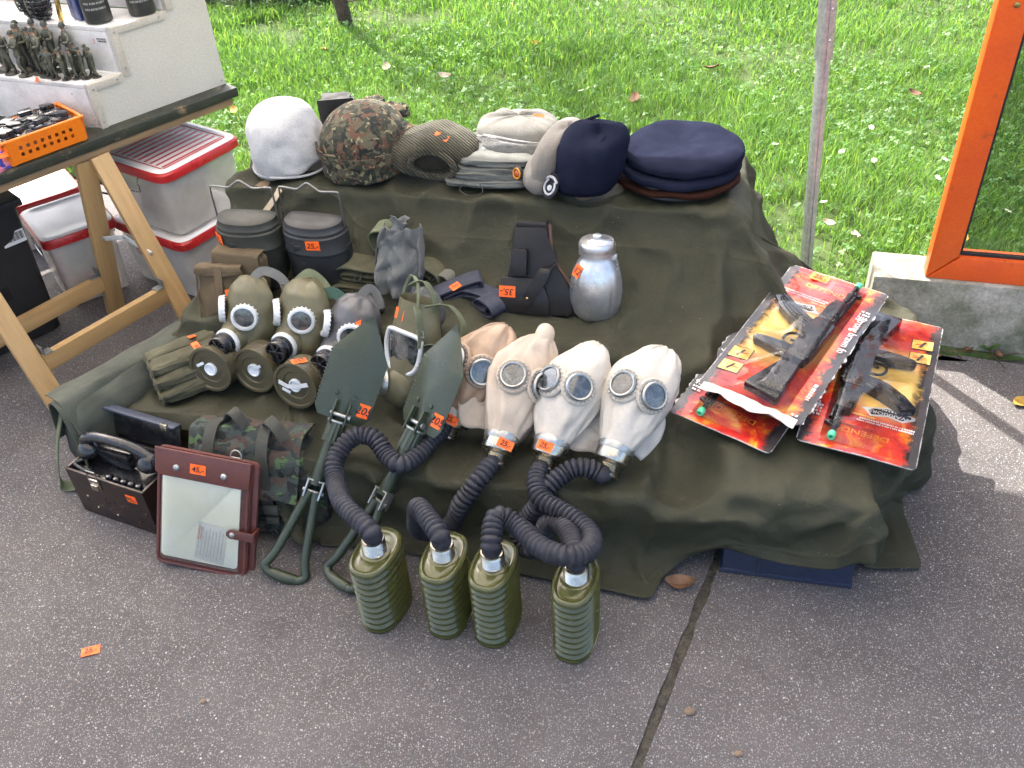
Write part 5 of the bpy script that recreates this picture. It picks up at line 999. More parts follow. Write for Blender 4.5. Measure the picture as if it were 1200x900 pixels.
# grey folded garment
GRF = pm('field_grey', (.115, .122, .112), (.085, .09, .083), 12, .85, bump=.35, bscale=260); GRD = pm('fleece_grey', (.17, .168, .16), (.12, .118, .112), 50, .95, bump=.8, bscale=300, bdist=.003, sheen=.3)
hmx = ST(-.555, .105, 0, 0, .02); t = thing('folded_garment', 'grey cotton garment folded flat in layers beside the balaclava', 'clothing', hmx)
for i in range(4):
    w, d, zz = .20 - .012 * i, .135 - .008 * i, .007 + .013 * i
    obj('fold', MB().add(soft_box((w, d, .016), .06, .004, i * 3.1, lambda q, i=i: (q.x + .012 * nz(q.y * 9, i), q.y + .008 * nz(q.x * 9, i + 4.), q.z + .010 * nz(q.x * 8, q.y * 8, i * 2.) * (1 if i == 3 else .5) + (.03 * max(0, q.y) / .07 if i == 3 else 0))), Matrix.Translation((.004 * i, .004 * i, zz))), GRF, t, None, 75)
obj('drawstring', tube(spline([(-.06, -.072, .010), (-.065, -.092, .002), (-.035, -.105, -.004), (-.01, -.092, .0), (-.02, -.074, .012)], 30), .0012, 6), pm('dark_cord', (.03, .03, .03), rough=.8), t)
# grey winter cap
t = thing('winter_cap', 'grey fleece winter cap lying behind the folded garment', 'cap', ST(-.512, .205, 0, 0, -.05) @ Matrix.Diagonal((1, 1, .80, 1)))
obj('crown', blob(lambda a, b: (.108 * sgnpow(math.sin(b), .6) * sgnpow(math.cos(a), .8), .075 * sgnpow(math.sin(b), .6) * math.sin(a), .072 + .066 * sgnpow(math.cos(b), .7) + .012 * math.cos(b) * fnz((math.cos(a) * 2, math.sin(a) * 2, 1), 3)), 56, 32), pm('cap_grey', (.17, .165, .15), rough=.9), t, None, 180)
obj('ear_flap', MB().add(soft_box((.195, .018, .060), .12, .004, 9., lambda q: (q.x, q.y + 2.0 * q.x * q.x, q.z - .09 * q.x)), X3((.012, -.082, .070), -.25, .0, .04)), GRD, t, None, 75)
obj('button', lathe([(.0, 0), (.008, 0), (.007, .003), (.001, .004)], 16), ZINC, t, X3((-.065, -.094, .072), R(70)))
price_tag(t, '15', ST(-.46, .20).translation + Vector((0, 0, .115)), svec(0, 1, .2), .026, .014)
# grey field cap with cockade, standing on edge
def cap_side(w, d, h, seed, amp=.05):
    def f(a, b):
        c, s = math.cos(b), math.sin(b); z = h * .5 + h * .5 * sgnpow(c, .7); k = sgnpow(s, .6); q = amp * fnz((math.cos(a) * 2 + seed, math.sin(a) * 2, c * 2), 3); return (w * k * math.cos(a) * (1 - .20 * max(0, c)) * (1 + q), d * k * math.sin(a) * (1 - .10 * max(0, c)) * (1 + q), z + .02 * h * math.sin(a * 2 + seed))
    return f
FGC = pm('field_cap_grey', (.20, .185, .165), (.155, .143, .128), 12, .88, bump=.3)
hmx = ST(-.415, .100, 0, 0, -.3); t = thing('forage_cap', 'grey field cap with round orange cockade standing on edge', 'cap', hmx)
obj('crown', blob(cap_side(.048, .105, .150, 3.), 48, 30), FGC, t, X3((0, 0, -.004), 0, .30), 180); obj('turn_up', blob(cap_side(.054, .108, .085, 5., .03), 48, 24), FGC, t, X3((-.004, -.002, -.006), 0, .26), 180)
ck = obj('cockade', lathe([(.0155, -.003), (.0155, .002), (.012, .004)], 24, True, True), pm('cockade_black', (.02, .018, .016), rough=.5), t, X3((-.042, -.084, .044), R(78), 0, -.35)); obj('cockade_ring', lathe([(.0135, .003), (.013, .0052), (.010, .0052), (.0095, .004)], 24, False, False), pm('cockade_gold', (.75, .30, .03), rough=.4, metal=.3), ck); obj('cockade_centre', lathe([(.007, .004), (.005, .006), (.0005, .0065)], 16, False, True), pm('cockade_red', (.55, .10, .03), rough=.45), ck)
# navy side cap with badge
NAVY = pm('navy_wool', (.014, .017, .034), (.010, .012, .024), 14, .95, bump=.35, bscale=320, spec=.03)
hmx = ST(-.318, .055, 0, 0, -.28) @ Matrix.Diagonal((.94, .94, .95, 1)); t = thing('navy_cap', 'puffed navy blue cap with pale embroidered badge in front', 'cap', hmx)
obj('crown', blob(lambda a, b: ((.082 * sgnpow(math.sin(b), .62) * math.cos(a)) * (1 + .05 * fnz((math.cos(a) * 2, math.sin(a) * 2, math.cos(b)), 3)) + .018 * math.cos(b), .100 * sgnpow(math.sin(b), .62) * math.sin(a) * (1 + .05 * nz(a, b)), .088 + .088 * sgnpow(math.cos(b), .62) + .010 * math.sin(a * 2 + 1) * math.cos(b)), 60, 36), NAVY, t, X3((0, 0, 0), .05, .10), 180)
obj('seam', tube(spline([(-.078, -.052, .045), (-.03, -.088, .085), (.03, -.086, .125), (.062, -.04, .165)], 24), .002, 6), NAVY, t); obj('top_crease', tube(spline([(-.055, -.06, .12), (-.025, -.02, .168), (.01, .04, .178)], 16), .004, 8), NAVY, t)
bgm = X3((-.058, -.092, .040), R(62), 0, -.42); bp_ = obj('badge_patch', bprism([(.026 * math.cos(a), .030 * math.sin(a) + (.004 if math.sin(a) > 0 else 0)) for a in [k * .3307 for k in range(19)]], .004, .001), pm('badge_black', (.012, .012, .018), rough=.8), t, bgm)
THR = pm('silver_thread', (.55, .57, .60), rough=.6, bump=.4); obj('badge_wreath', MB().add(tube([(.017 * math.cos(a), .019 * math.sin(a), .003) for a in [2.2 + k * .21 for k in range(24)]], .0028, 6)).add(lathe([(.0075, .002), (.006, .0045), (.0005, .005)], 16, False, True), Matrix.Translation((0, -.003, 0))), THR, bp_); obj('badge_wing', MB().add(tube(spline([(-.020, .014, .003), (-.008, .022, .004), (.008, .022, .004), (.020, .014, .003)], 12), .0035, 6)), THR, bp_)
# berets
BER = pm('beret_brown', (.032, .013, .009), (.022, .009, .006), 14, .95, bump=.35, bscale=320, spec=.05)
def beret(label, m, rx, ry, h, mat, seed, sag):
    t = thing('beret', label, 'beret', m, 'stacked berets')
    def f(a, b):
        c, s = math.cos(b), math.sin(b); k = sgnpow(s, .48); x = rx * k * math.cos(a); y = ry * k * math.sin(a)
        return (x * (1 + .03 * nz(a, seed)), y, h * .5 + h * .5 * sgnpow(c, .6) + .007 * fnz((x * 12 + seed, y * 12, 0), 3) + sag * y + (-.012 * math.exp(-((x + .03) ** 2 + (y + .02) ** 2) / .004) if c > 0 else 0))
    obj('crown', blob(f, 72, 36), mat, t, None, 180)
    obj('edge_band', tube([Vector((rx * .80 * math.cos(a), ry * .80 * math.sin(a) - .004, -.001 + sag * ry * math.sin(a))) for a in [6.283 * k / 50 for k in range(50)]], .006, 8, False, True), pm('band_leather', (.014, .013, .015), rough=.5), t); return t
beret('brown beret lying at the bottom of the beret stack', ST(-.118, .120, 0, 0, 0, .004), .146, .116, .026, BER, 1., .0)
beret('navy beret in the middle of the beret stack', ST(-.113, .122, .02, .02, .2, .028), .142, .114, .034, NAVY, 2., .03)
beret('navy beret on top of the beret stack', ST(-.108, .130, .07, .0, 0, .058), .140, .112, .040, NAVY, 3., .04)
# ================================================================ trestle table with the white display stand, boxes below
TR0 = Vector((-.724, 2.636, 0)); TE = Vector((-.721, -.693, 0)); TN = Vector((-.693, .721, 0)); MT = frame(TR0, TE, -TN)   # x towards the left front, y to the back, origin under the right corner
def T(x, y, z, rx=0, ry=0, rz=0): return MT @ X3((x, -y, z), rx, ry, rz)   # y counts to the back
def wood(name, c1, c2, sc=(40, 40, 3)):
    m, n, l, bs = _mat(name); co = coords(n, l); vm = n.new('ShaderNodeVectorMath'); vm.operation = 'MULTIPLY'; vm.inputs[1].default_value = sc; l.new(co, vm.inputs[0]); f = ntex(n, l, vm.outputs[0], 1., 6, .65, 1.2)
    l.new(ramp(n, l, f, [(.3, c2), (.7, c1)]), bs.inputs['Base Color']); bs.inputs['Roughness'].default_value = .55; bumpn(n, l, bs, [(f, .25, .001)]); return m
PINE = wood('pine', (.46, .30, .135), (.34, .21, .085)); BATT = wood('weathered_batten', (.32, .21, .11), (.18, .115, .06), (3, 40, 40))
GPNT = pm('dark_green_paint', (.030, .034, .022), (.020, .023, .016), 20, .5, bump=.3, wear=((.20, .14, .08), .60, .70, 22))
tb = thing('trestle_table', 'low pine trestle table with dark painted board at the left', 'table', MT)
obj('tabletop', rbox((1.5, .9, .026), .003), GPNT, tb, Matrix.Translation((.75, -.45, .547))); obj('edge_batten', rbox((1.46, .022, .020), .002), BATT, tb, Matrix.Translation((.75, -.018, .5235))); obj('end_batten', rbox((.022, .84, .03), .002), BATT, tb, Matrix.Translation((.013, -.46, .5185)))
def beam(a, b, w, th, wd, mat, nm='leg', bev=.003):
    a, b = MT.inverted() @ Vector(a), MT.inverted() @ Vector(b); L = (b - a).length; z = (b - a).normalized(); x = Vector(wd) - z * Vector(wd).dot(z); x.normalize(); y = z.cross(x); c = (a + b) / 2
    return obj(nm, rbox((w, th, L), bev), mat, tb, Matrix(((x.x, y.x, z.x, c.x), (x.y, y.y, z.y, c.y), (x.z, y.z, z.z, c.z), (0, 0, 0, 1))))
FD = Vector((-.27, -.33, 0)); A0, A1 = Vector((-1.046, 2.342, .512)), Vector((-.878, 2.201, 0)); C0, C1 = Vector((-1.080, 2.324, .512)), Vector((-1.172, 2.377, 0)); wl = (1, 0, 0)
for p, q in ((A0, A1), (A0 + FD, A1 + FD), (C0, C1), (C0 + FD, C1 + FD)): beam(p, q, .052, .022, wl, PINE)
def at_z(p, q, z): return p.lerp(q, (p.z - z) / (p.z - q.z))
for p, q, z in ((A0, A1, .150), (C0, C1, .125)):
    a = at_z(p, q, z); d = FD.normalized(); beam(a + d * .026, a + FD - d * .026, .048, .021, (0, 0, 1), PINE, 'stretcher')
    for s, b in ((1, a + d * .030), (-1, a + FD - d * .030)): obj('corner_bracket', MB().box((0, 0, .012), (.003, .024, .024), .0005).box((s * .012, 0, .0), (.024, .024, .003), .0005), ZINC, tb, MT.inverted() @ Matrix.Translation(b + Vector((0, 0, .026))) @ Matrix.Rotation(math.atan2(d.y, d.x), 4, 'Z'))
ba, bb = at_z(C0, C1, .275) + Vector((.018, -.022, 0)), at_z(A0, A1, .260) + Vector((.004, -.018, 0)); bm_ = (ba + bb) / 2 + Vector((0, 0, .028)); beam(ba, bm_, .014, .003, (0, 0, 1), ALWH, 'brace_link', .001); beam(bm_, bb, .014, .003, (0, 0, 1), ALWH, 'brace_link', .001)
for p in (ba, bm_, bb): obj('brace_pin', lathe([(.0, -.004), (.0045, -.003), (.0045, .003), (.001, .004)], 10), ZINC, tb, MT.inverted() @ Matrix.Translation(p) @ Matrix.Rotation(R(90), 4, 'X'))
# ---- white stepped stand
WPT = pm('white_board', (.52, .50, .44), (.48, .46, .40), 6, .55, bump=.08, wear=((.42, .40, .36), .72, .80, 22)); WBD = pm('white_laminate', (.66, .65, .64), rough=.5, bump=.05); WSTR = pm('edge_strip', (.47, .44, .375), (.42, .39, .33), 20, .55, bump=.1)
SH = .45   # the stand's shelves run off obliquely from its side panel
def shear(vf): return [(p[0] - SH * p[1], p[1], p[2]) for p in vf[0]], vf[1]
sm = T(0, .05, .5605); st = thing('display_stand', 'white stepped wooden display stand standing on the trestle table', 'display stand', sm)
pf = [(.005, 0), (.390, 0), (.390, .118), (.288, .118), (.288, .235), (.123, .235), (.123, .45), (.005, .45)]
TOs = Matrix.Rotation(R(90), 4, 'X')
obj('side_panel', prism(pf, .014, 0), WPT, st, TOs, 0); WS = .62
obj('side_panel', prism(pf, .014, 0), WPT, st, Matrix.Translation((SH * WS, -WS, 0)) @ TOs, 0)
for x0, x1, z in ((.288, .388, .112), (.125, .286, .229), (.008, .121, .42)): obj('tread', (lambda b: shear((b.v, b.f)))(MB().box(((x0 + x1) / 2, -WS / 2 - .007, z), (x1 - x0, WS - .016, .010), .001)), WBD, st)
for x, z0, z1 in ((.384, .002, .106), (.283, .118, .223), (.118, .235, .414)): obj('riser', (lambda b: shear((b.v, b.f)))(MB().box((x, -WS / 2 - .007, (z0 + z1) / 2), (.008, WS - .016, z1 - z0), .001)), WBD, st)
for x, z, w, h in ((.3805, .055, .019, .126), (.337, .1085, .070, .019), (.2785, .172, .019, .126), (.203, .2255, .135, .019), (.1135, .345, .019, .22)):
    o = obj('edge_strip', rbox((w, .004, h), .001), WSTR, st, Matrix.Translation((x, .0025, z)))
for x, z in ((.380, .016), (.380, .104), (.310, .110), (.279, .130), (.279, .222), (.150, .226), (.018, .014)): obj('screw', lathe([(.0, -.001), (.003, 0), (.0025, .0012), (.0005, .0015)], 10), ZINC, st, X3((x, .0048, z), R(-90)))
for s, x, y, z, c, sz in (('J', .284 + .0035, .055, .200, ORED, .016), ('o', .3885, .055, .090, INK, .010)):
    wtext(st, s, X3((x + .0015 + SH * y, -y, z), R(90), 0, R(90) + math.atan(SH)), sz, c)
marks(st, X3((.289 + SH * .032, -.032, .202), R(90), 0, R(90) + math.atan(SH)), .030, .013, 2, INK, 3)
# ---- toy soldiers: one continuous little figure per pose, shared
def figure(pose, k):
    V = []; E = []; Rd = []
    def j(x, y, z, r, par=None):
        V.append((x * .9, y, z)); Rd.append(r); i = len(V) - 1
        if par is not None: E.append((par, i))
        return i
    hip = j(0, 0, .50, .075); ch = j(0, .01, .72, .095, hip); nk = j(0, .01, .84, .035, ch); hd = j(0, -.005, .90, .052, nk); cr = j(0, -.005, .955, .058, hd); j(0, .0, .99, .040, cr)
    for s in (-1, 1):
        a = {0: .03, 1: .07, 2: .12}[pose]; kn = j(s * (.05 + a * .4), -.02 - (.06 if pose == 2 and s > 0 else 0), .27, .048, hip); an = j(s * (.055 + a), .01 + (.05 if pose == 2 and s < 0 else 0), .06, .036, kn); j(s * (.06 + a), -.06, .025, .032, an)
        sh = j(s * .13, .01, .78, .045, ch)
        el, ha = {0: ((s * .16, .0, .62), (s * .12, -.06, .50)), 1: ((s * .18, -.02, .64), (s * .05, -.13, .62)), 2: ((s * .17, -.05, .66), (-.02 + s * .06, -.16, .70))}[pose]
        e_ = j(*el, .036, sh); j(*ha, .030, e_)
    me = bpy.data.meshes.new('figure'); me.from_pydata(V, E, []); o = bpy.data.objects.new('tmp', me); COL.objects.link(o); md = o.modifiers.new('s', 'SKIN'); md.use_smooth_shade = True
    for i, sv in enumerate(me.skin_vertices[0].data): sv.radius = (Rd[i], Rd[i]); sv.use_root = (i == 0)
    o.modifiers.new('u', 'SUBSURF').levels = 1; dg = bpy.context.evaluated_depsgraph_get(); dg.update(); r = bpy.data.meshes.new_from_object(o.evaluated_get(dg)); bpy.data.objects.remove(o); r.name = 'figure_body'; r.materials.clear(); r.materials.append(FIGM); return r
m, n, l, bs = _mat('painted_toy'); FIGM = m; tc = n.new('ShaderNodeTexCoord'); sx = n.new('ShaderNodeSeparateXYZ'); l.new(tc.outputs['Object'], sx.inputs[0]); co = coords(n, l)
c = ramp(n, l, sx.outputs[2], [(0, (.012, .010, .009)), (.10, (.085, .092, .068)), (.845, (.45, .27, .17)), (.935, (.030, .034, .026))], True); cx = ramp(n, l, ntex(n, l, co, 3, 3), [(.35, (.45,) * 3), (.7, (1.4, 1.3, 1.2))]); l.new(mixc(n, l, 1., c, cx, 'MULTIPLY'), bs.inputs['Base Color']); bs.inputs['Roughness'].default_value = .45
FB = [figure(0, 0), figure(1, 0), figure(2, 0)]; RIF = mesh('rifle', MB().box((0, 0, 0), (.34, .02, .03), .004).box((-.15, 0, -.02), (.10, .022, .05), .006), pm('toy_dark', (.02, .018, .015), rough=.4)); BASEM = mesh('stand_base', lathe([(.0, 0), (.16, 0), (.16, .02), (.14, .028), (.01, .03)], 16), pm('toy_base', (.07, .065, .05), rough=.6)); CAPM = mesh('helmet', lathe([(.074, .925), (.070, .935), (.062, .965), (.045, .995), (.02, 1.01), (.002, 1.012)], 16, True, True), pm('toy_helmet', (.035, .040, .028), rough=.4))
ORD = 'nearest|second|third|fourth|fifth|sixth|seventh|eighth|ninth|tenth|eleventh|twelfth|thirteenth|fourteenth|fifteenth|sixteenth|seventeenth|eighteenth|nineteenth|twentieth|farthest'.split('|'); rf = random.Random(4); row = [(.330, .072, .078, 0), (.345, .088, .082, 0), (.318, .098, .080, 1), (.352, .112, .080, 0), (.365, .132, .080, 1), (.345, .150, .078, 0), (.368, .165, .082, 0), (.325, .130, .085, 1), (.360, .190, .082, 2), (.305, .170, .128, 1), (.310, .225, .130, 2), (.352, .215, .126, 1), (.340, .255, .122, 0), (.305, .275, .130, 1), (.365, .275, .118, 2), (.330, .305, .124, 1), (.360, .330, .120, 1), (.305, .335, .125, 0), (.350, .375, .120, 2), (.320, .400, .122, 1), (.355, .430, .118, 0)]
for i, (x, y, h, p) in enumerate([(a, (b - .052) * .86 + .016, c, d) for a, b, c, d in row]):
    m = sm @ X3((x + SH * y, -y, .118), 0, 0, R(100) + rf.uniform(-.5, .5)) @ Matrix.Scale(h, 4)
    t = thing('toy_soldier', '%s painted toy soldier %s, %s from the stand\'s right panel' % ('small' if h < .1 else 'large', ('standing at attention', 'holding a rifle', 'striding with a rifle')[p], ORD[i]), 'toy soldier', m, 'toy soldiers on the stand')
    obj('figure_body', FB[p], None, t); obj('stand_base', BASEM, None, t, Matrix.Translation((0, 0, -.006))); obj('helmet', CAPM, None, t)
    if p: obj('rifle', RIF, None, t, X3((.02, -.15, .66), .2, -.6 - .3 * (p == 1), .2))
for y, s in ((.145, '3'), (.315, '5')):
    o = obj('price_tag', mesh('price_tag', tag_mb(.016, .012), ORANGE, 60), None, None, sm @ X3((.391 + SH * y, -y, .120), R(60), 0, R(90))); tag(o, 'orange price tag on the soldiers\' shelf, %s' % ('right one' if y < .2 else 'left one'), 'price tag'); wtext(o, s, Matrix.Translation((0, 0, .002)), .010, INK)
# ---- goods on the upper shelf
DKG = pm('black_tin', (.030, .032, .030), (.022, .024, .022), 20, .45, bump=.1); WINK = pm('pale_print', (.33, .34, .33), rough=.6, bump=0)
for x, y, lb in ((.205, .075, 'black tin beaker with pale printing nearest the stand\'s side panel edge'), (.165, .035, 'black tin beaker with pale printing behind the first, half hidden')):
    mm = sm @ X3((x + SH * y + (.035 if y > .05 else -.01), -y, .236), 0, .0, R(40)); t = thing('tin_beaker', lb, 'beaker', mm, 'tin beakers'); obj('body', lathe([(.024, 0), (.0335, .001), (.0345, .004), (.0345, .115), (.033, .118), (.0315, .117), (.031, .01), (.002, .008)], 40, True, True), DKG, t)
    for i in range(3):
        for k_ in range(7):
            a = R(27) + (k_ - 3) * .24; marks(t, X3((.0348 * math.cos(a), .0348 * math.sin(a), .066 - i * .014), R(90), 0, a + R(90)), .0085, .0085, 1, WINK, k_ * 5 + i)
BRZ = pm('shell_brass', (.70, .50, .17), rough=.25, metal=1, bump=.08); t = thing('shell_casing', 'thin brass cartridge case leaning on the upper shelf', 'cartridge', sm @ X3((.262 + SH * .165, -.165, .236), -.05, -.12)); obj('case', lathe([(.001, 0), (.0068, 0), (.0068, .002), (.0058, .003), (.0058, .004), (.0066, .005), (.0062, .075), (.0045, .085), (.0045, .1)], 20), BRZ, t); obj('bullet', lathe([(.0044, .1), (.004, .11), (.0005, .125)], 14), pm('copper', (.5, .25, .13), rough=.3, metal=1), t)
BLB = pm('blue_box', (.035, .055, .17), (.025, .04, .13), 10, .4, bump=.05)
for i, (x, y) in enumerate(((.235, .125), (.225, .15))):
    t = thing('small_box', 'small dark blue box on the upper shelf, %s' % ('right of its twin' if i == 0 else 'left of its twin'), 'box', sm @ X3((x + SH * y, -y, .236), 0, 0, .1)); obj('carton', MB().box((0, 0, .045), (.03, .022, .09), .001), BLB, t); obj('printed_label', rbox((.0006, .014, .03), .0002), pm('blue_label', (.12, .14, .25), rough=.5), t, Matrix.Translation((.0156, 0, .05)))
for i, (x, y) in enumerate(((.262, .215), (.245, .265))):
    t = thing('grenade_shell', 'black segmented dummy grenade on the upper shelf, %s' % ('beside the brass case' if i == 0 else 'bearing the orange tag'), 'dummy grenade', sm @ X3((x + SH * y, -y, .236)), 'dummy grenades'); rg = []
    for z in [k_ * .0022 for k_ in range(37)]:
        r0 = .030 * math.sin(math.pi * (.14 + .74 * z / .08)) ** .6; rg.append([((r0 - .0028 * (1 if (z % .0132) < .0028 else 0) - .0028 * (abs(math.sin(a * 4)) < .2)) * math.cos(a), (r0 - .0028 * (1 if (z % .0132) < .0028 else 0) - .0028 * (abs(math.sin(a * 4)) < .2)) * math.sin(a), z) for a in (6.283185 * q / 48 for q in range(48))])
    obj('body', loft(rg), BLKP, t, None, 40); obj('lever', strap(spline([(.010, .0, .098), (.026, 0, .085), (.034, 0, .05), (.030, 0, .02)], 16), .011, .001, (0, 1, 0)), WEBO, t); obj('fuse', lathe([(.012, .078), (.012, .095), (.008, .1), (.001, .1)], 16), DKG, t)
    if i: price_tag(t, '9', sm @ Vector((x + SH * y + .05, -y, .30)), Vector((0, 0, 1)), .014, .020)
# ---- orange basket with bagged black toys
ORP = pm('orange_plastic', (.80, .20, .012), (.72, .165, .010), 8, .35, bump=.05, sss=.1)
bk = T(.548, .078, .562); t = thing('plastic_basket', 'orange plastic basket with square holes on the table edge', 'basket', bk); L_, D_, H_ = .205, .135, .062
def wall(w, h, nx, rows):   # panel with a grid of square holes, x across, z up
    xs = [-w / 2, -w / 2 + .022]; cell = (w - .044) / nx
    for i in range(nx): xs += [-w / 2 + .022 + i * cell + cell * .27, -w / 2 + .022 + i * cell + cell * .73]
    xs += [w / 2 - .022, w / 2]; zs = [0, h * .26, h * .42, h * .54, h * .70, h]; bm = bmesh.new(); G = {}
    for i, x in enumerate(xs):
        for k_, z in enumerate(zs): G[i, k_] = bm.verts.new((x, 0, z))
    for i in range(len(xs) - 1):
        for k_ in range(len(zs) - 1):
            if k_ in (1, 3) and 2 <= i <= len(xs) - 4 and i % 2 == 0: continue
            bm.faces.new((G[i, k_], G[i + 1, k_], G[i + 1, k_ + 1], G[i, k_ + 1]))
    ex = bmesh.ops.extrude_face_region(bm, geom=bm.faces[:])
    for q in [e for e in ex['geom'] if isinstance(e, bmesh.types.BMVert)]: q.co.y += .003
    bmesh.ops.recalc_face_normals(bm, faces=bm.faces[:]); bm.verts.index_update(); r = ([tuple(q.co) for q in bm.verts], [tuple(x_.index for x_ in f.verts) for f in bm.faces]); bm.free(); return r
for nm, x, y, rz, w in (('side_wall', 0, -D_ / 2, 0, L_), ('side_wall', 0, D_ / 2, math.pi, L_), ('end_wall', -L_ / 2, 0, -math.pi / 2, D_), ('end_wall', L_ / 2, 0, math.pi / 2, D_)): obj(nm, wall(w - .012, H_, 8, 2), ORP, t, X3((x, y, .002), .10, 0, rz), 30)
rim = [(L_ / 2 * sx_ - sx_ * .012 * (1 - ix), D_ / 2 * sy_ - sy_ * .012 * ix, H_) for sx_, sy_, ix in ((-1, -1, 1), (-1, -1, 0), (1, -1, 0), (1, -1, 1), (1, 1, 1), (1, 1, 0), (-1, 1, 0), (-1, 1, 1))]; obj('rim', tube(spline(rim, 64, True), .0045, 8, False, True), ORP, t)
for sx_, sy_ in ((-1, -1), (1, -1), (1, 1), (-1, 1)): obj('corner', MB().add(lathe([(.010, 0), (.013, H_)], 12, True, False), Matrix.Translation((sx_ * (L_ / 2 - .011), sy_ * (D_ / 2 - .011), 0))), ORP, t)
obj('floor_panel', rbox((L_ - .02, D_ - .02, .003), .001), ORP, t, Matrix.Translation((0, 0, .004)))
BAGM = pm('black_bag_plastic', (.018, .018, .020), (.012, .012, .014), 30, .18, bump=.5, bscale=60, bdist=.004, coat=.6)
rb = random.Random(9); k = 0
for gx in (-.062, -.012, .040, .078):
    for gy in (-.040, 0, .040):
        k += 1; mm = bk @ X3((gx, gy, .050 + .012 * rb.random()), rb.uniform(-.2, .2), rb.uniform(-.2, .2), rb.uniform(-.5, .5)); tt = thing('toy_tank', 'bagged black toy tank in the orange basket, %s row, %s' % (('front', 'middle', 'back')[int(gy / .04 + 1.1)], ('right end', 'second from the right', 'third from the right', 'left end')[(-.062, -.012, .040, .078).index(gx)]), 'toy tank', mm, 'bagged toy tanks')
        obj('hull', MB().add(soft_box((.056, .040, .022), .1, .003, k)), BAGM, tt, None, 60); obj('turret', bprism([(-.016, -.012), (.014, -.012), (.020, 0), (.014, .012), (-.016, .012)], .014, .003), BAGM, tt, Matrix.Translation((0, 0, .018))); obj('barrel', tube([(.015, 0, .018), (.048, .006, .022)], .0022, 6), BAGM, tt)
        marks(tt, X3((.004, -.0205, .0155), .5, 0, 0), .034, .008, 1, WPLA, k)
tt = thing('toy_bundle', 'blue and pink toy with an orange tag at the table corner', 'toy', T(.655, .035, .562, 0, 0, .3)); obj('blue_ring', tube([(.02 * math.cos(a), .014, .02 + .02 * math.sin(a)) for a in [k_ * .3927 for k_ in range(16)]], .006, 8, False, True), pm('toy_blue', (.05, .07, .40), rough=.35), tt); obj('pink_base', soft_box((.08, .03, .018), .1, .003, 2), pm('toy_pink', (.62, .20, .30), rough=.4), tt, Matrix.Translation((.0, 0, .006))); price_tag(tt, '4', T(.655, .0, .61).translation, Vector((0, 0, 1)), .022, .03)
# ---- storage boxes
RED = pm('red_plastic', (.46, .022, .024), (.40, .018, .020), 8, .32, bump=.05); LIDW = pm('lid_white', (.78, .77, .77), (.74, .73, .73), 8, .4, bump=.04)
m, n, l, bs = _mat('frosted_plastic'); co = coords(n, l); tr = n.new('ShaderNodeBsdfTransparent'); tr.inputs[0].default_value = (.93, .92, .90, 1); mx = n.new('ShaderNodeMixShader'); bs.inputs['Base Color'].default_value = (.80, .78, .75, 1); bs.inputs['Roughness'].default_value = .25
l.new(ramp(n, l, ntex(n, l, co, 7, 4, .6), [(.3, (.30,) * 3), (.7, (.48,) * 3)]), mx.inputs[0]); l.new(tr.outputs[0], mx.inputs[1]); l.new(bs.outputs[0], mx.inputs[2]); l.new(mx.outputs[0], n['Material Output'].inputs[0]); FROST = m
def taper(w, d, h, k, n=40, e=.22):
    def ring(a, b, z): return [(sgnpow(math.cos(q), e) * a, sgnpow(math.sin(q), e) * b, z) for q in (6.283185 * (i + .5) / n for i in range(n))]
    return loft([ring(w / 2 * k * .9, d / 2 * k * .9, 0), ring(w / 2 * k, d / 2 * k, .006), ring(w / 2, d / 2, h), ring(w / 2 - .003, d / 2 - .003, h), ring(w / 2 * k - .003, d / 2 * k - .003, .009), ring(w / 2 * k * .8, d / 2 * k * .8, .008)])
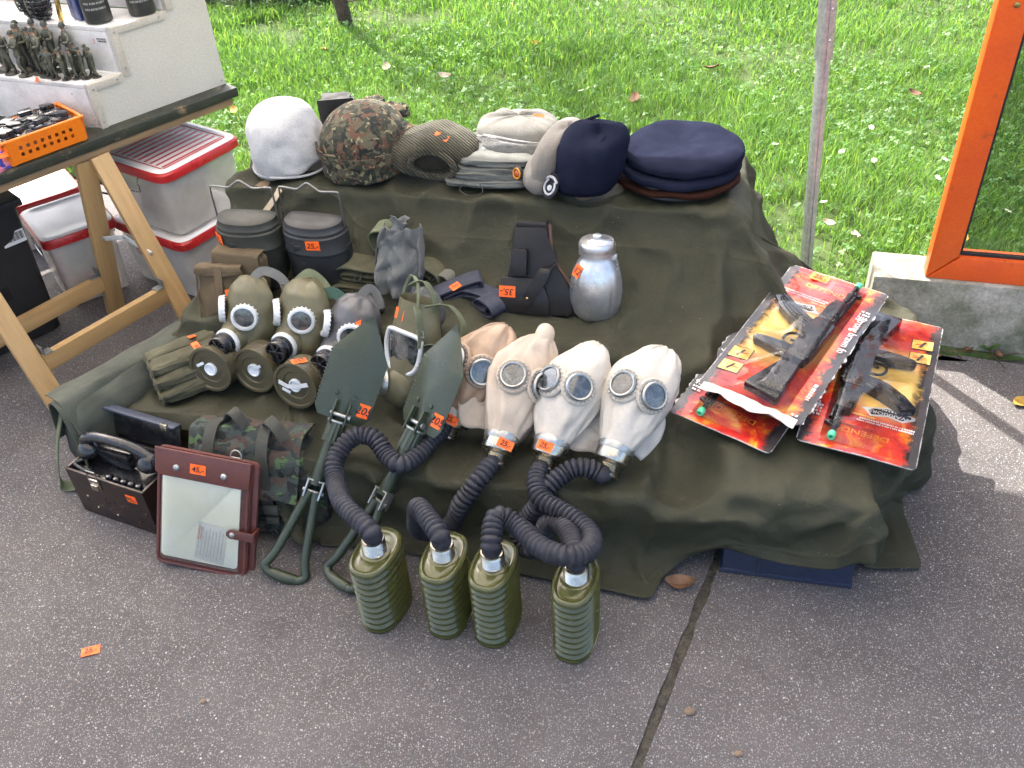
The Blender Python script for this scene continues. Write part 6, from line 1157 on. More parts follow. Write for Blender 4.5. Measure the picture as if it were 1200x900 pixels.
def storage_box(label, m, w, d, h, lidm, seed, contents, handle=1, stripes=True, badge=False):
    t = thing('storage_box', label, 'storage box', m, 'clear storage boxes'); obj('body', taper(w, d, h, .90), FROST, t, None, 40)
    def ring(a, b, z): return [(sgnpow(math.cos(q), .2) * a, sgnpow(math.sin(q), .2) * b, z) for q in (6.283185 * (i + .5) / 56 for i in range(56))]
    W2, D2 = w / 2 + .010, d / 2 + .010
    ld = obj('lid', loft([ring(W2 - .004, D2 - .004, h - .014), ring(W2, D2, h - .012), ring(W2, D2, h + .008), ring(W2 - .004, D2 - .004, h + .013), ring(W2 - .012, D2 - .012, h + .0135)], False, True), RED, t); obj('lid_panel', loft([ring(W2 - .007, D2 - .007, h + .0136), ring(W2 - .012, D2 - .012, h + .0165), ring(W2 - .024, D2 - .024, h + .0165), ring(W2 - .028, D2 - .028, h + .0145), ring(W2 - .06, D2 - .06, h + .0145)], False, True), lidm, ld)
    if stripes:
        for i in range(11):
            y = -D2 + .045 + i * (2 * D2 - .09) / 10; obj('lid_stripe', rbox((2 * W2 - .085, .0065, .0016), 0), RED, ld, Matrix.Translation((0, y, h + .0152)))
        fr_ = [(W2 - .034, D2 - .034), (-W2 + .034, D2 - .034), (-W2 + .034, -D2 + .034), (W2 - .034, -D2 + .034)]; obj('lid_border', tube([(x, y, h + .0152) for x, y in fr_], .0018, 6, False, True), RED, ld)
    if handle:
        for s in (1, -1): obj('wire_handle', tube(spline([(s * (w / 2 - .002), -.045, h - .02), (s * (w / 2 + .006), -.045, h - .03), (s * (w / 2 + .008), -.042, h - .062), (s * (w / 2 + .008), .042, h - .062), (s * (w / 2 + .006), .045, h - .03), (s * (w / 2 - .002), .045, h - .02)], 40), .0018, 6), WIRE, t)
        obj('handle_slot', rbox((.004, .055, .022), .001), INK, t, Matrix.Translation((w / 2 - .001, 0, h - .035)))
    if badge:
        bo = obj('badge', bprism([(.028 * math.cos(a), .013 * math.sin(a)) for a in [k_ * .2618 for k_ in range(24)]], .002, .0006), RED, t, X3((-.02, -d / 2 * .955 - .001, h * .60), R(84))); marks(bo, Matrix.Translation((0, 0, .0012)), .040, .012, 1, LIDW, 8)
    for i, (p, dd, c) in enumerate(contents): obj('contents', soft_box([q_ * .82 for q_ in dd], .15, .005, seed + i), c, t, X3(p, .1 * i, .15, .5 * i), 75)
    return t
CA = pm('contents_tan', (.38, .27, .15), rough=.8); CB = pm('contents_grey', (.25, .25, .27), rough=.8); CC = pm('contents_red', (.5, .10, .05), rough=.7); CD = pm('contents_green', (.12, .22, .06), rough=.7); CW = pm('contents_white', (.6, .58, .55), rough=.7)
ba_ = Vector((.585, .811, 0)); bb_ = Vector((-.811, .585, 0)); nc = Vector((-.925, 2.395, 0)); MBX = frame(nc + ba_ * .135 + bb_ * .150, ba_, bb_ )
MBX = frame(nc + ba_ * .135 + bb_ * .150, ba_, bb_)   # x along the right side, y away to the left
MB2 = MBX @ Matrix.Rotation(R(0), 4, 'Z')
storage_box('frosted box with red lid standing on the ground, lower of the stack', MB2, .28, .32, .195, LIDW, 1., [((-.02, .0, .06), (.2, .22, .09), CW), ((.04, -.05, .12), (.14, .12, .06), CB)], 1, False)
storage_box('frosted box with white striped red lid on top of the stack', MB2 @ Matrix.Translation((.004, 0, .2145)), .28, .32, .195, LIDW, 5., [((-.03, -.03, .06), (.16, .20, .10), CA), ((.05, .04, .08), (.12, .14, .10), CB), ((.02, -.07, .12), (.1, .1, .05), CW)], 1, True)
bo = obj('badge', bprism([(.028 * math.cos(a), .013 * math.sin(a)) for a in [k_ * .2618 for k_ in range(24)]], .002, .0006), RED, [o for o in COL.objects if o.name.startswith('storage_box')][0], X3((-.1395 * .96, .06, .118), R(87), 0, R(-90))); marks(bo, Matrix.Translation((0, 0, .0012)), .040, .012, 1, LIDW, 8)
c3 = (Vector((-1.4, 2.58, 0)) + Vector((-1.153, 2.462, 0))) / 2; MB3 = frame(c3 + Vector((-.02, .03, 0)), Vector((.82, .57, 0)), Vector((-.57, .82, 0)))
storage_box('clear box with plain white lid behind the black crate, sunlit', MB3, .20, .24, .225, LIDW, 9., [((-.02, -.02, .06), (.14, .16, .10), CC), ((.0, -.06, .13), (.12, .08, .06), CD), ((.02, .05, .1), (.1, .1, .08), CW)], 1, False)
storage_box('clear box with white lid and red rim farthest back at left', frame((-1.57, 2.93, 0), Vector((.82, .57, 0)), Vector((-.57, .82, 0))), .24, .30, .16, LIDW, 13., [((0, 0, .06), (.16, .2, .08), CW)], 0, False)
t = thing('black_crate', 'tall black plastic crate with a barcode label under the table', 'crate', T(.80, .285, 0, 0, 0, math.pi)); BLC = pm('black_crate', (.022, .021, .022), (.015, .015, .016), 14, .5, bump=.15)
obj('body', taper(.34, .24, .40, .92), BLC, t, None, 40); obj('lid', MB().box((0, 0, .408), (.36, .26, .022), .006), BLC, t); 
lb = obj('barcode_label', rbox((.062, .0012, .036), 0), LIDW, t, X3((.125, -.1165, .315), -.04))
for i in range(16): obj('barcode_bar', rbox((.0012 + .0012 * (i * 7 % 3 > 0), .0006, .022), 0), INK, lb, Matrix.Translation((-.026 + i * .0035, -.001, .003)))
obj('front_recess', rbox((.12, .003, .10), .004), pm('black_recess', (.012, .012, .012), rough=.6), t, X3((0, -.113, .20), -.04)); price_tag(t, '8', T(.77, .16, .10).translation, Vector((.2, 0, 1)), .022, .014)
# ================================================================ goods on the ground at the left front
BRL = pm('oxblood_leather', (.115, .035, .028), (.085, .026, .021), 14, .42, bump=.25, bscale=220, bdist=.001, wear=((.20, .09, .07), .68, .8, 30)); DBR = pm('dark_bakelite', (.024, .012, .010), (.017, .009, .007), 12, .32, bump=.15, bscale=120, wear=((.08, .055, .045), .70, .8, 30))
# map case
mc0 = W(-1.028, -.792, .004); top = W(-.972, -.720, .262); ax = (top - mc0).normalized(); nr = (CAMV - (mc0 + top) / 2); nr = svec(.10, -1, .34); nr = (nr - ax * nr.dot(ax)).normalized(); mm = frame(mc0, ax.cross(nr), ax); Hc = .268; Wc = .205
ax = (W(-1.000, -.690, .25) - mc0).normalized(); mm = frame_y(mc0, UU * .995 + VV * .06 + Vector((0, 0, -.03)), ax); t = thing('map_case', 'oxblood leather map case with clear window leaning by the telephone', 'map case', mm)
rr_ = lambda w, h, r, n=6: [(sx_ * (w / 2 - r) + r * math.cos(a), (h - r if sy_ > 0 else r) + r * math.sin(a)) for sx_, sy_, a0 in ((1, 1, 0), (-1, 1, 90), (-1, -1, 180), (1, -1, 270)) for a in [R(a0 + k_ * 90 / n) for k_ in range(n + 1)]]
obj('back_panel', bprism(rr_(Wc, Hc, .012), .010, .003), BRL, t, Matrix.Translation((0, 0, 0))); obj('side_gusset', bprism(rr_(Wc + .014, Hc - .004, .014), .010, .003), BRL, t, Matrix.Translation((.004, -.0015, -.011)))
obj('binding', tube([(x, y, .0055) for x, y in rr_(Wc - .010, Hc - .008, .012)], .0038, 8, False, True), BRL, t)
m, n, l, bs = _mat('map_paper'); co = coords(n, l); l.new(ramp(n, l, ntex(n, l, co, 6, 3), [(.35, (.90, .86, .66)), (.7, (.94, .92, .84))]), bs.inputs['Base Color']); bs.inputs['Roughness'].default_value = .28; bs.inputs['Coat Weight'].default_value = .6; bs.inputs['Coat Roughness'].default_value = .15; bumpn(n, l, bs, [(ntex(n, l, co, 14, 4, .6, .8), .12, .003)])
obj('map_sheet', bprism([(x, y + .012) for x, y in rr_(Wc - .034, Hc - .058, .008)], .003, .001), m, t, Matrix.Translation((-.004, .004, .0055)))
ft = obj('form_sheet', rbox((.066, .088, .0008), 0), pm('form_paper', (.80, .77, .66), rough=.6), t, X3((.022, .066, .0078), 0, 0, -.10))
for i in range(8): obj('form_line', rbox((.0008, .074 - .008 * (i % 3), .0003), 0), pm('form_print', (.50, .30, .20) if i == 7 else (.42, .38, .30), rough=.7), ft, Matrix.Translation((-.028 + i * .0075, 0, .0006)))
marks(ft, X3((-.0265, .018, .0006), 0, 0, R(90)), .034, .010, 2, pm('form_red', (.72, .30, .14), rough=.7), 5)
obj('window', bprism([(x, y + .010) for x, y in rr_(Wc - .030, Hc - .052, .008)], .0012, .0004), glassy('clear_window', (.985, .985, .975), .10, .03, .04), t, Matrix.Translation((-.002, .002, .0105)))
obj('flap', bprism([(-Wc / 2, Hc - .052), (-Wc / 2 + .008, Hc - .060), (Wc / 2 - .008, Hc - .060), (Wc / 2, Hc - .052), (Wc / 2 + .002, Hc + .001), (-Wc / 2 - .002, Hc + .001)], .006, .002), BRL, t, Matrix.Translation((0, 0, .0135)))
for x in (-.055, .048): obj('press_stud', lathe([(.0075, -.001), (.0075, .001), (.005, .004), (.0008, .005)], 18), ZINC, t, Matrix.Translation((x, Hc - .037, .0172)))
obj('side_strap', bprism([(.058, .098), (.066, .092), (.118, .092), (.118, .112), (.066, .112), (.058, .106)], .005, .0015), BRL, t, Matrix.Translation((0, 0, .0155))); obj('press_stud', lathe([(.006, -.001), (.006, .001), (.004, .003), (.0008, .004)], 16), ZINC, t, Matrix.Translation((.072, .102, .0185))); obj('strap_wrap', rbox((.005, .022, .03), .0015), BRL, t, Matrix.Translation((.117, .102, .002)))
obj('d_ring', tube([(.062 + .012 * math.cos(a), Hc + .002 + .014 * max(-.2, math.sin(a)), -.006) for a in [k_ * .3927 for k_ in range(16)]], .0016, 6, False, True), ZINC, t); price_tag(t, '45,-', mm @ Vector((-.008, Hc - .032, .02)), ax, .034, .022)
# ---- field telephone
pm0 = frame(W(-1.262, -.640, .002), UU * .97 + VV * -.20 + Vector((0, 0, 0)), VV + UU * .2); t = thing('field_telephone', 'black field telephone in its open dark bakelite case', 'telephone', pm0); LW, LD, LH = .222, .125, .135
def openbox(w, d, h, th):
    mb = MB().box((0, 0, th / 2 + .001), (w, d, th), .002).box((0, -d / 2 + th / 2, h / 2), (w, th, h), .002).box((0, d / 2 - th / 2, h / 2), (w, th, h), .002).box((-w / 2 + th / 2, 0, h / 2), (th, d - 2 * th - .002, h), .002).box((w / 2 - th / 2, 0, h / 2), (th, d - 2 * th - .002, h), .002); return mb
for nm, c_, d_ in (('case_floor', (0, 0, .003), (LW - .012, LD - .012, .005)), ('case_front', (0, -LD / 2 + .003, LH / 2), (LW, .006, LH)), ('case_back', (0, LD / 2 - .003, LH / 2), (LW, .006, LH)), ('case_side', (-LW / 2 + .003, 0, LH / 2), (.006, LD - .013, LH)), ('case_side', (LW / 2 - .003, 0, LH / 2), (.006, LD - .013, LH))): obj(nm, MB().box(c_, d_, .0015), DBR, t)
obj('inner_deck', MB().box((0, 0, LH - .022), (LW - .014, LD - .014, .012), .002), BLKP, t)
for i in range(5): obj('terminal', lathe([(.009, 0), (.009, .012), (.006, .016), (.001, .017)], 14), BLKP, t, Matrix.Translation((.00 + i * .021, -.044, LH - .017)))
hs = spline([(-.085, -.005, LH + .030), (-.080, -.004, LH + .050), (-.045, .0, LH + .060), (.02, .004, LH + .058), (.062, .008, LH + .044), (.082, .010, LH + .028)], 40); h_ = obj('handset', tube(hs, lambda q: .0125 + .004 * abs(2 * q - 1) ** 3, 16), BLKP, t)
for x, y, z, tl in ((-.080, -.006, LH + .010, -.15), (.076, .008, LH + .008, .2)): obj('handset_cup', lathe([(.001, 0), (.026, .001), (.028, .006), (.0275, .014), (.022, .022), (.014, .032), (.004, .036)], 28), BLKP, h_, X3((x, y, z), 0, tl))
obj('cradle', MB().box((-.01, .0, LH + .012), (.09, .022, .045), .008), BLKP, t); obj('hand_crank', MB().add(tube([(LW / 2, .0, .09), (LW / 2 + .02, 0, .09)], .006, 10)).box((LW / 2 + .018, .02, .09), (.006, .05, .012), .002), BLKP, t)
obj('cord', tube(spline([(-.085, -.03, LH + .006), (-.095, -.045, LH + .004), (-.06, -.05, LH - .004), (-.03, -.048, LH - .012)], 20), .004, 8), BLKP, t)
obj('clasp', MB().box((-.028, -LD / 2 - .002, LH - .020), (.030, .003, .030), .001).box((-.028, -LD / 2 - .005, LH - .028), (.020, .004, .016), .001), NICK, t); obj('clasp_hook', tube([(-.040, -LD / 2 - .003, LH - .006), (-.042, -LD / 2, LH + .016), (-.016, -LD / 2, LH + .018), (-.014, -LD / 2 - .003, LH - .006)], .0016, 6, False, True), NICK, t)
for x, z in ((-.075, .06), (-.055, .03), (.0, .025)): obj('rivet', lathe([(.003, -.001), (.0025, .001), (.0005, .0015)], 8), NICK, t, X3((x, -LD / 2 - .001, z), R(90)))
obj('case_lid', MB().box((0, 0, .040), (LW, .008, .08), .003), BLKP, t, X3((0, LD / 2 + .006, LH - .012), -.30)); obj('lid_rim', MB().box((0, -.010, .082), (LW, .026, .006), .002), pm('lid_edge', (.05, .06, .09), rough=.3), t, X3((0, LD / 2 + .006, LH - .012), -.30)); obj('lid_catch', MB().box((.085, -.022, .080), (.018, .008, .016), .001), NICK, t, X3((0, LD / 2 + .006, LH - .012), -.30))
price_tag(t, '95,-', pm0 @ Vector((.07, -LD / 2 - .01, LH - .032)), Vector((0, 0, 1)), .028, .022)
# ---- canvas carrying bag behind the telephone
CVG = pm('grey_green_canvas', (.060, .066, .050), (.042, .047, .036), 12, .85, bump=.35, bscale=320, bdist=.0012)
b0, b1_ = Vector((-1.416, -.585, 0)), Vector((-1.245, -.262, 0)); bd_ = (b1_ - b0); yaw = math.atan2(bd_.y, bd_.x); bc = (b0 + b1_) / 2; bgm = S(bc.x, bc.y, .0, 0, 0, yaw); t = thing('canvas_bag', 'grey green canvas bag with a strap lying beside the pouch bundle', 'bag', bgm); BL_ = bd_.length
def bag(q):
    z = q.z; top_ = max(0, z - .10) / .13; return (q.x, q.y * (1 - .45 * top_) - .02 * top_, z - .018 * top_ * abs(q.y) / .05 + .012 * nz(q.x * 6, q.y * 8, 2))
obj('body', MB().add(soft_box((BL_, .13, .235), .07, .006, 7., lambda q: bag(Vector((q[0], q[1], q[2] + .1175))))), CVG, t, None, 60)
obj('flap', sheet(lambda s, q: ((s - .5) * BL_ * 1.02, .055 - .11 * q + .006 * nz(s * 4, q * 3), .238 + .012 * math.sin(math.pi * q) - .22 * max(0, q - .62) ** 1.2 + .004 * nz(s * 6, q * 5, 3)), 30, 20, .003), CVG, t, None, 75)
obj('end_binding', strap(spline([(-BL_ / 2 - .004, -.06, .02), (-BL_ / 2 - .006, -.055, .13), (-BL_ / 2 - .004, -.03, .225), (-BL_ / 2 - .002, .0, .245), (-BL_ / 2 - .004, .03, .225), (-BL_ / 2 - .006, .055, .12)], 30), .022, .002, (1, .1, 0)), CVG, t)
obj('shoulder_strap', strap(spline([(-BL_ / 2 + .0, .02, .20), (-BL_ / 2 - .03, .03, .13), (-BL_ / 2 - .055, .035, .05), (-BL_ / 2 - .06, .03, .012), (-BL_ / 2 - .03, .00, .02), (-BL_ / 2 - .008, -.03, .10), (-BL_ / 2 - .012, -.06, .16), (-BL_ / 2 - .02, -.085, .10), (-BL_ / 2 + .01, -.10, .06)], 60), .030, .0016, lambda q: (.4, .8, .2)), WEBG, t)
RKS = pm('dark_webbing', (.040, .042, .034), rough=.85)
# ---- camouflage rucksack
rk = S(-.955, -.612, .0, -.10, 0, .05); t = thing('camo_rucksack', 'green flecked camouflage rucksack slumped behind the map case', 'rucksack', rk)
obj('body', MB().add(soft_box((.245, .105, .205), .10, .010, 3.3), Matrix.Translation((0, .0, .105))), FLG, t, None, 75)
obj('lid_flap', sheet(lambda s, q: ((s - .5) * .262 * (1 - .08 * q), .05 - .125 * q - .02 * math.sin(q * 2.6), .218 + .014 * math.sin(math.pi * min(1, q * 1.4)) - .13 * max(0, q - .35) ** 1.1 * 1.2 + .010 * fnz((s * 4, q * 4, 5), 3) - .03 * (s > .5) * (s - .5) * q), 34, 26, .005), FLG, t, None, 75)
obj('side_pocket', MB().add(soft_box((.10, .06, .14), .14, .010, 8.), X3((.115, -.02, .080), 0, .1, -.3)), FLG, t, None, 75)
obj('bottom_roll', MB().add(soft_box((.20, .09, .05), .14, .008, 12.), X3((.02, -.025, .026))), FLG, t, None, 75)
for x in (-.075, .045): obj('compression_strap', strap(spline([(x, .045, .225), (x + .002, -.01, .247), (x + .004, -.058, .215), (x + .006, -.078, .14), (x + .006, -.080, .09)], 26), .026, .0018, (1, 0, 0)), RKS, t)
obj('carry_loop', strap(spline([(-.065, .03, .222), (-.045, .02, .262), (-.02, .0, .272), (.0, -.01, .245)], 18), .026, .002, (.3, 1, 0)), RKS, t); obj('carry_loop', strap(spline([(.035, .03, .225), (.05, .0, .262), (.075, -.02, .262), (.095, -.03, .235)], 18), .028, .002, (.3, 1, 0)), RKS, t)
obj('buckle', MB().box((.060, -.088, .088), (.034, .010, .022), .003).box((.060, -.088, .060), (.030, .010, .018), .003), pm('buckle_grey', (.06, .065, .055), rough=.5), t); obj('eyelet', lathe([(.009, -.001), (.009, .001), (.004, .002), (.004, -.001)], 16, False, False), DKG, t, X3((.055, -.085, .022), R(80)))
# loose tag on the pavement
o = obj('price_tag', mesh('price_tag', tag_mb(.036, .021), ORANGE, 60), None, None, X3((-.873, 1.152, .002), 0, 0, .25)); tag(o, 'orange price tag reading 25 lying alone on the pavement', 'price tag'); wtext(o, '25,-', Matrix.Translation((0, 0, .0022)), .016, INK, .15, .012)
# ================================================================ toy rifles on printed cards
def card_mat():
    m, n, l, bs = _mat('printed_card'); tc = n.new('ShaderNodeTexCoord'); co = tc.outputs['Object']; sx = n.new('ShaderNodeSeparateXYZ'); l.new(co, sx.inputs[0]); cr = coords(n, l)
    f1 = ntex(n, l, cr, 13, 6, .65, .8); f2 = ntex(n, l, cr, 34, 5, .7, 1.); wx = mathn(n, l, 'ADD', sx.outputs[0], mathn(n, l, 'MULTIPLY', mathn(n, l, 'SUBTRACT', f2, .5), .07))
    fire = ramp(n, l, f1, [(.30, (.10, .008, .008)), (.42, (.55, .012, .012)), (.54, (.72, .05, .015)), (.64, (.85, .30, .02)), (.74, (.9, .62, .08))])
    # yellow burst behind the magazine, brush stroke dark border
    dy = mathn(n, l, 'SUBTRACT', sx.outputs[1], .0); d2 = mathn(n, l, 'ADD', mathn(n, l, 'MULTIPLY', mathn(n, l, 'ADD', sx.outputs[0], .03), mathn(n, l, 'ADD', sx.outputs[0], .03)), mathn(n, l, 'MULTIPLY', mathn(n, l, 'MULTIPLY', dy, dy), .55))
    burst = ramp(n, l, mathn(n, l, 'ADD', d2, mathn(n, l, 'MULTIPLY', mathn(n, l, 'SUBTRACT', f1, .5), .02)), [(.0, (1,) * 3), (.005, (1,) * 3), (.015, (0,) * 3)]); c = mixc(n, l, burst, fire, (.88, .60, .16))
    dk = ramp(n, l, mathn(n, l, 'ABSOLUTE', wx), [(.088, (0,) * 3), (.100, (1,) * 3)]); c = mixc(n, l, dk, c, (.032, .030, .032))
    ed = mathn(n, l, 'MAXIMUM', mathn(n, l, 'SUBTRACT', mathn(n, l, 'ABSOLUTE', sx.outputs[0]), .1160), mathn(n, l, 'SUBTRACT', mathn(n, l, 'ABSOLUTE', sx.outputs[1]), .2985)); edn = mathn(n, l, 'ADD', ed, mathn(n, l, 'MULTIPLY', mathn(n, l, 'SUBTRACT', f2, .5), .010))
    c = mixc(n, l, ramp(n, l, edn, [(.0, (0,) * 3), (.002, (1,) * 3)]), c, (.62, .60, .58)); scr = ntex(n, l, cr, 70, 6, .75, 2.); c = mixc(n, l, ramp(n, l, scr, [(.70, (0,) * 3), (.76, (.7,) * 3)]), c, (.60, .57, .55))
    l.new(c, bs.inputs['Base Color']); bs.inputs['Roughness'].default_value = .32; bs.inputs['Coat Weight'].default_value = .35; bs.inputs['Coat Roughness'].default_value = .2; bumpn(n, l, bs, [(ntex(n, l, cr, 16, 5, .6, .6), .35, .006)]); return m
PRINT = card_mat(); PAPER = pm('card_paper', (.58, .55, .50), (.48, .45, .41), 16, .8, bump=.2); GUNP = pm('toy_gun_plastic', (.015, .015, .019), (.013, .013, .016), 14, .26, bump=.05, bscale=120); TIPG = pm('green_tip', (.10, .62, .34), rough=.35); BLIS = glassy('blister', (.95, .95, .95), .05, .02, 0); WHT = pm('print_white', (.80, .80, .80), rough=.4, bump=0); YEL = pm('print_yellow', (.92, .70, .22), (.85, .45, .06), 60, .4, bump=0); PBL = pm('print_black', (.02, .02, .025), rough=.4, bump=0); ORG = pm('print_orange', (.88, .30, .02), rough=.4, bump=0); PRD = pm('print_red', (.62, .02, .02), rough=.4, bump=0)
CW_, CL_ = .236, .602
def bend(x, y, seed, curl): return .0045 * nz(x * 5 + seed, y * 4, 1) + .0022 * nz(x * 16, y * 12 + seed, 2) + curl * max(0, abs(y) - .22) ** 2 * 6
def rifle_card(label, m, seed, curl, torn, tagt=None, txt=True):
    t = thing('toy_rifle_card', label, 'toy gun', m, 'toy rifles on printed cards')
    def cf(s, q):
        x, y = (s - .5) * CW_, (q - .5) * CL_; cx = min(s, 1 - s) * CW_; cy = min(q, 1 - q) * CL_
        if cx < .012 and cy < .012:   # rounded corners
            d = Vector((.012 - cx, .012 - cy)); k = max(d.length, 1e-6)
            if k > .012: f = .012 / k; x = math.copysign(CW_ / 2 - .012 + d.x * f, x); y = math.copysign(CL_ / 2 - .012 + d.y * f, y)
        if torn and q < .03: y += torn * .010 * nz(s * 14 + seed, 3)
        if torn and s > .98: x += .006 * nz(q * 40, seed)
        return (x, y, bend(x, y, seed, curl))
    obj('card', sheet(cf, 48, 110, .0014), PRINT, t, None, 60)
    obj('card_backing', sheet(lambda s, q: (lambda p: (p[0] * .998, p[1] * .998, p[2] - .0022))(cf(s, q)), 24, 50, .001), PAPER, t, None, 60)
    if torn: obj('torn_edge', sheet(lambda s, q: ((s - .5) * CW_ * .9, -CL_ / 2 + .012 - .030 * q + .008 * nz(s * 9 + seed, q), bend((s - .5) * CW_, -.29, seed, curl) + .004 + .014 * q * nz(s * 6, seed, 2)), 30, 6, .001), PAPER, t, None, 60)
    zb = lambda x, y: bend(x, y, seed, curl)
    def pr(nm, poly, mat, dz): v, f = prism(poly, .0004, 0); return obj(nm, ([(a, b, c + dz + zb(a, b)) for a, b, c in v], f), mat, t, None, 0)
    for y in (-.222, -.160):
        pr('printed_icon', [(-.106, y), (-.058, y + .004), (-.058, y + .052), (-.106, y + .048)], PBL, .0012); pr('printed_icon', [(-.104, y + .003), (-.060, y + .007), (-.060, y + .049), (-.104, y + .045)], YEL, .0018); pr('printed_icon', [(-.090, y + .012), (-.084, y + .012), (-.074, y + .040), (-.080, y + .040)], PBL, .0024); pr('printed_icon', [(-.080, y + .024), (-.066, y + .027), (-.066, y + .030), (-.080, y + .027)], PRD, .0024)
    pr('printed_badge', [(-.098, .128), (-.075, .146), (-.045, .138), (-.01, .150), (.0, .132), (.012, .122), (-.01, .116), (-.04, .104), (-.075, .110), (-.098, .118)], WHT, .0012); pr('printed_badge', [(-.090, .126), (-.073, .140), (-.045, .133), (-.012, .143), (-.004, .128), (-.012, .121), (-.04, .110), (-.073, .115), (-.090, .120)], PBL, .0018)
    if txt:
        for s, x, y, sz, mt, rz in (('WARRIORS', -.046, .1325, .0165, WHT, 0), ('DEFENDER', .005, .224, .026, ORG, 0)): wtext(t, s, X3((x, y, zb(x, y) + .0035), 0, 0, rz - .04), sz, mt, 0, .012)
        for x, y, w_, h_, rw, mt, sd in ((-.044, .118, .056, .010, 1, WHT, 2), (.014, .205, .075, .008, 1, PBL, 3), (-.045, .174, .115, .018, 2, WHT, 4), (.002, .157, .050, .010, 1, YEL, 5), (.096, .175, .022, .05, 4, WHT, 6)): marks(t, X3((x, y, zb(x, y) + .0033), 0, 0, -.04), w_, h_, rw, mt, sd)
        wtext(t, 'Strong brawn fo', X3((.100, .08, zb(.1, .08) + .0035), 0, 0, R(-90)), .026, WHT, 0, .01); marks(t, X3((.098, -.18, zb(.1, -.18) + .0033), 0, 0, R(-90)), .07, .014, 1, WHT, 9)
        marks(t, X3((.095, -.278, zb(.095, -.278) + .0033)), .016, .012, 1, WHT, 11)
    g = .010; GM = X3((.034, .0, .014), 0, 0, R(-3))
    def gp(nm, poly, th, bev=.003, dz=0.): return obj(nm, bprism(poly, th, bev), GUNP, t, GM @ Matrix.Translation((0, 0, dz + zb(.03, 0))))
    gp('stock', [(-.048, -.262), (.030, -.272), (.034, -.264), (.022, -.140), (.020, -.105), (-.016, -.105), (-.018, -.135), (-.046, -.250)], .022)
    gp('receiver', [(-.022, -.108), (.024, -.108), (.028, -.06), (.028, .055), (.022, .075), (-.022, .075), (-.024, .03)], .026, .004)
    gp('pistol_grip', [(-.018, -.100), (-.018, -.064), (-.045, -.066), (-.075, -.072), (-.102, -.070), (-.108, -.082), (-.100, -.094), (-.070, -.098), (-.040, -.104)], .020, .005)
    gp('magazine', [(-.020, .020), (-.020, .062), (-.050, .074), (-.080, .094), (-.108, .124), (-.134, .104), (-.106, .066), (-.070, .036), (-.045, .024)], .020, .003)
    for k_ in range(3): obj('magazine_rib', tube(spline([(-.024, .030 + k_ * .010, .0105), (-.055, .042 + k_ * .011, .0105), (-.085, .062 + k_ * .012, .0105), (-.118, .100 + k_ * .008, .0105)], 16), .0022, 6), GUNP, t, GM @ Matrix.Translation((0, 0, zb(.03, 0))))
    gp('handguard', [(-.020, .078), (.020, .078), (.022, .115), (.020, .172), (-.014, .172), (-.019, .13)], .024, .004); 
    for k_ in range(9): obj('vent_slot', rbox((.012, .003, .002), .0005), DKG, t, GM @ Matrix.Translation((-.010, .088 + k_ * .008, .0125 + zb(.03, 0))))
    obj('barrel', MB().add(lathe([(.007, 0), (.007, .05), (.0085, .052), (.0085, .066), (.006, .068), (.006, .10)], 14), X3((0, .168, 0), R(-90))), GUNP, t, GM @ Matrix.Translation((.004, 0, zb(.03, 0)))); obj('gas_tube', MB().add(tube([(.017, .10, .003), (.017, .215, .003)], .006, 10)), GUNP, t, GM @ Matrix.Translation((0, 0, zb(.03, 0)))); gp('front_sight', [(.0, .222), (.026, .226), (.028, .232), (.012, .240), (.0, .242)], .010, .002)
    obj('muzzle_tip', lathe([(.0075, 0), (.0085, .002), (.0085, .016), (.007, .018), (.004, .018), (.0038, .006)], 16, True, True), TIPG, t, GM @ X3((.004, .264, zb(.03, 0)), R(-90))); obj('trigger_guard', tube(spline([(-.022, -.058, 0), (-.046, -.052, 0), (-.052, -.030, 0), (-.044, -.008, 0), (-.022, -.004, 0)], 20), .0035, 8), GUNP, t, GM @ Matrix.Translation((0, 0, zb(.03, 0)))); obj('trigger', tube([(-.022, -.034, 0), (-.036, -.036, 0)], .003, 6), GUNP, t, GM @ Matrix.Translation((0, 0, zb(.03, 0)))); gp('top_cover', [(.010, -.10), (.031, -.095), (.031, .06), (.010, .066)], .018, .004, .005)
    for y in (-.085, .01, .045): obj('rivet', lathe([(.0035, 0), (.003, .0015), (.0005, .002)], 8), GUNP, t, GM @ Matrix.Translation((.002, y, .0132 + zb(.03, 0))))
    def bl(s, q):
        x, y = -.10 + .175 * s, -.285 + .565 * q; ee = min(1, min(s, 1 - s) * 9) * min(1, min(q, 1 - q) * 14); ctr = math.exp(-((x - .034) / .055) ** 2) ; mg = math.exp(-((x + .06) / .05) ** 2 - ((y - .06) / .07) ** 2) + math.exp(-((x + .06) / .05) ** 2 - ((y + .085) / .035) ** 2)
        return (x, y, zb(x, y) + .0016 + ee * (.031 * min(1, ctr * 1.2 + mg) + .002 * nz(x * 30, y * 30, seed)))
    obj('blister', sheet(bl, 40, 90), BLIS, t, None, 180)
    if tagt: price_tag(t, tagt, m @ Vector((-.04, .272, .02)), m.to_3x3() @ Vector((0, 1, 0)), .042, .024, face=m.to_3x3() @ Vector((0, 0, 1)), off=.004)
    return t
def card_frame(a, b, zm, flip=False, roll=0.):   # a: middle of the near edge, b: middle of the far edge (u,v,z)
    a, b = W(*a), W(*b); y = (b - a).normalized(); x = y.cross(Vector((0, 0, 1))).normalized(); x = (x + Vector((0, 0, roll))).normalized(); c = (a + b) / 2 + Vector((0, 0, zm)); m = frame(c, x, y); m = frame(c, (x - y * x.dot(y)), y) @ Matrix.Diagonal((.95, .765, 1, 1)); return m @ Matrix.Rotation(math.pi, 4, 'Z') if flip else m
rifle_card('toy rifle card lying lowest at left, mostly covered by the next', card_frame((.026, -.478, .266), (.212, -.062, .304), .0, True, -.03), 1.3, .0, 1)
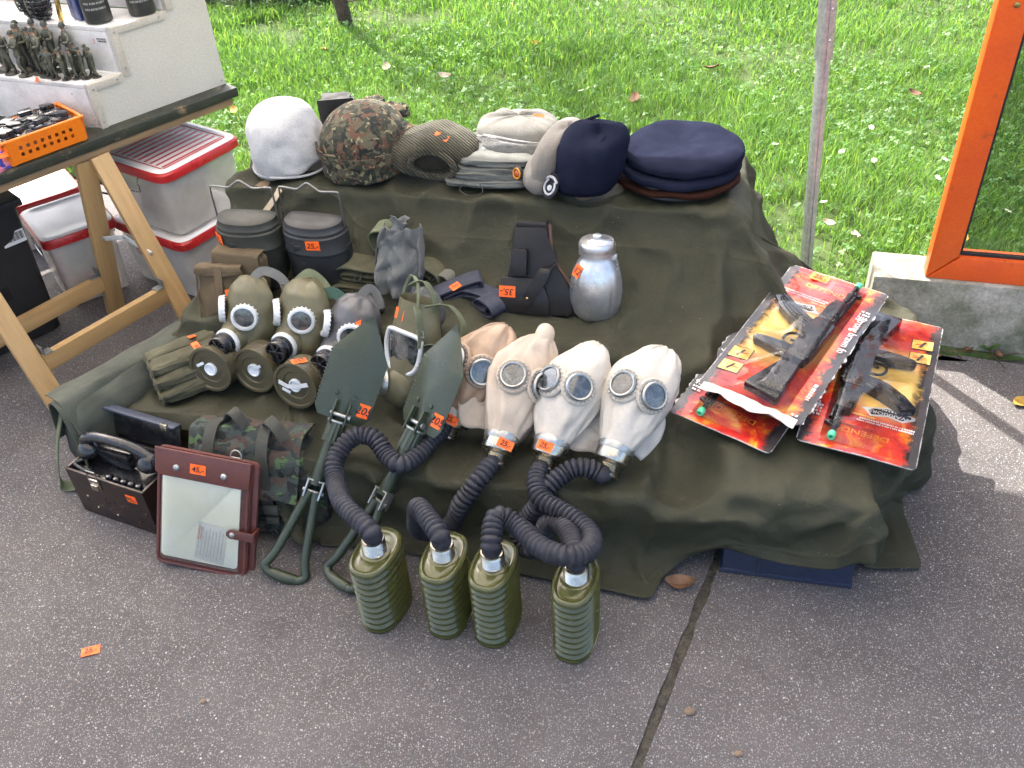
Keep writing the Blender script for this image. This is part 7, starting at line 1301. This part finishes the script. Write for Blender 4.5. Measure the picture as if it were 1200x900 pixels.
rifle_card('toy rifle card on top with the whole gun showing, orange tag', card_frame((.080, -.442, .318), (.264, -.032, .358), .0, False, -.03), 4.7, .02, 1, '25,-')
rifle_card('toy rifle card at the right with its green muzzle towards the front', card_frame((.284, -.514, .276), (.384, -.066, .294), .0, True, -.02), 8.1, .0, 0)
